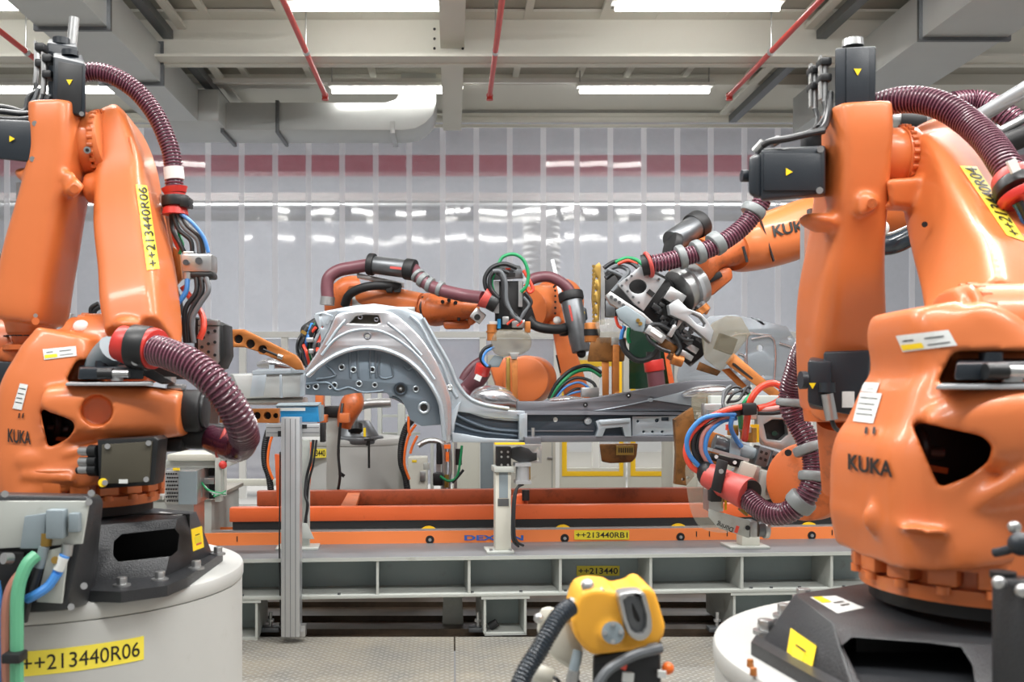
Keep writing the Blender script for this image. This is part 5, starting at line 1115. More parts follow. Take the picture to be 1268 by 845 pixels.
# motors of R04
mt1 = B().m('motor').hull([(1034, 60, 2.90), (1085, 57, 2.90), (1034, 139, 2.90), (1084, 139, 2.90), (1036, 62, 3.04), (1080, 58, 3.04), (1036, 139, 3.04), (1080, 139, 3.04)], bev=.006).bx(1048, 59, 1076, 138, 2.894, .01, bev=.002).m('steel').cyl((1056, 58, 2.97), (1056, 49, 2.97), .032, .030, seg=24).out('motor', None, rb, 'black upright motor on the elbow')
B().m('steel').cyl((1039, 134, 2.9), (1039, 134, 2.89), .010, seg=10).cyl((1078, 134, 2.9), (1078, 134, 2.89), .010, seg=10).out('motor_screws', None, mt1); warn(mt1, (1062, 88), 5.5, 2.892)
mt2 = B().m('motor').hull([(942, 186, 2.84), (1022, 180, 2.84), (942, 248, 2.84), (1022, 240, 2.84), (942, 184, 2.98), (1022, 180, 2.98), (942, 250, 2.98), (1022, 244, 2.98)], bev=.008).hull([(927, 196, 2.86), (944, 190, 2.85), (927, 240, 2.86), (944, 246, 2.85), (927, 194, 2.96), (944, 188, 2.98), (927, 242, 2.96), (944, 248, 2.98)], bev=.012).cyl((927, 218, 2.91), (918, 218, 2.91), .018).bx(946, 190, 1016, 236, 2.834, .01, bev=.002).out('motor', None, rb, 'black level motor with a plug at its left end')
b = B().m('steel').cyl((1016, 185, 2.84), (1016, 185, 2.83), .010, seg=10).cyl((1015, 236, 2.84), (1015, 236, 2.83), .010, seg=10); b.out('motor_screws', None, mt2); warn(mt2, (976, 213), 5.5, 2.832, 90)
b = B()
for x, y0, y1, yy in ((1009, 80, 135, 2.98), (1021, 70, 126, 2.92)):
    b.m('black').bx(x-4, y0, x+10, y0+10, yy, .05, bev=.006).m('steel').cyl((x, y0+8, yy+.02), (x, y0+22, yy+.02), 4, seg=14).m('black').bx(x-4, y0+20, x+10, y0+30, yy, .05, bev=.006).m('steel').cyl((x, y0+30, yy+.02), (x, y1, yy+.02), 4, seg=14).bx(x-5, y0-2, x-3, y1-4, yy+.01, .02)
b.m('cable_black').tube([(1009, 134, 3.0), (1013, 146, 2.98), (1010, 158, 2.94), (1000, 165, 2.9)], .008).tube([(1021, 125, 2.94), (1023, 142, 2.92), (1014, 158, 2.88)], .009).tube([(1028, 115, 2.93), (1026, 140, 2.9), (1018, 160, 2.86), (990, 168, 2.84), (960, 174, 2.84)], .010).tube([(1020, 162, 2.84), (1000, 166, 2.83), (975, 172, 2.83), (955, 175, 2.84), (945, 180, 2.86)], .010)
b.m('steel').cyl((935, 188, 2.9), (946, 176, 2.88), .014, seg=12).cyl((955, 178, 2.86), (965, 173, 2.86), .013, seg=12).m('black').bx(998, 163, 1018, 182, 2.9, .05, bev=.005)
b.out('motor_connectors', None, rb, 'steel cable plugs and cables')
B().m('alu').bx(996, 268, 1003, 448, 3.24, .04).m('steel_dark').bx(1003, 258, 1006, 440, 3.24, .03).m('dark').cyl((995, 410, 3.22), (995, 425, 3.22), .008).out('cable_channel', None, rb, 'grey cable channel along the forearm')
mt3 = B().m('motor').hull([(1020, 436, 3.0), (1078, 434, 3.0), (1018, 508, 3.0), (1070, 517, 3.0), (1020, 434, 3.15), (1080, 432, 3.15), (1018, 500, 3.15), (1078, 517, 3.15)], bev=.008).hull([(1000, 446, 2.98), (1030, 448, 2.97), (1000, 500, 2.98), (1030, 508, 2.97), (1002, 442, 3.1), (1030, 444, 3.1), (1002, 506, 3.1), (1030, 510, 3.1)], bev=.01).cyl((998, 471, 3.0), (991, 471, 3.0), .028).cyl((1024, 486, 2.96), (1024, 474, 2.96), .024).out('motor', None, rb, 'black wrist motor')
B().m('steel').cyl((1024, 488, 2.95), (1030, 520, 2.95), .018, seg=16).m('cable_black').tube([(1030, 520, 2.95), (1034, 530, 2.96), (1045, 538, 3.0), (1055, 545, 3.05)], .007).m('paper').bx(1043, 485, 1058, 505, 2.995, .004).out('connector', None, mt3); warn(mt3, (1006, 477), 5, 2.97)
# hoses of R04
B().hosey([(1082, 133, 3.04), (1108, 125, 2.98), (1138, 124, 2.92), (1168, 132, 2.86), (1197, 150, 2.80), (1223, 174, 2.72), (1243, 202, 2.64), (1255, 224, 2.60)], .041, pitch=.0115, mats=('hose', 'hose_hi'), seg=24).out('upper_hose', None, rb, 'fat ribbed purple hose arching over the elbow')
B().m('salmon').cyl((1254, 220, 2.62), (1259, 230, 2.60), .055, .060, seg=30, bev=.004).m('black').cyl((1259, 230, 2.60), (1264, 241, 2.58), .062, seg=30, bev=.004).m('red').cyl((1264, 241, 2.58), (1269, 250, 2.57), .062, .055, seg=30, bev=.004).m('cable_blue').tube([(1258, 252, 2.57), (1264, 262, 2.57), (1272, 280, 2.57)], .010).m('cable_black').tube([(1262, 250, 2.55), (1268, 262, 2.55), (1276, 280, 2.55)], .010).m('paper').bxr(1256, 205, 2.52, 11, 16, .01, -25).out('hose_clamp', None, rb, 'red and black hose clamp')
h3 = B().hosey([(1000, 428, 3.6), (992, 442, 3.66), (986, 460, 3.7), (979, 484, 3.74), (979, 503, 3.74), (986, 521, 3.74), (996, 538, 3.72), (1004, 556, 3.70), (1008, 574, 3.69), (1007, 592, 3.68), (1002, 608, 3.68), (991, 624, 3.70), (972, 636, 3.74), (952, 636, 3.80), (936, 627, 3.86), (922, 614, 3.92)], .044, pitch=.0135, mats=('hose', 'hose_hi'), seg=24).out('wrist_hose', None, rb, 'ribbed purple hose bending down round the wrist')
for a, c in (((980, 494, 3.74), (979, 504, 3.74)), ((998, 550, 3.71), (1003, 562, 3.70)), ((1008, 584, 3.685), (1007, 597, 3.68)), ((997, 616, 3.69), (986, 628, 3.71))):
    B().m('clamp_grey').cyl(a, c, .057, seg=30, bev=.012).out('hose_ring', None, rb, 'grey hose clamp ring')
# wrist disc
wd = B().m('orange_worn').cyl((1008, 597, 3.98), (996, 597, 3.86), .155, seg=56, bev=.012).cyl((1020, 597, 4.1), (1006, 597, 3.97), .15, seg=48).out('wrist_disc', None, rb, 'scuffed orange wrist disc')
b = B().m('dark')
for c in ((976, 561, 3.855), (976, 620, 3.855), (1020, 575, 3.875), (1030, 612, 3.88)): b.cyl((*c[:2], c[2]-.004), (*c[:2], c[2]+.02), .014, seg=14)
b.m('steel')
for c in ((1032, 560), (1036, 590), (1030, 620), (1018, 560)): b.bx(c[0]-6, c[1]-4, c[0]+5, c[1]+4, 3.85, .04, bev=.004)
b.out('disc_bolts', None, wd)
# ---------------------------------------------------------------- gripper tool held by R04
gt = thing('gripper_tool', 'grey and brass gripping tool with coloured cable bundle, at the right end of the sill', 'gripper', (920, 620, 4.2))
fz = 4.15
B().m('steel_dark').cyl((884, 547, fz), (905, 554, fz), .034, seg=24, bev=.004).m('mould').cyl((903, 553, fz), (928, 561, fz), .030, seg=24).hull([(905, 540, 4.1), (919, 545, 4.1), (903, 562, 4.1), (916, 567, 4.1), (905, 540, 4.2), (919, 545, 4.2), (903, 562, 4.2), (916, 567, 4.2)], bev=.004).cyl((925, 559, fz), (942, 566, fz), .026, seg=24).out('cylinder', None, gt, 'grey round actuator')
b = B().m('steel_dark').bxr(945, 566, 4.1, 15, 24, .09, 18, bev=.004).bxr(960, 572, 4.1, 13, 26, .09, 18, bev=.004).m('mould').bxr(952, 569, 4.11, 6, 18, .07, 18); bl = b.out('joint_block', None, gt, 'perforated grey joint blocks')
b = B().m('dark')
for x, y in ((943, 560), (949, 562), (942, 568), (948, 570), (958, 566), (964, 568), (957, 574), (963, 576)): b.bxr(x, y, 4.098, 3.4, 3.4, .006, 18)
b.out('slots', None, bl)
B().m('alu').bxr(905, 564, 4.08, 46, 4, .09, 16).m('dark').bxr(898, 570, 4.07, 34, 9, .05, 14, bev=.003).bxr(914, 574, 4.07, 12, 10, .05, 10).m('paper').cyl((887, 566, 4.07), (887, 566, 4.063), .008).cyl((910, 573, 4.07), (910, 573, 4.063), .008).out('bracket', None, gt, 'black bracket with two pale screws')
B().m('brass').cyl((920, 535, 4.2), (920, 520, 4.2), .016).cyl((930, 548, 4.18), (930, 530, 4.18), .024, seg=8).bx(921, 534, 932, 547, 4.16, .06, bev=.004).bx(905, 527, 915, 540, 4.2, .06, bev=.004).m('steel').cyl((926, 536, 4.17), (926, 529, 4.17), .017).cyl((918, 533, 4.17), (918, 526, 4.17), .014).out('brass_fittings', None, gt, 'brass hose fittings')
B().m('yellow_frame').bx(930, 526, 940, 548, 4.24, .01).m('cable_red').bx(900, 526, 905, 533, 4.2, .02).m('copper').hull([(868, 530, 4.3), (898, 540, 4.3), (872, 585, 4.3), (882, 590, 4.3), (868, 530, 4.36), (898, 540, 4.36), (872, 585, 4.36), (882, 590, 4.36)], bev=.004).out('clamp_jaw', None, gt, 'yellow and copper clamp jaw')
B().m('steel').plate([(938, 512), (972, 508), (986, 518), (988, 548), (976, 560), (946, 552), (938, 540)], 4.35, .05, bev=.006, holes=[[(946, 526), (958, 519), (974, 520), (976, 538), (966, 546), (950, 544)]]).bx(905, 506, 968, 520, 4.36, .10, bev=.006).out('side_plate', None, gt)
B().m('dark').bx(944, 516, 980, 550, 4.42, .02).m('glass_dark').cyl((959, 537, 4.415), (959, 537, 4.41), .012).out('window_lining', None, gt)
# funnel and strap
B().m('salmon').cyl((876, 588, 4.04), (900, 601, 3.98), .052, .060, seg=32, bev=.004).cyl((898, 600, 3.98), (926, 612, 3.90), .056, .068, seg=32, bev=.004).m('dark').cyl((925.5, 611.6, 3.902), (926.5, 612.4, 3.897), .062, seg=28).sph((874, 587, 4.04), .052, (.7, 1, 1)).out('hose_funnel', None, gt, 'faded red funnel that grips the hose')
B().m('rubber').hull([(888, 568, 3.93), (902, 572, 3.93), (880, 606, 3.91), (893, 612, 3.91), (888, 568, 3.96), (902, 572, 3.96), (880, 606, 3.93), (893, 612, 3.93)], bev=.006).bx(880, 604, 894, 622, 3.97, .05, bev=.004).m('steel').cyl((893, 584, 3.93), (893, 584, 3.92), .010).out('strap', None, gt, 'black rubber strap')
B().m('steel').plate([(878, 608), (896, 604), (896, 634), (878, 634)], 4.02, .10, bev=.004).m('beam').hull([(877, 630, 4.02), (929, 645, 4.0), (877, 640, 4.02), (889, 654, 4.02), (928, 667, 4.0), (877, 630, 4.12), (929, 645, 4.1), (889, 654, 4.12), (928, 667, 4.1)], bev=.004).m('steel').bx(929, 646, 938, 666, 4.0, .08, bev=.004).m('steel_dark').cyl((938, 655, 4.05), (947, 655, 4.05), .034, seg=24).m('steel').cyl((945, 655, 4.05), (951, 655, 4.05), .042, seg=24, bev=.004).m('dark').cyl((926, 654, 4.0), (926, 654, 3.99), .010).out('cylinder_unit', None, gt, 'pale cylinder unit with upside-down lettering')
b = B(); writing(b, 'D\u00fcring', (909, 652, 3.998), (889, 644.5, 4.0), (907.5, 660, 3.998), lift=.004, bold=.02); b.m('cable_red').bxr(912.5, 656, 3.99, 4, 9, .003, 18); b.out('lettering', None, gt, 'upside-down black lettering')
B().m('steel_dark').hull([(905, 580, 4.2), (930, 575, 4.2), (938, 600, 4.15), (912, 602, 4.15), (905, 580, 4.28), (930, 575, 4.28), (938, 600, 4.25), (912, 602, 4.25)], bev=.006).m('cream').bxr(926, 583, 4.05, 20, 18, .08, 20, bev=.006).m('steel').plate([(930, 590), (938, 578), (954, 588), (956, 618), (946, 620), (932, 608)], 4.1, .05, bev=.004).m('beam').bxr(945, 600, 4.08, 9, 34, .05, 8, bev=.003).m('steel').bxr(935, 610, 4.06, 8, 26, .05, -35, bev=.003).m('dark').bx(938, 604, 985, 625, 4.3, .08).out('linkage', None, gt, 'grey steel linkage behind the funnel')
B().m('cable_black').tube([(895, 605, 4.05), (905, 620, 4.03), (918, 628, 4.05), (925, 634, 4.08)], .008).m('yellow_frame').bx(898, 606, 900, 632, 4.0, .01).m('brass').bxr(922, 634, 4.05, 12, 5, .03, 40).out('loose_parts', None, gt)
cov = [(852, 578), (870, 584), (884, 600), (884, 634), (910, 650), (905, 657), (875, 655), (862, 645), (854, 620)]
B().m('clear').plate([(850, 574), (872, 584), (880, 606), (880, 630), (915, 652), (900, 660), (872, 656), (858, 640), (851, 610)], 4.52, .004, sm=True, k=-.2).out('splash_cover', None, gt, 'clear plastic splash cover')
B().m('copper_dirty').plate([(835, 520), (858, 505), (862, 530), (856, 560), (860, 590), (850, 602), (836, 600), (838, 560)], 4.8, .05, bev=.004, holes=[(846, 594, 2), (852, 592, 2)]).out('jaw_plate', None, gt, 'rusty brown clamp plate')
B().m('cover').hull([(856, 492, 4.9), (868, 485, 4.9), (882, 488, 4.9), (872, 500, 4.9), (866, 520, 4.9), (856, 520, 4.9), (858, 492, 4.96), (878, 490, 4.96), (866, 518, 4.96), (857, 518, 4.96)], bev=.006).m('brass').bxr(885, 498, 4.7, 14, 10, .05, 8, bev=.003).out('amber_cushion', None, gt, 'amber rubber cushion')
B().m('beam').bx(880, 490, 968, 508, 4.6, .06, bev=.006).m('steel').bxr(900, 512, 4.5, 44, 6, .05, 3).bx(872, 500, 900, 516, 4.55, .06, bev=.005).out('upper_plate', None, gt)
b = B().m('rubber').bxr(929, 507, 4.0, 18, 15, .07, -4, bev=.008).bxr(914, 509, 4.02, 8, 14, .06, -4, bev=.006).bxr(899, 513, 4.04, 6, 15, .06, -8, bev=.006).out('cable_wrap', None, gt, 'black tape round the cable bundle')
Yc = 4.06
cables([('cable_red', .014, [(922, 545, 4.16), (926, 515, 4.08), (930, 495, 4.04), (942, 480, 4.04), (958, 475, 4.04), (969, 482, 4.04), (967, 494, 4.04), (954, 502, 4.04), (938, 506, 4.03)]),
        ('cable_green', .011, [(918, 530, 4.16), (917, 512, 4.12), (923, 498, 4.1), (934, 486, 4.1)]),
        ('cable_green', .009, [(962, 478, 4.1), (972, 484, 4.1), (974, 495, 4.12), (964, 503, 4.12)]),
        ('cable_red', .012, [(920, 504, 4.02), (900, 508, 4.02), (876, 519, 4.04), (856, 538, 4.06), (849, 560, 4.06), (856, 578, 4.06), (872, 588, 4.06)]),
        ('cable_blue', .010, [(912, 513, 4.03), (890, 514, 4.02), (868, 520, 4.03), (852, 540, 4.04), (852, 560, 4.05), (864, 576, 4.05), (876, 584, 4.05)]),
        ('cable_black', .010, [(905, 513, 4.05), (886, 516, 4.05), (866, 530, 4.06), (858, 552, 4.06), (866, 574, 4.06), (878, 586, 4.06)]),
        ('cable_black', .010, [(905, 514, 4.07), (888, 520, 4.07), (870, 534, 4.07), (863, 554, 4.07), (870, 572, 4.07), (880, 585, 4.07)]),
        ('cable_pink', .009, [(908, 516, 4.04), (890, 520, 4.05), (872, 536, 4.05), (868, 556, 4.05), (875, 572, 4.05), (882, 582, 4.05)]),
        ('cable_blue', .010, [(912, 518, 4.05), (894, 522, 4.05), (878, 536, 4.05), (873, 556, 4.05), (878, 570, 4.05), (884, 580, 4.05)]),
        ('cable_grey', .008, [(900, 516, 4.08), (882, 526, 4.08), (870, 546, 4.08), (870, 566, 4.08), (882, 580, 4.08)]),
        ('cable_blue', .010, [(907, 516, 4.02), (905, 530, 4.04), (912, 545, 4.08), (918, 553, 4.1)]),
        ('cable_pink', .012, [(938, 508, 4.04), (955, 507, 4.02), (975, 503, 4.0)]), ('cable_black', .012, [(938, 511, 4.04), (958, 511, 4.02), (978, 508, 4.0)]),
        ('cable_black', .006, [(897, 510, 4.04), (896, 495, 4.1), (904, 482, 4.15), (915, 480, 4.15), (922, 490, 4.15)]), ('cable_black', .006, [(900, 500, 4.12), (908, 488, 4.12), (920, 484, 4.15), (930, 490, 4.15)]), ('cable_black', .006, [(903, 498, 4.1), (915, 495, 4.12), (925, 480, 4.14), (930, 482, 4.14)]),
        ('cable_grey', .007, [(896, 512, 4.06), (895, 500, 4.08), (897, 485, 4.1), (905, 478, 4.12)])], gt, 'tool_cable')
# ================================================================ foreground yellow gun
yg = thing('yellow_gun_head', 'yellow tool head with a grey oval window, at the bottom centre of the picture', 'tool', P(770, 845, 1.9))
yo = [(716, 742), (722, 733), (738, 729), (762, 732), (768, 738), (790, 733), (793, 728), (802, 726), (812, 734), (819, 756), (819, 768), (825, 775), (824, 786), (818, 797), (812, 801), (780, 808), (735, 813), (724, 806), (712, 790), (708, 770), (713, 752)]
add = B().plate(yo, 1.86, .14, bev=.006)
add.cyl((757, 786, 1.86), (757, 786, 1.85), 14).hull([(800, 730, 1.86), (812, 736, 1.86), (822, 770, 1.86), (822, 788, 1.86), (800, 730, 2.0), (812, 736, 2.0), (822, 770, 2.0), (822, 788, 2.0)], bev=.01)
head = cast('head_body', 'yellow', yg, add, voxel=.005, sm=7, label='yellow moulded head')
B().m('mould').cyl((759, 784, 1.86), (759, 784, 1.815), 13.5, seg=32).out('round_plate', None, yg, 'round grey cover plate')
b = B().m('steel')
for c in ((759, 773), (749, 784), (769, 783), (759, 795)): b.cyl((*c, 1.82), (*c, 1.806), .0045, seg=10)
b.out('plate_screws', None, yg)
oval = [(766, 741), (770, 736), (784, 734), (797, 735), (801, 742), (807, 765), (807, 782), (800, 792), (790, 794), (780, 788), (774, 775), (768, 752)]
inn = [(772, 744), (778, 739), (790, 737), (795, 742), (801, 763), (801, 777), (796, 785), (789, 786), (782, 781), (777, 768)]
B().m('steel').plate(oval, 1.825, .05, holes=[inn], sm=True, bev=.003, n=3).out('oval_rim', None, yg, 'bright oval rim')
B().m('steel_dark').plate(inn, 1.84, .02, sm=True, n=3).out('oval_insert', None, yg, 'grey oval insert')
B().m('dark').plate([(783, 748), (788, 756), (793, 768), (790, 771), (785, 764)], 1.836, .006, sm=True, n=3).out('insert_slot', None, yg)
b = B().m('steel').cyl((726, 722, 1.88), (734, 740, 1.90), .011, .013, seg=16).sph((728, 726, 1.88), .013).bx(732, 734, 755, 742, 1.88, .05, bev=.004).cyl((742, 736, 1.87), (748, 730, 1.87), .007).cyl((710, 758, 1.9), (698, 768, 1.9), .010).cyl((704, 748, 1.9), (716, 752, 1.9), .014).bx(698, 748, 712, 770, 1.9, .04, bev=.006); b.out('fittings', None, yg, 'bright metal fittings')
B().m('black').hull([(734, 812, 1.88), (818, 795, 1.88), (822, 1300, 1.86), (728, 1300, 1.86), (734, 812, 2.0), (818, 797, 2.0), (822, 1250, 2.0), (728, 1250, 2.0)], bev=.01).m('dark').plate([(736, 815), (820, 797), (821, 806), (736, 824)], 1.875, .02).out('black_body', None, yg, 'black lower body')
b = B().m('cable_red').bxr(772, 826, 1.87, 8, 7, .01, 20).m('paper').bxr(778, 840, 1.87, 14, 12, .01, 5).bxr(820, 836, 1.86, 10, 8, .01, 5).m('steel').bxr(808, 800, 1.86, 14, 7, .02, -10, bev=.003).m('cable_orange').sph((827, 828, 1.88), .012); b.out('small_labels', None, yg)
B().m('cable_grey').tube([(818, 803, 1.85), (790, 810, 1.83), (765, 822, 1.82), (748, 836, 1.81), (728, 870, 1.8)], .010).out('grey_cable', None, yg)
B().hosey([(706, 752, 1.84), (694, 762, 1.82), (682, 780, 1.8), (668, 805, 1.78), (652, 830, 1.76), (638, 862, 1.74), (625, 900, 1.72)], .018, pitch=.007, mats=('rubber_shine', 'black'), seg=18).out('black_hose', None, yg, 'ribbed black hose')
B().m('cream').hull([(690, 760, 1.98), (712, 770, 1.98), (724, 806, 1.98), (716, 835, 1.98), (676, 810, 1.98), (690, 760, 2.06), (712, 770, 2.06), (724, 806, 2.06), (716, 835, 2.06), (676, 810, 2.06)], bev=.02).hull([(668, 752, 2.06), (690, 752, 2.06), (700, 770, 2.06), (664, 788, 2.06), (668, 752, 2.14), (690, 752, 2.14), (700, 770, 2.14), (664, 788, 2.14)], bev=.015).m('steel').sph((667, 766, 2.05), .011).cyl((655, 835, 2.0), (678, 838, 2.0), .02, seg=16, bev=.006).m('cream').cyl((662, 832, 1.98), (684, 840, 1.98), .018, seg=16, bev=.004).out('grey_housing', None, yg, 'pale worn housing behind the hose')
B().m('mould').cyl((716, 806, 1.88), (710, 832, 1.87), .010, seg=14).m('steel').cyl((711, 830, 1.87), (707, 850, 1.87), .012, seg=14).m('cable_black').tube([(678, 838, 1.98), (690, 842, 1.96), (700, 860, 1.96)], .004).tube([(708, 846, 1.87), (704, 870, 1.87)], .006).tube([(712, 838, 1.88), (722, 856, 1.88), (728, 880, 1.88)], .004).out('lower_plugs', None, yg)
# ================================================================ robot arm reaching in from the right
t = thing('industrial_robot', 'orange robot reaching in from behind the near right robot, maker name on its forearm', 'robot', (1150, 600, 5.6))
Yb = 5.35
fa = B().m('orange').loft([(1075, 262, 5.7, 33, .17), (1040, 271, 5.6, 34, .17), (1000, 281, 5.5, 35, .17), (965, 293, 5.42, 35, .17), (940, 301, 5.36, 33, .165), (918, 308, 5.32, 29, .15), (908, 311, 5.3, 24, .13)], e=2.4).out('forearm', None, t)
B().m('dark').bxr(950, 296, 5.19, 1.6, 58, .02, -18).bxr(923, 315, 5.16, 3, 20, .01, -15).out('seam', None, fa)
decal(fa, 'maker_lettering', None, [(958, 294), (1009, 283), (1006, 270), (955, 280)], 'KUKA', mar=(0, 0), plain=True, bold=.03, label='black maker name')
B().m('orange_worn').loft([(915, 310, 5.3, 19, .11), (895, 318, 5.28, 14, .09), (878, 324, 5.26, 16, .10), (862, 334, 5.24, 22, .12), (850, 322, 5.22, 24, .12)], e=2.6).loft([(900, 300, 5.3, 8, .08), (880, 304, 5.28, 12, .10), (866, 310, 5.26, 13, .10)], e=2.4).out('wrist_fork', None, t, 'scuffed orange wrist fork')
B().m('orange_worn').hull([(868, 345, 5.2), (905, 330, 5.2), (908, 345, 5.2), (880, 368, 5.2), (850, 345, 5.2), (855, 360, 5.2), (868, 345, 5.4), (905, 332, 5.4), (908, 345, 5.4), (880, 368, 5.4), (850, 345, 5.4)], bev=.02).m('dark').bxr(884, 344, 5.17, 22, 8, .04, -28, bev=.006).out('wrist_joint', None, t)
B().m('steel').cyl((862, 350, 5.16), (840, 362, 5.12), .12, seg=40, bev=.006).m('alu').cyl((852, 356, 5.13), (848, 358, 5.12), .13, seg=40).out('tool_flange', None, t, 'steel tool flange')
B().m('steel_dark').cyl((832, 300, 5.2), (862, 280, 5.3), .065, seg=28, bev=.006).m('rubber').cyl((858, 283, 5.3), (868, 276, 5.33), .08, seg=28, bev=.01).cyl((838, 307, 5.18), (828, 303, 5.17), .075, seg=28, bev=.01).out('spring_unit', None, t, 'grey hose spring cylinder')
B().hosey([(944, 248, 5.0), (936, 262, 5.0), (920, 281, 5.0), (898, 298, 4.99), (872, 311, 4.98), (845, 319, 4.97), (820, 325, 4.96), (806, 327, 4.96)], .048, pitch=.016, mats=('hose', 'hose_hi'), seg=20).out('dress_hose', None, t, 'ribbed purple hose with grey clamp rings')
for a, c in (((936, 256, 5), (930, 266, 5)), ((892, 298, 4.99), (882, 305, 4.985)), ((869, 310, 4.98), (860, 314, 4.975)), ((848, 317, 4.97), (839, 320, 4.97))):
    B().m('clamp_grey').cyl(a, c, .064, seg=26, bev=.010).out('hose_ring', None, t)
B().m('salmon').ring((803, 328, 4.95), (1, 0, .3), .060, .010).m('rubber').cyl((805, 327, 4.96), (795, 329, 4.97), .055, seg=22).out('hose_end', None, t, 'red hose end ring')
B().m('orange').hull([(1078, 264, 5.5), (1130, 240, 5.3), (1180, 270, 5.2), (1140, 300, 5.5), (1078, 290, 5.6), (1078, 264, 5.8), (1130, 240, 5.8), (1180, 270, 5.8), (1140, 300, 5.8)], bev=.03).m('white').sph((1090, 283, 5.1), .045).out('elbow_casting', None, t)
B().m('orange').loft([(1190, 262, 5.35, 26, .14), (1200, 300, 5.4, 30, .15), (1212, 380, 5.5, 32, .16), (1220, 450, 5.6, 36, .17)], e=5).out('link_arm', None, t)
B().m('orange').loft([(1215, 430, 5.65, 50, .22), (1222, 500, 5.7, 62, .27), (1225, 590, 5.7, 66, .28)], e=4).m('steel_dark').cyl((1225, 590, 5.7), (1225, 660, 5.7), .33, seg=40).m('pedestal').cyl((1225, 660, 5.7), (1225, 749, 5.7), .42, seg=48).out('base_column', None, t)
B().m('rubber_shine').tube([(1075, 300, 5.3), (1095, 304, 5.25), (1115, 299, 5.2), (1135, 285, 5.2), (1150, 270, 5.25)], .055, seg=20).m('steel').tube([(1078, 286, 5.2), (1100, 290, 5.15), (1125, 280, 5.12)], .008).out('black_hose', None, t)
B().m('orange').hull([(1150, 150, 5.0), (1190, 160, 5.0), (1205, 215, 5.0), (1170, 230, 5.0), (1150, 150, 5.3), (1190, 160, 5.3), (1205, 215, 5.3), (1170, 230, 5.3)], bev=.03).m('steel').cyl((1165, 160, 4.95), (1185, 168, 4.95), .05, seg=20).cyl((1098, 148, 5.1), (1170, 150, 5.1), .06, seg=20).m('dark').cyl((1110, 150, 5.1), (1140, 152, 5.1), .07, seg=20).bx(1196, 190, 1225, 240, 4.95, .2, bev=.02).out('upper_arm', None, t)
B().hosey([(1180, 128, 4.9), (1205, 126, 4.9), (1228, 131, 4.85), (1250, 146, 4.8), (1280, 170, 4.75)], .060, pitch=.018, mats=('hose', 'hose_hi'), seg=20).out('rear_hose', None, t, 'dark purple hose at the top right')
B().m('alu').cyl((1190, 158, 4.7), (1300, 92, 4.3), .036, seg=20).m('paper').cyl((1190, 153, 4.68), (1300, 88, 4.28), .012, seg=10).m('steel').cyl((1225, 170, 4.5), (1300, 130, 4.4), .022, seg=14).cyl((1218, 172, 4.5), (1238, 162, 4.48), .034, seg=18).m('dark').cyl((1215, 190, 4.5), (1290, 160, 4.4), .05, seg=18).bxr(1230, 195, 4.6, 40, 30, .1, -25, bev=.02).m('steel').cyl((1240, 222, 4.3), (1275, 205, 4.25), .03, seg=16).out('rear_tubes', None, t, 'bright rods and black tubes at the top right')
# ---------------------------------------------------------------- big spot gun
g = thing('welding_gun', 'large steel and copper spot welding gun hanging from the right robot, above the sill', 'welding gun', (820, 400, 5.1))
Yg = 5.05
B().m('alu').plate([(765, 352), (793, 330), (824, 346), (797, 385), (786, 377)], Yg-.08, .02, holes=[(790, 355, 11, 9)], bev=.002).m('dark').bxr(806, 363, Yg-.09, 9, 6, .012, 38).out('cover_plate', None, g, 'bright square plate with a round hole')
b = B().m('steel_dark')
for x, y in ((770, 354), (777, 361), (784, 368), (791, 375), (800, 338), (808, 342), (816, 346), (797, 332), (782, 342), (776, 347)): b.cyl((x, y, Yg-.085), (x, y, Yg-.10), .007, seg=8)
b.out('plate_bolts', None, g)
B().m('dark').hull([(755, 365, Yg), (795, 328, Yg), (830, 348, Yg), (850, 390, Yg), (830, 425, Yg), (800, 400, Yg), (755, 365, Yg+.15), (795, 328, Yg+.15), (835, 348, Yg+.15), (855, 395, Yg+.15), (835, 430, Yg+.15)], bev=.01).out('gun_frame', None, g, 'black gun frame')
B().m('steel').plate([(750, 366), (756, 361), (797, 388), (836, 425), (830, 430), (800, 402), (756, 376)], Yg-.09, .05, bev=.004).plate([(800, 340), (806, 344), (776, 372), (770, 368)], Yg+.1, .04).out('side_rail', None, g)
b = B().m('steel_dark')
for i in range(9): b.cyl((757+i*5, 368+i*3.4, Yg-.09), (757+i*5, 368+i*3.4, Yg-.105), .009, seg=8)
b.out('rail_bolts', None, g)
B().m('mould').hull([(762, 384, Yg-.12), (775, 378, Yg-.12), (800, 395, Yg-.12), (797, 412, Yg-.12), (785, 410, Yg-.12), (766, 394, Yg-.12), (762, 384, Yg), (775, 378, Yg), (802, 395, Yg), (799, 412, Yg), (766, 396, Yg)], bev=.008).m('brass').cyl((790, 397, Yg-.13), (790, 397, Yg-.115), .01).cyl((793, 401, Yg-.13), (793, 401, Yg-.115), .01).out('transformer', None, g, 'grey transformer box')
B().m('alu').plate([(828, 378), (840, 370), (852, 382), (868, 388), (876, 396), (884, 410), (880, 425), (870, 416), (848, 398), (830, 390)], Yg-.16, .06, bev=.006, holes=[[(853, 391), (858, 388), (868, 393), (874, 401), (872, 405), (864, 402)]]).out('gun_lever', None, g, 'bright forked lever')
B().m('steel').bxr(842, 398, Yg-.12, 6, 20, .04, 35, bev=.003).bxr(833, 410, Yg-.14, 6, 16, .03, 30, bev=.003).bxr(836, 368, Yg-.05, 24, 18, .08, 32, bev=.006).m('steel_dark').cyl((866, 376, Yg-.08), (874, 386, Yg-.08), .03, seg=18).m('copper').cyl((868, 380, Yg-.1), (873, 386, Yg-.1), .034, seg=20).bxr(874, 384, Yg-.1, 8, 8, .03, 30).out('lever_joint', None, g)
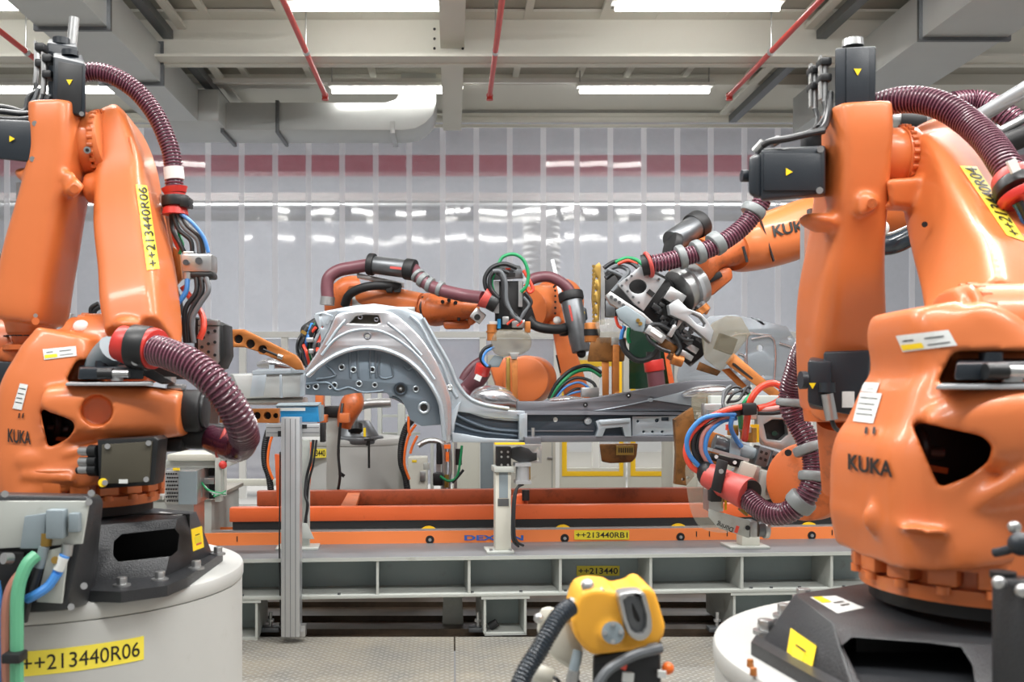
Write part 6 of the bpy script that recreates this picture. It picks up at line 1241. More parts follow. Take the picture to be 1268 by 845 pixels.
B().m('dark').hull([(838, 408, Yg-.05), (870, 420, Yg-.05), (872, 440, Yg-.05), (852, 452, Yg-.05), (828, 430, Yg-.05), (838, 408, Yg+.06), (872, 420, Yg+.06), (855, 455, Yg+.06), (828, 432, Yg+.06)], bev=.006).m('steel').bxr(850, 440, Yg-.08, 18, 7, .04, 32, bev=.002).bxr(858, 432, Yg-.08, 14, 8, .04, 32, bev=.002).bxr(812, 414, Yg-.14, 26, 11, .05, 34, bev=.004).m('paper').bxr(813, 413, Yg-.145, 16, 4, .004, 34).m('copper_dirty').bxr(828, 428, Yg-.1, 22, 10, .06, 34, bev=.004).bxr(836, 444, Yg-.1, 16, 8, .05, 30, bev=.004).m('copper').cyl((832, 444, Yg-.1), (845, 448, Yg-.1), .03, seg=16).out('gun_mechanism', None, g, 'packed mechanism of dark and bright blocks')
b = B().m('steel_dark')
rr = random.Random(4)
for i in range(12): b.bxr(845+rr.random()*22, 400+rr.random()*26, Yg-.12+rr.random()*.04, 4+rr.random()*5, 3+rr.random()*4, .03, 34, bev=.002)
for i in range(8): b.m('black').bxr(812+rr.random()*26, 372+rr.random()*30, Yg-.07, 5+rr.random()*6, 4+rr.random()*4, .04, 34, bev=.002)
b.out('small_blocks', None, g)
B().m('cover').hull([(882, 400, Yg-.14), (900, 391, Yg-.14), (918, 393, Yg-.14), (930, 414, Yg-.14), (908, 440, Yg-.14), (893, 461, Yg-.14), (872, 444, Yg-.14), (868, 418, Yg-.14), (882, 400, Yg-.02), (900, 391, Yg-.02), (918, 393, Yg-.02), (930, 414, Yg-.02), (893, 461, Yg-.02), (872, 444, Yg-.02)], bev=.008).out('splash_cover', None, g, 'smoky yellowed plastic cover')
B().m('dark').bxr(900, 426, Yg-.10, 22, 20, .05, 20).out('covered_block', None, g)
B().m('copper').hull([(908, 437, Yg-.1), (914, 443, Yg-.1), (973, 492, Yg-.15), (961, 496, Yg-.15), (898, 450, Yg-.1), (908, 437, Yg), (914, 443, Yg), (973, 492, Yg-.05), (961, 496, Yg-.05), (898, 450, Yg)], bev=.003).m('dark').bxr(930, 468, Yg-.125, 56, 2.4, .02, 39).out('lower_arm', None, g, 'long copper electrode arm')
B().m('copper_dirty').hull([(866, 448, Yg-.1), (893, 460, Yg-.1), (888, 466, Yg-.1), (862, 458, Yg-.1), (866, 448, Yg), (893, 460, Yg), (888, 466, Yg), (862, 458, Yg)], bev=.003).m('copper').hull([(893, 458, Yg-.05), (903, 456, Yg-.05), (925, 478, Yg-.05), (918, 482, Yg-.05), (893, 458, Yg+.03), (903, 456, Yg+.03), (925, 478, Yg+.03), (918, 482, Yg+.03)], bev=.003).out('upper_arm', None, g, 'short copper electrode arm')
cables([('cable_green', .010, [(762, 325, 5.15), (775, 320, 5.15), (788, 322, 5.12), (800, 332, 5.1)]), ('cable_red', .009, [(765, 327, 5.15), (778, 323, 5.14), (790, 327, 5.12)]),
        ('cable_black', .012, [(748, 332, 5.2), (762, 324, 5.2), (780, 325, 5.15), (792, 333, 5.1)]), ('cable_grey', .012, [(748, 338, 5.2), (765, 330, 5.18), (778, 336, 5.15), (768, 350, 5.12), (758, 362, 5.1)]), ('cable_black', .014, [(750, 345, 5.2), (762, 338, 5.2), (770, 350, 5.2)]), ('cable_grey', .010, [(752, 334, 5.16), (770, 342, 5.14), (776, 352, 5.12)]),
        ('cable_blue', .011, [(773, 404, 5.1), (770, 415, 5.1), (769, 428, 5.1)]), ('cable_green', .011, [(779, 406, 5.1), (778, 418, 5.1), (780, 425, 5.1)]), ('cable_red', .008, [(762, 392, 5.1), (766, 404, 5.1), (775, 408, 5.1)]),
        ('cable_black', .016, [(770, 420, 5.05), (774, 434, 5.05), (788, 446, 5.05), (804, 444, 5.05), (814, 434, 5.03), (816, 424, 5.0)]), ('cable_black', .012, [(800, 405, 4.95), (815, 402, 4.93), (832, 412, 4.93), (842, 430, 4.93), (838, 440, 4.93)]), ('cable_black', .010, [(800, 410, 4.95), (805, 422, 4.93), (818, 432, 4.92), (830, 436, 4.92)]), ('cable_black', .009, [(838, 396, 4.93), (836, 408, 4.92), (846, 420, 4.92), (858, 422, 4.92)])], g, 'gun_cable')
# gun head hanging left of it: transformer with copper shanks (745, 400)
g = thing('welding_gun', 'tarnished spot welding gun with two upright copper shanks behind the sill', 'welding gun', (750, 430, 5.7))
Yh = 5.7
B().m('brass').plate([(735, 330), (742, 325), (745, 330), (744, 360), (742, 400), (736, 400), (733, 370)], Yh, .03, bev=.003, holes=[(739, 345, 1.5), (738, 360, 1.5), (738, 376, 1.5), (738, 390, 1.5)]).m('steel').bx(744, 328, 749, 402, Yh, .03).out('chain_plate', None, g, 'toothed brass plate')
b = B().m('brass')
for i in range(14): b.cyl((735, 330+i*5.2, Yh-.003), (735, 330+i*5.2, Yh+.03), .010, seg=8)
b.out('plate_teeth', None, g)
B().m('dark').bx(747, 338, 772, 392, Yh+.04, .12, bev=.01).m('steel_dark').bx(750, 372, 762, 392, Yh, .05, bev=.004).bxr(768, 372, Yh, 20, 10, .06, 20, bev=.004).out('gun_frame', None, g)
B().m('clear').loft([(738, 414, Yh, 14, .10), (750, 411, Yh, 16, .12), (765, 414, Yh, 14, .10)], e=2.6).out('splash_cover', None, g, 'cloudy plastic cover')
B().m('copper_dirty').hull([(732, 418, Yh-.06), (776, 418, Yh-.06), (773, 448, Yh-.06), (727, 448, Yh-.06), (732, 418, Yh+.08), (776, 418, Yh+.08), (773, 448, Yh+.08), (727, 448, Yh+.08)], bev=.01).m('steel').bx(757, 418, 768, 428, Yh-.07, .03, bev=.004).out('holder_block', None, g, 'tarnished brown electrode holder')
B().m('copper').hull([(745, 448, Yh-.05), (754, 448, Yh-.05), (754, 492, Yh-.05), (746, 492, Yh-.05), (745, 448, Yh), (754, 448, Yh), (754, 492, Yh), (746, 492, Yh)], bev=.003).out('left_shank', None, g, 'left copper shank')
B().m('copper').bx(759, 427, 767, 490, Yh-.08, .05, bev=.004).out('right_shank', None, g, 'right copper shank')
B().m('copper').cyl((733, 400, Yh-.02), (733, 424, Yh-.02), .045, seg=24, bev=.006).m('dark').cyl((733, 408, Yh-.02), (733, 416, Yh-.02), .048, seg=24).out('copper_coil', None, g)
B().m('paper').bx(762, 487, 781, 496, Yh-.1, .06, bev=.004).m('steel').bx(720, 480, 742, 492, Yh-.05, .05, bev=.006).out('tip_block', None, g)
# spot gun in the centre (632, 380)
g = thing('welding_gun', 'central spot welding gun with looping cables, just above the rounded floor hump', 'welding gun', (632, 430, 5.6))
Yk = 5.6
B().m('dark').bx(614, 348, 648, 408, Yk+.03, .14, bev=.008).out('gun_frame', None, g, 'black gun frame')
B().m('steel_dark').hull([(612, 333, Yk), (646, 333, Yk), (648, 345, Yk), (611, 347, Yk), (616, 329, Yk+.14), (644, 329, Yk+.14), (648, 345, Yk+.14), (611, 347, Yk+.14)], bev=.004).m('dark').bx(628, 338, 638, 343, Yk-.004, .02).m('cable_red').bx(626, 332, 632, 334, Yk-.01, .02).m('steel').bx(612, 348, 618, 388, Yk, .03).bx(642, 348, 647, 380, Yk, .03).bx(622, 392, 630, 402, Yk, .05, bev=.004).out('top_block', None, g)
B().m('blue').bx(616, 395, 620, 407, Yk-.01, .04).m('steel').bx(634, 396, 650, 406, Yk, .04, bev=.004).m('copper').bx(650, 398, 657, 412, Yk-.02, .05, bev=.004).m('paper').bx(606, 398, 616, 402, Yk, .03, bev=.003).m('copper').cyl((609, 402, Yk), (609, 422, Yk), .028, seg=18).cyl((609, 410, Yk), (609, 412, Yk), .033, seg=18).m('steel').bxr(592, 391, Yk, 16, 14, .06, 38, bev=.005).m('dark').cyl((591, 393, Yk-.005), (591, 393, Yk+.01), .018).out('gun_fittings', None, g)
B().m('cover').hull([(608, 418, Yk-.04), (616, 408, Yk-.04), (650, 408, Yk-.04), (659, 420, Yk-.04), (658, 432, Yk-.04), (645, 440, Yk-.04), (620, 442, Yk-.04), (608, 436, Yk-.04), (608, 418, Yk+.1), (616, 408, Yk+.1), (650, 408, Yk+.1), (659, 420, Yk+.1), (645, 440, Yk+.1), (620, 442, Yk+.1)], bev=.02).m('steel').plate([(631, 437), (643, 437), (640, 445), (634, 445)], Yk-.06, .03).m('mould').hull([(612, 440, Yk), (624, 442, Yk), (618, 455, Yk), (606, 455, Yk), (604, 450, Yk), (612, 440, Yk+.06), (624, 442, Yk+.06), (618, 455, Yk+.06)], bev=.006).out('splash_cover', None, g, 'smoky plastic cover')
B().m('brass').bx(627, 443, 632, 488, Yk-.03, .04, bev=.003).m('copper').hull([(633, 445, Yk-.05), (641, 445, Yk-.05), (641, 495, Yk-.05), (635, 495, Yk-.05), (633, 445, Yk), (641, 445, Yk), (641, 495, Yk), (635, 495, Yk)], bev=.003).out('electrode_shank', None, g, 'copper electrode shank')
B().m('salmon').cyl((597, 368, Yk-.05), (607, 374, Yk-.05), .062, .045, seg=26, bev=.004).m('black').cyl((605, 372, Yk-.05), (616, 378, Yk-.05), .05, seg=24, bev=.006).out('hose_end', None, g, 'faded red hose end')
cables([('cable_green', .010, [(616, 332, 5.55), (622, 319, 5.55), (636, 315, 5.55), (648, 322, 5.55), (654, 338, 5.55), (652, 354, 5.55), (645, 362, 5.56)]), ('cable_green', .009, [(612, 338, 5.6), (609, 350, 5.6), (612, 364, 5.6)]),
        ('cable_black', .013, [(640, 332, 5.56), (625, 327, 5.55), (610, 331, 5.54), (601, 343, 5.54), (602, 357, 5.54), (612, 366, 5.54)]), ('cable_black', .013, [(630, 338, 5.53), (616, 334, 5.52), (607, 344, 5.52), (608, 358, 5.52), (618, 370, 5.52)]), ('cable_grey', .013, [(610, 336, 5.5), (620, 337, 5.5), (626, 350, 5.5), (627, 372, 5.5), (634, 388, 5.5), (645, 398, 5.5)]), ('cable_black', .012, [(616, 338, 5.51), (622, 346, 5.5), (624, 372, 5.5), (630, 384, 5.5), (640, 392, 5.5)]),
        ('cable_red', .010, [(648, 335, 5.56), (654, 345, 5.56), (660, 358, 5.56), (655, 362, 5.56), (650, 352, 5.56)]), ('cable_black', .009, [(650, 362, 5.55), (658, 374, 5.55), (652, 386, 5.55), (646, 396, 5.55)]), ('cable_grey', .009, [(648, 368, 5.55), (655, 378, 5.55), (648, 388, 5.55), (644, 398, 5.55)]),
        ('cable_red', .007, [(628, 402, 5.53), (636, 396, 5.52), (646, 398, 5.52), (640, 404, 5.52)]), ('cable_black', .010, [(610, 428, 5.6), (600, 432, 5.6), (595, 442, 5.6), (600, 452, 5.6), (608, 454, 5.6)]), ('cable_blue', .008, [(612, 430, 5.58), (602, 436, 5.58), (598, 446, 5.58), (604, 454, 5.58)])], g, 'gun_cable')
B().m('red').cyl((599, 452, 5.7), (596, 464, 5.72), .045, seg=22, bev=.004).m('hose_dull').tube([(598, 458, 5.75), (592, 468, 5.75), (582, 480, 5.8), (574, 488, 5.8)], .055, seg=16).m('paper').bxr(592, 468, 5.66, 8, 7, .03, 25).out('lower_hose', None, g, 'dark purple hose below the gun')
B().m('hose_dull').tube([(600, 447, 5.95), (590, 452, 5.95), (580, 462, 5.95), (574, 472, 5.95)], .035, seg=14).out('lower_hose', None, g)
# ---------------------------------------------------------------- robot lying behind the wheel arch
t = thing('industrial_robot', 'orange robot stretched level behind the wheel arch, reaching the centre gun', 'robot', (440, 520, 6.3))
Yl = 6.1
B().m('orange_worn').loft([(418, 400, 6.4, 12, .1), (420, 378, 6.35, 17, .14), (432, 362, 6.3, 19, .15), (448, 356, 6.3, 14, .12)], e=2.6).out('elbow_casting', None, t)
B().m('orange').loft([(440, 368, 6.2, 14, .13), (465, 370, 6.15, 17, .14), (495, 374, 6.1, 16, .14), (525, 378, 6.05, 14, .13)], e=2.6).m('orange_worn').loft([(525, 380, 6.02, 17, .14), (538, 384, 6.0, 20, .15), (555, 384, 5.95, 15, .12), (575, 383, 5.9, 13, .11), (592, 383, 5.9, 12, .10)], e=2.4).hull([(548, 398, 5.9), (580, 396, 5.9), (585, 402, 5.9), (580, 408, 5.9), (550, 408, 5.9), (548, 398, 6.0), (580, 396, 6.0), (580, 408, 6.0), (550, 408, 6.0)], bev=.02).hull([(575, 376, 5.85), (592, 374, 5.85), (590, 400, 5.85), (580, 405, 5.85), (575, 376, 5.95), (592, 374, 5.95), (590, 400, 5.95), (580, 405, 5.95)], bev=.02).out('forearm', None, t, 'scuffed orange forearm')
b = B().m('dark')
for x, y in ((548, 374), (556, 372), (564, 375), (572, 371), (450, 362), (453, 368), (456, 374)): b.cyl((x, y, 5.80 if x > 500 else 6.05), (x, y, 5.83 if x > 500 else 6.08), .012, seg=8)
b.plate([(567, 391), (571, 384), (575, 382), (576, 388), (571, 392), (569, 398), (566, 397)], 5.84, .02).tube([(524, 368, 5.9), (521, 382, 5.88), (526, 398, 5.9)], .01).out('surface_bolts', None, t)
B().m('steel').plate([(442, 338), (500, 350), (500, 356), (442, 344)], 6.0, .05, bev=.003).m('galv').bx(488, 380, 514, 388, 5.9, .1, bev=.004).bx(436, 366, 450, 390, 6.05, .05, bev=.01).out('steel_plates', None, t)
B().m('rubber').tube([(427, 378, 6.05), (432, 366, 6.0), (445, 358, 5.95), (462, 354, 5.92), (480, 354, 5.92), (495, 356, 5.95)], .028, seg=14).bx(478, 352, 486, 362, 5.9, .06, bev=.006).hull([(488, 352, 5.92), (498, 354, 5.92), (496, 362, 5.92), (488, 362, 5.92), (488, 352, 6.0), (498, 354, 6.0), (496, 362, 6.0)]).out('black_hose', None, t)
B().m('hose_dull').tube([(406, 371, 6.0), (405, 355, 6.0), (408, 343, 6.0), (420, 335, 6.0), (440, 331, 5.98), (458, 328, 5.95)], .040, seg=16).tube([(512, 333, 5.85), (520, 344, 5.8), (532, 354, 5.78), (552, 361, 5.72), (575, 366, 5.68), (598, 369, 5.6)], .038, seg=16).m('steel').cyl((406, 368, 6.0), (405, 378, 6.0), .045, seg=18).out('dress_hose', None, t, 'dull purple dress hose along the arm')
B().m('steel_dark').cyl((462, 328, 5.92), (508, 334, 5.84), .055, seg=26, bev=.004).m('rubber').cyl((456, 327, 5.93), (464, 328, 5.92), .068, seg=26, bev=.008).cyl((502, 333, 5.85), (514, 335, 5.83), .065, seg=26, bev=.008).m('salmon').bxr(490, 332, 5.78, 14, 3, .004, 6).out('spring_unit', None, t, 'dark grey spring cylinder on the hose')
for a, c in (((521, 345, 5.8), (526, 349, 5.79)), ((530, 352, 5.78), (535, 354, 5.77)), ((543, 357, 5.74), (548, 359, 5.73)), ((516, 340, 5.81), (519, 343, 5.80))):
    B().m('clamp_grey').cyl(a, c, .047, seg=20, bev=.006).out('hose_ring', None, t)
B().m('orange_worn').loft([(440, 485, 6.2, 8, .06), (437, 498, 6.2, 14, .1), (430, 515, 6.2, 12, .1), (426, 530, 6.2, 8, .07)], e=2.4).m('orange').bx(390, 488, 400, 506, 6.1, .1, bev=.01).bx(392, 514, 404, 524, 6.0, .1, bev=.006).bx(420, 512, 432, 524, 6.0, .1, bev=.006).out('lower_casting', None, t)
B().m('steel_dark').cyl((440, 549, 6.9), (440, 540, 6.9), .20, seg=40, bev=.01).cyl((440, 540, 6.9), (440, 521, 6.9), .17, .10, seg=40, bev=.006).m('dark').cyl((440, 534, 6.72), (440, 526, 6.74), .05, seg=20).m('sticker').bx(450, 530, 453, 541, 6.70, .01).out('foot_casting', None, t, 'dark robot foot')
# wiring bundle left of the arch
t = thing('wiring_bundle', 'tangled wires and plugs hanging at the left shoulder of the wheel arch', 'cables', (392, 425, 5.8))
rr = random.Random(11)
names = ['cable_black', 'cable_black', 'cable_grey', 'cable_black', 'cable_red', 'cable_blue', 'cable_black', 'cable_green', 'cable_black', 'paper', 'cable_black', 'cable_grey', 'cable_red', 'cable_black']
for i, n_ in enumerate(names):
    x = 370+i*1.9; y0 = 404-i*.9
    B().m(n_).tube([(x+6+rr.random()*8, y0+rr.random()*6, 5.75+rr.random()*.1), (x-2+rr.random()*4, 418+rr.random()*6, 5.72+rr.random()*.1), (x-2+rr.random()*4, 434+rr.random()*6, 5.72+rr.random()*.1), (x+rr.random()*10, 452+rr.random()*4, 5.8)], .008+rr.random()*.006, seg=8).out('wire', None, t)
B().m('dark').hull([(372, 405, 5.85), (392, 392, 5.85), (400, 400, 5.85), (388, 450, 5.85), (372, 445, 5.85), (372, 405, 5.95), (392, 392, 5.95), (388, 450, 5.95)], bev=.02).m('steel').bx(379, 418, 388, 424, 5.7, .05, bev=.006).bx(382, 432, 388, 438, 5.7, .05, bev=.006).m('brass').bx(396, 404, 404, 416, 5.8, .04, bev=.01).bxr(376, 412, 5.72, 7, 4, .04, 30).out('plug_block', None, t)
# ---------------------------------------------------------------- robot in the centre back (690, 400)
t = thing('industrial_robot', 'orange robot in the centre background with a black cylinder leaning beside its arm', 'robot', (690, 560, 7.0))
Yr = 6.6
B().m('orange').cyl((655, 382, 6.55), (684, 376, 6.75), .145, seg=44, bev=.01).cyl((680, 377, 6.7), (700, 373, 6.85), .16, seg=44, bev=.01).hull([(682, 364, 6.6), (694, 360, 6.6), (700, 372, 6.6), (706, 400, 6.6), (690, 405, 6.6), (682, 364, 6.9), (694, 360, 6.9), (706, 400, 6.9), (690, 405, 6.9)], bev=.03).out('elbow_drum', None, t, 'round orange elbow drum')
B().m('dark').cyl((654.5, 382, 6.54), (655.5, 382, 6.56), .11, seg=36).out('drum_recess', None, t)
b = B().m('dark'); c = P(684, 377, 6.68)
for i in range(26):
    a = 2*math.pi*i/26; b.sph(c+Vector((0.0, math.cos(a)*.05, math.sin(a)*.165))+Vector((math.cos(a)*.0, -.14, 0)), .009, seg=6)
b.out('drum_bolts', None, t)
B().m('orange').hull([(684, 410, 6.6), (706, 412, 6.6), (735, 500, 6.7), (700, 500, 6.7), (684, 410, 6.8), (706, 412, 6.8), (735, 500, 6.9), (700, 500, 6.9)], bev=.02).m('orange_worn').cyl((690, 398, 6.55), (690, 404, 6.55), .06, seg=20).out('link_arm', None, t, 'orange link arm leaning right')
B().m('white').sph((690, 397, 6.5), .028).out('white_cap', None, t)
B().m('dark').tube([(689, 440, 6.58), (694, 462, 6.6)], .006).out('maker_lettering', None, t)
B().m('steel_dark').cyl((708, 372, 6.3), (720, 436, 6.25), .068, .060, seg=28, bev=.006).m('rubber').cyl((706, 362, 6.31), (708, 373, 6.3), .082, seg=28, bev=.01).m('salmon').bxr(707, 388, 6.22, 2.5, 20, .004, -12).m('rubber').sph((720, 438, 6.25), .03).out('spring_unit', None, t, 'black spring cylinder leaning right')
B().m('alu').hull([(682, 322, 6.5), (686, 321, 6.5), (711, 425, 6.4), (706, 428, 6.4), (682, 322, 6.54), (686, 321, 6.54), (711, 425, 6.44), (706, 428, 6.44)]).out('guide_rail', None, t, 'pale slanting rail')
B().m('hose_dull').tube([(655, 348, 6.3), (665, 344, 6.3), (680, 343, 6.3), (694, 349, 6.3), (704, 358, 6.3), (707, 366, 6.3)], .036, seg=16).out('dress_hose', None, t, 'dull purple hose over the elbow')
B().m('rubber').tube([(654, 395, 6.2), (662, 403, 6.2), (675, 407, 6.2), (692, 408, 6.25), (700, 406, 6.3)], .032, seg=14).bx(694, 402, 704, 416, 6.3, .08, bev=.01).out('black_hose', None, t)
B().m('motor').hull([(668, 352, 6.8), (684, 348, 6.8), (686, 366, 6.8), (672, 370, 6.8), (668, 352, 6.95), (684, 348, 6.95), (686, 366, 6.95), (672, 370, 6.95)], bev=.01).hull([(718, 378, 6.7), (726, 382, 6.7), (728, 396, 6.7), (720, 400, 6.7), (718, 378, 6.85), (726, 382, 6.85), (728, 396, 6.85)], bev=.01).m('sticker').bx(672, 357, 675, 361, 6.79, .01).bx(721, 386, 724, 392, 6.69, .01).out('motor', None, t)
B().m('orange').hull([(605, 452, 6.6), (632, 440, 6.6), (655, 445, 6.6), (660, 500, 6.6), (620, 500, 6.6), (605, 452, 6.8), (632, 440, 6.8), (655, 445, 6.8), (660, 500, 6.8), (620, 500, 6.8)], bev=.03).cyl((650, 470, 6.45), (662, 470, 6.7), .16, seg=40, bev=.02).m('motor').bx(664, 458, 672, 477, 6.5, .15, bev=.015).out('base_casting', None, t, 'orange base casting with a round flange')
cables([('cable_black', .012, [(680, 494, 6.0), (690, 474, 6.0), (708, 458, 6.0), (728, 453, 5.95), (745, 462, 5.9)]), ('cable_green', .012, [(680, 496, 6.0), (692, 478, 6.0), (710, 462, 6.0), (730, 458, 5.95), (744, 466, 5.9)]), ('cable_black', .010, [(682, 497, 6.0), (698, 476, 6.0), (715, 468, 6.0), (734, 474, 5.95), (740, 488, 5.9)]), ('cable_blue', .008, [(684, 498, 6.0), (700, 480, 6.0), (718, 474, 6.0), (732, 484, 5.95), (736, 494, 5.9)]), ('cable_blue', .008, [(690, 496, 6.0), (706, 488, 6.0), (724, 484, 6.0), (738, 482, 5.95)]), ('cable_black', .008, [(696, 494, 6.0), (712, 482, 6.0), (726, 484, 6.0), (732, 492, 5.95)]), ('cable_red', .007, [(688, 492, 6.02), (694, 482, 6.02), (704, 478, 6.02)])], t, 'floor_cable')
# dark green screen and red hose behind the big gun
t = thing('tinted_screen', 'dark green tinted screen panel standing behind the big spot gun', 'screen', (800, 480, 7.2))
B().m('glass_dark').bx(779, 408, 830, 482, 7.2, .03).out('pane', None, t); B().m('beam').bx(772, 400, 779, 500, 7.18, .06).bx(835, 400, 846, 500, 7.18, .06).out('frame_post', None, t); B().m('yellow_frame').bx(766, 430, 770, 500, 7.15, .05).m('rail_orange').hull([(820, 420, 7.1), (824, 420, 7.1), (840, 500, 7.1), (832, 500, 7.1), (820, 420, 7.15), (824, 420, 7.15), (840, 500, 7.15)]).out('coloured_strips', None, t)
t = thing('hanging_hose', 'short red and purple hose hanging in front of the green screen', 'hose', (811, 470, 6.8))
B().m('red').cyl((809, 446, 6.8), (811, 460, 6.8), .07, seg=22, bev=.006).m('hose_dull').cyl((811, 460, 6.8), (814, 484, 6.8), .06, seg=20).m('black').cyl((809, 436, 6.8), (809, 447, 6.8), .05, seg=20).out('hose_body', None, t)
# copper shoe visible under the sill
t = thing('copper_shoe', 'yellowed brown clamp shoe hanging below the sill in front of the yellow door', 'clamp', (765, 575, 5.9))
B().m('copper_dirty').hull([(742, 550, 5.9), (790, 549, 5.9), (788, 566, 5.9), (782, 573, 5.9), (756, 574, 5.9), (745, 572, 5.9), (742, 550, 6.0), (790, 549, 6.0), (788, 566, 6.0), (756, 574, 6.0), (745, 572, 6.0)], bev=.01).m('brass').plate([(763, 552), (785, 552), (785, 564), (763, 564)], 5.87, .02, bev=.003).out('shoe_body', None, t)
b = B().m('dark')
for i in range(7): b.bx(766+i*2.7, 555, 767.2+i*2.7, 561, 5.865, .01)
b.out('shoe_slots', None, t)
# ================================================================ background machines behind the beam
def cab(name, lab, cat, x0, y0, x1, y1, Y, d, m='cream', parts=(), grp=None):
    y1 = CY+H*F/Y-1; t = thing(name, lab, cat, ((x0+x1)/2, y1, Y), grp)      # down to the floor
    B().m(m).bx(x0, y0, x1, y1, Y, d, bev=.006).out('cabinet_body', None, t)
    for (nm, mm, a, b_, c, e_, dd) in parts: B().m(mm).bx(a, b_, c, e_, Y-dd, dd, bev=.002).out(nm, None, t)
    return t
pd = pedestal('robot_pedestal', 'cream pedestal ending 440 on a yellow label, seen below the wheel arch', (425-CX)/F*6.9, 7.12, .42, .92)
def lab3(parent, x0, y0, x1, y1, Y, txt): return sticker('number_label', 'yellow_label', parent, (x0, y1, Y), (x1, y1, Y), (x0, y0, Y), txt, mar=(.05, .15), label='yellow label reading '+txt, bold=.02)
lab3(pd, 377, 556, 404, 567, 6.69, '++213440')
c0 = P(440, 560, 6.6)
cab('machine_plinth', 'wide cream plinth under the wheel arch behind the conveyor', 'plinth', 425, 548, 470, 612, 7.7, .4)
cab('control_cabinet', 'tall cream cabinet standing behind the sill, left of the yellow doors', 'cabinet', 600, 546, 688, 612, 7.9, .5, parts=(('door_seam', 'beam', 683, 548, 684.5, 610, .004), ('hinge', 'steel', 678, 566, 684, 569, .012)))
cab('control_cabinet', 'grey cabinet strip standing left of the clamp post behind the skid', 'cabinet', 596, 545, 611, 606, 7.5, .3, m='mould')
cab('control_cabinet', 'narrow cream cabinet behind the right gripper cover', 'cabinet', 833, 546, 850, 610, 7.4, .4, parts=(('panel_window', 'dark', 837, 552, 841, 590, .004),))
cab('junction_cabinet', 'small pale box with a yellow mark below the rear edge of the wheel arch', 'box', 505, 567, 529, 604, 6.9, .2, m='cream', parts=(('yellow_mark', 'sticker', 510, 570, 516, 573, .003), ('latch', 'steel', 520, 584, 527, 596, .02)))
t = thing('pipe_run', 'bent steel pipe seen through the wheel arch above the pedestal', 'pipe', (470, 510, 6.9))
B().m('steel').tube([(436, 528, 6.9), (438, 514, 6.9), (446, 504, 6.9), (458, 500, 6.9), (484, 499, 6.9)], .035, seg=14).out('pipe_bend', None, t)
B().m('rubber').tube([(454, 552, 6.5), (457, 544, 6.5), (459, 545, 6.5), (457, 548, 6.5), (457, 580, 6.5)], .008).bxr(457, 545, 6.48, 12, 3, .03).out('tee_handle', None, t)
# frame posts beyond the arch
for i, (x, w, y0, y1, l) in enumerate(((470, 5, 486, 612, 'white post of the inner fence seen under the wheel arch'), (497, 9, 500, 608, 'thick pale post behind the wheel arch rear edge'), (548, 5, 548, 606, 'thin pale post left of the clamp post'), (535, 4, 548, 606, 'thin grey post beside the small pale box'))):
    tag(B().m('beam').bx(x-w/2, y0, x+w/2, 681, 7.6, .08, bev=.004).out('fence_post'), l, 'post')
tag(B().m('cream').bx(250, 594, 520, 602, 7.7, .08, bev=.004).bx(250, 602, 268, 678, 7.7, .08).out('fence_rail'), 'low cream rail of the inner fence behind the skid', 'rail')
tag(B().m('beam').bx(468, 514, 520, 517, 7.9, .06).bx(468, 536, 520, 539, 7.9, .06).out('fence_rail'), 'pair of grey cross rails behind the wheel arch', 'rail')
# corrugated conduits with orange cable
for i, (cx, cy, l) in enumerate(((336, 560, 'black conduit loop with an orange cable left of the wheel arch'), (505, 560, 'black conduit loop with an orange cable under the wheel arch rear edge'))):
    t = thing('conduit_loop', l, 'conduit', (cx, cy+30, 6.6))
    B().m('rubber').hosey([(cx+8, cy-42, 6.6), (cx-2, cy-30, 6.6), (cx-8, cy-8, 6.6), (cx-8, cy+14, 6.6), (cx-2, cy+36, 6.6), (cx+3, cy+90, 6.6), (cx+5, cy+148, 6.6)], .024, pitch=.014, seg=12).out('conduit', None, t)
    B().m('cable_orange').tube([(cx+10, cy-34, 6.56), (cx+2, cy-22, 6.56), (cx-3, cy-4, 6.56), (cx-4, cy+16, 6.56), (cx+2, cy+34, 6.56)], .009).out('orange_cable', None, t)
# valve cluster behind the sill front
t = thing('pipe_manifold', 'cluster of small valves, hoses and pipes behind the rear end of the sill', 'manifold', (560, 605, 6.6))
rr = random.Random(5)
B().m('steel').tube([(518, 552, 6.6), (530, 546, 6.6), (545, 548, 6.6), (550, 560, 6.6), (550, 606, 6.6), (550, 712, 6.6)], .020).tube([(556, 548, 6.6), (558, 580, 6.6), (556, 606, 6.6), (556, 712, 6.6)], .012).bx(562, 548, 566, 712, 6.6, .03).bx(540, 560, 546, 600, 6.62, .03).out('pipes', None, t)
B().m('dark').bx(536, 586, 548, 602, 6.55, .06, bev=.01).cyl((544, 548, 6.6), (544, 575, 6.6), .02).cyl((568, 556, 6.6), (568, 576, 6.6), .022).m('cable_orange').bx(550, 551, 558, 556, 6.55, .03).bx(552, 560, 556, 572, 6.55, .02).m('brass').cyl((553, 588, 6.55), (553, 604, 6.55), .016).m('beam').bx(524, 574, 532, 582, 6.55, .04, bev=.004).out('valves', None, t)
for m_, pts in (('cable_green', [(572, 552, 6.5), (570, 570, 6.5), (566, 590, 6.5), (556, 596, 6.5), (545, 590, 6.5)]), ('cable_black', [(574, 582, 6.5), (566, 592, 6.5), (560, 598, 6.5)]), ('cable_orange', [(506, 516, 6.5), (506, 532, 6.5), (508, 540, 6.5)]), ('cable_orange', [(517, 540, 6.5), (511, 552, 6.5), (508, 562, 6.5)])): B().m(m_).tube(pts, .009).out('hose', None, t)
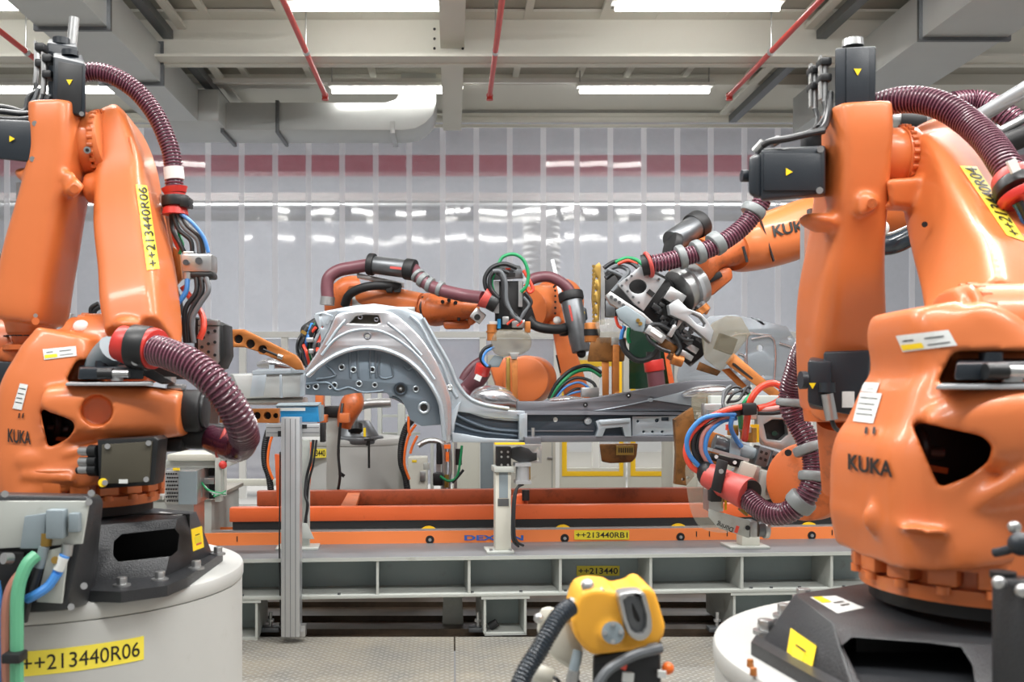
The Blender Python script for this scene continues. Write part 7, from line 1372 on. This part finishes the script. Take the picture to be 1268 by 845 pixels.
# servo rack beside the left robot
t = thing('servo_rack', 'pale perforated equipment rack with cut-off wires behind the left robot base', 'rack', (245, 625, 4.7))
B().m('beam').bx(204, 570, 278, 580, 4.75, .3, bev=.004).bx(266, 566, 273, 622, 4.7, .06, bev=.003).bx(273, 560, 278, 615, 4.75, .05).m('cream').bx(207, 563, 272, 571, 4.72, .3, bev=.004).out('rack_frame', None, t)
B().m('steel').bx(204, 583, 243, 625, 4.6, .25, bev=.004).bx(206, 625, 240, 814, 4.62, .2).m('mould').bx(221, 584, 243, 625, 4.595, .02).out('perforated_case', None, t)
b = B().m('dark')
for i in range(5):
    for j in range(8): b.cyl((206+i*3+(j % 2)*1.5, 587+j*4.8, 4.599), (206+i*3+(j % 2)*1.5, 587+j*4.8, 4.59), .0045, seg=6)
b.out('perforations', None, t)
B().m('dark').bx(244, 577, 266, 590, 4.85, .1).bx(244, 596, 266, 618, 4.85, .1).m('steel').bx(250, 592, 265, 600, 4.75, .08, bev=.003).cyl((247, 600, 4.7), (247, 616, 4.7), .016).out('rack_slots', None, t)
for i in range(7): B().m(['cable_green', 'paper', 'cable_grey', 'cable_palegreen', 'paper', 'cable_black', 'cable_green'][i]).tube([(250+i, 598+i*1.5, 4.7), (256+i*1.5, 606+i, 4.68), (266, 610+i*.8, 4.68), (280, 612-i*.6, 4.7)], .005).out('wire', None, t)
B().m('sticker').bx(214, 580, 222, 583, 4.59, .01).m('red').sph((276, 576, 4.7), .02).out('marks', None, t)
b = B().m('tread').box(Vector((-1.80, 5.78, .67)), (.95, .74, .02)); b.m('beam').box(Vector((-1.80, 5.78, .33)), (.9, .7, .66))
tag(b.out('tread_step'), 'raised tread plate step behind the left robot, at the end of the skid', 'step')
tag(B().m('white').bx(-60, 490, 12, 847, 4.2, .3, bev=.004).m('rail_orange').bx(-60, 515, 2, 640, 4.18, .02).out('side_cabinet'), 'pale cabinet with an orange edge at the far left behind the robot', 'cabinet')
# left edge dress hose
t = rob
B().hosey([(-10, 395, 3.9), (-2, 380, 3.9), (2, 360, 3.9), (4, 335, 3.9)], .03, pitch=.012, seg=14).m('rubber').cyl((3, 340, 3.9), (6, 328, 3.9), .04).m('steel').cyl((2, 330, 3.9), (9, 316, 3.9), .03).m('black').cyl((-6, 326, 3.9), (6, 322, 3.9), .035).out('edge_hose', 'rubber', t)
B().m('steel').bx(80, 388, 88, 410, 4.2, .05, bev=.004).bx(74, 396, 96, 406, 4.22, .05, bev=.004).out('bracket', None, t)
B().m('cable_black').tube([(122, 376, 4.1), (113, 382, 4.1), (115, 392, 4.1), (126, 396, 4.1), (128, 404, 4.1)], .010).tube([(124, 380, 4.1), (117, 386, 4.1), (120, 396, 4.1), (128, 400, 4.1)], .010).out('coiled_cable', None, t)
B().m('paper').hull([(112, 404, 4.0), (125, 392, 4.0), (122, 410, 4.0), (112, 404, 4.02), (125, 392, 4.02), (122, 410, 4.02)]).out('paper_tag', None, t)
# ================================================================ loose repeats become parts of their own
SINGLE = dict(drum_bolts='drum_bolt', flange_bolts='flange_bolt', anchor_bolts='anchor_bolt', screws='screw', box_screws='box_screw', lid_screws='lid_screw', motor_screws='motor_screw', forearm_bolts='forearm_bolt', disc_bolts='disc_bolt',
    plate_bolts='plate_bolt', rail_bolts='rail_bolt', bolt_holes='bolt_hole', surface_bolts='surface_bolt', plate_screws='plate_screw', end_plate='end_plate', joint_flange='joint_flange', hanger_bracket='hanger_bracket', rear_member_seam='member_seam',
    pressed_rib='pressed_rib', embossed_rib='embossed_rib', pillar_edge='pillar_edge', brass_fittings='brass_fitting', cable_glands='cable_gland', motor_connectors='motor_connector', small_blocks='small_block', gun_mechanism='mechanism_block',
    loose_parts='small_part', small_labels='small_label', stickers='sticker', slots='slot', slot_marks='slot_mark', grommets='grommet', steel_plates='steel_plate', shoe_slots='slot', plate_teeth='plate_tooth', rear_tubes='rear_tube', fittings='fitting',
    lower_plugs='plug', coloured_strips='strip', gun_fittings='fitting', valves='valve', pipes='pipe', marks='mark', upper_plate='upper_plate', linkage='linkage_piece', cylinder_unit='cylinder_unit', rack_slots='rack_slot', tip_block='tip_block',
    amber_cushion='clamp_cushion', clamp_jaw='clamp_jaw', seam='seam', boss='boss', cable='cable', sill_bead='sill_bead', lower_casting='lower_casting', plug_block='plug', frame_post='frame_post', side_rail='side_rail', hose_carrier='hose_carrier',
    lever_joint='lever_joint', upper_flange='upper_flange', hose_bracket='hose_bracket', terminal_cover='terminal_cover', grey_housing='grey_housing', joint_block='joint_block', window_lining='lining_piece', black_elbow='black_elbow', valve_block='valve_block', drum_seam='drum_seam')
for o in [o for o in SC.objects if o.type == 'MESH' and o.parent and o.name.split('.')[0] in SINGLE]:
    bm = bmesh.new(); bm.from_mesh(o.data); bm.faces.ensure_lookup_table(); seen = set(); isl = []
    for f in bm.faces:
        if f.index in seen: continue
        st = [f]; seen.add(f.index); g = []
        while st:
            a = st.pop(); g.append(a.index)
            for e_ in a.edges:
                for b_ in e_.link_faces:
                    if b_.index not in seen: seen.add(b_.index); st.append(b_)
        isl.append(g)
    if 1 < len(isl) <= 60:
        wl = Vector(o.location); base = SINGLE[o.name.split('.')[0]]; kids = list(o.children); first = None
        W0 = WL[o.name]; par = o.parent
        for g in isl:
            keep = set(g); c = bm.copy(); c.faces.ensure_lookup_table()
            bmesh.ops.delete(c, geom=[f for f in c.faces if f.index not in keep], context='FACES')
            me = bpy.data.meshes.new(base); c.to_mesh(me); c.free()
            mi = me.polygons[0].material_index; mt_ = o.data.materials[mi]
            for p_ in me.polygons: p_.material_index = 0
            me.materials.append(mt_); me.shade_smooth(); me.set_sharp_from_angle(angle=math.radians(35))
            me.transform(Matrix.Translation(W0))
            n_ = link(base, me, par)
            if first is None or len(me.vertices) > len(first.data.vertices): first = n_
        for k_ in kids:
            k_.location = k_.location+W0-WL[first.name]; k_.parent = first
        bpy.data.objects.remove(o)
    bm.free()
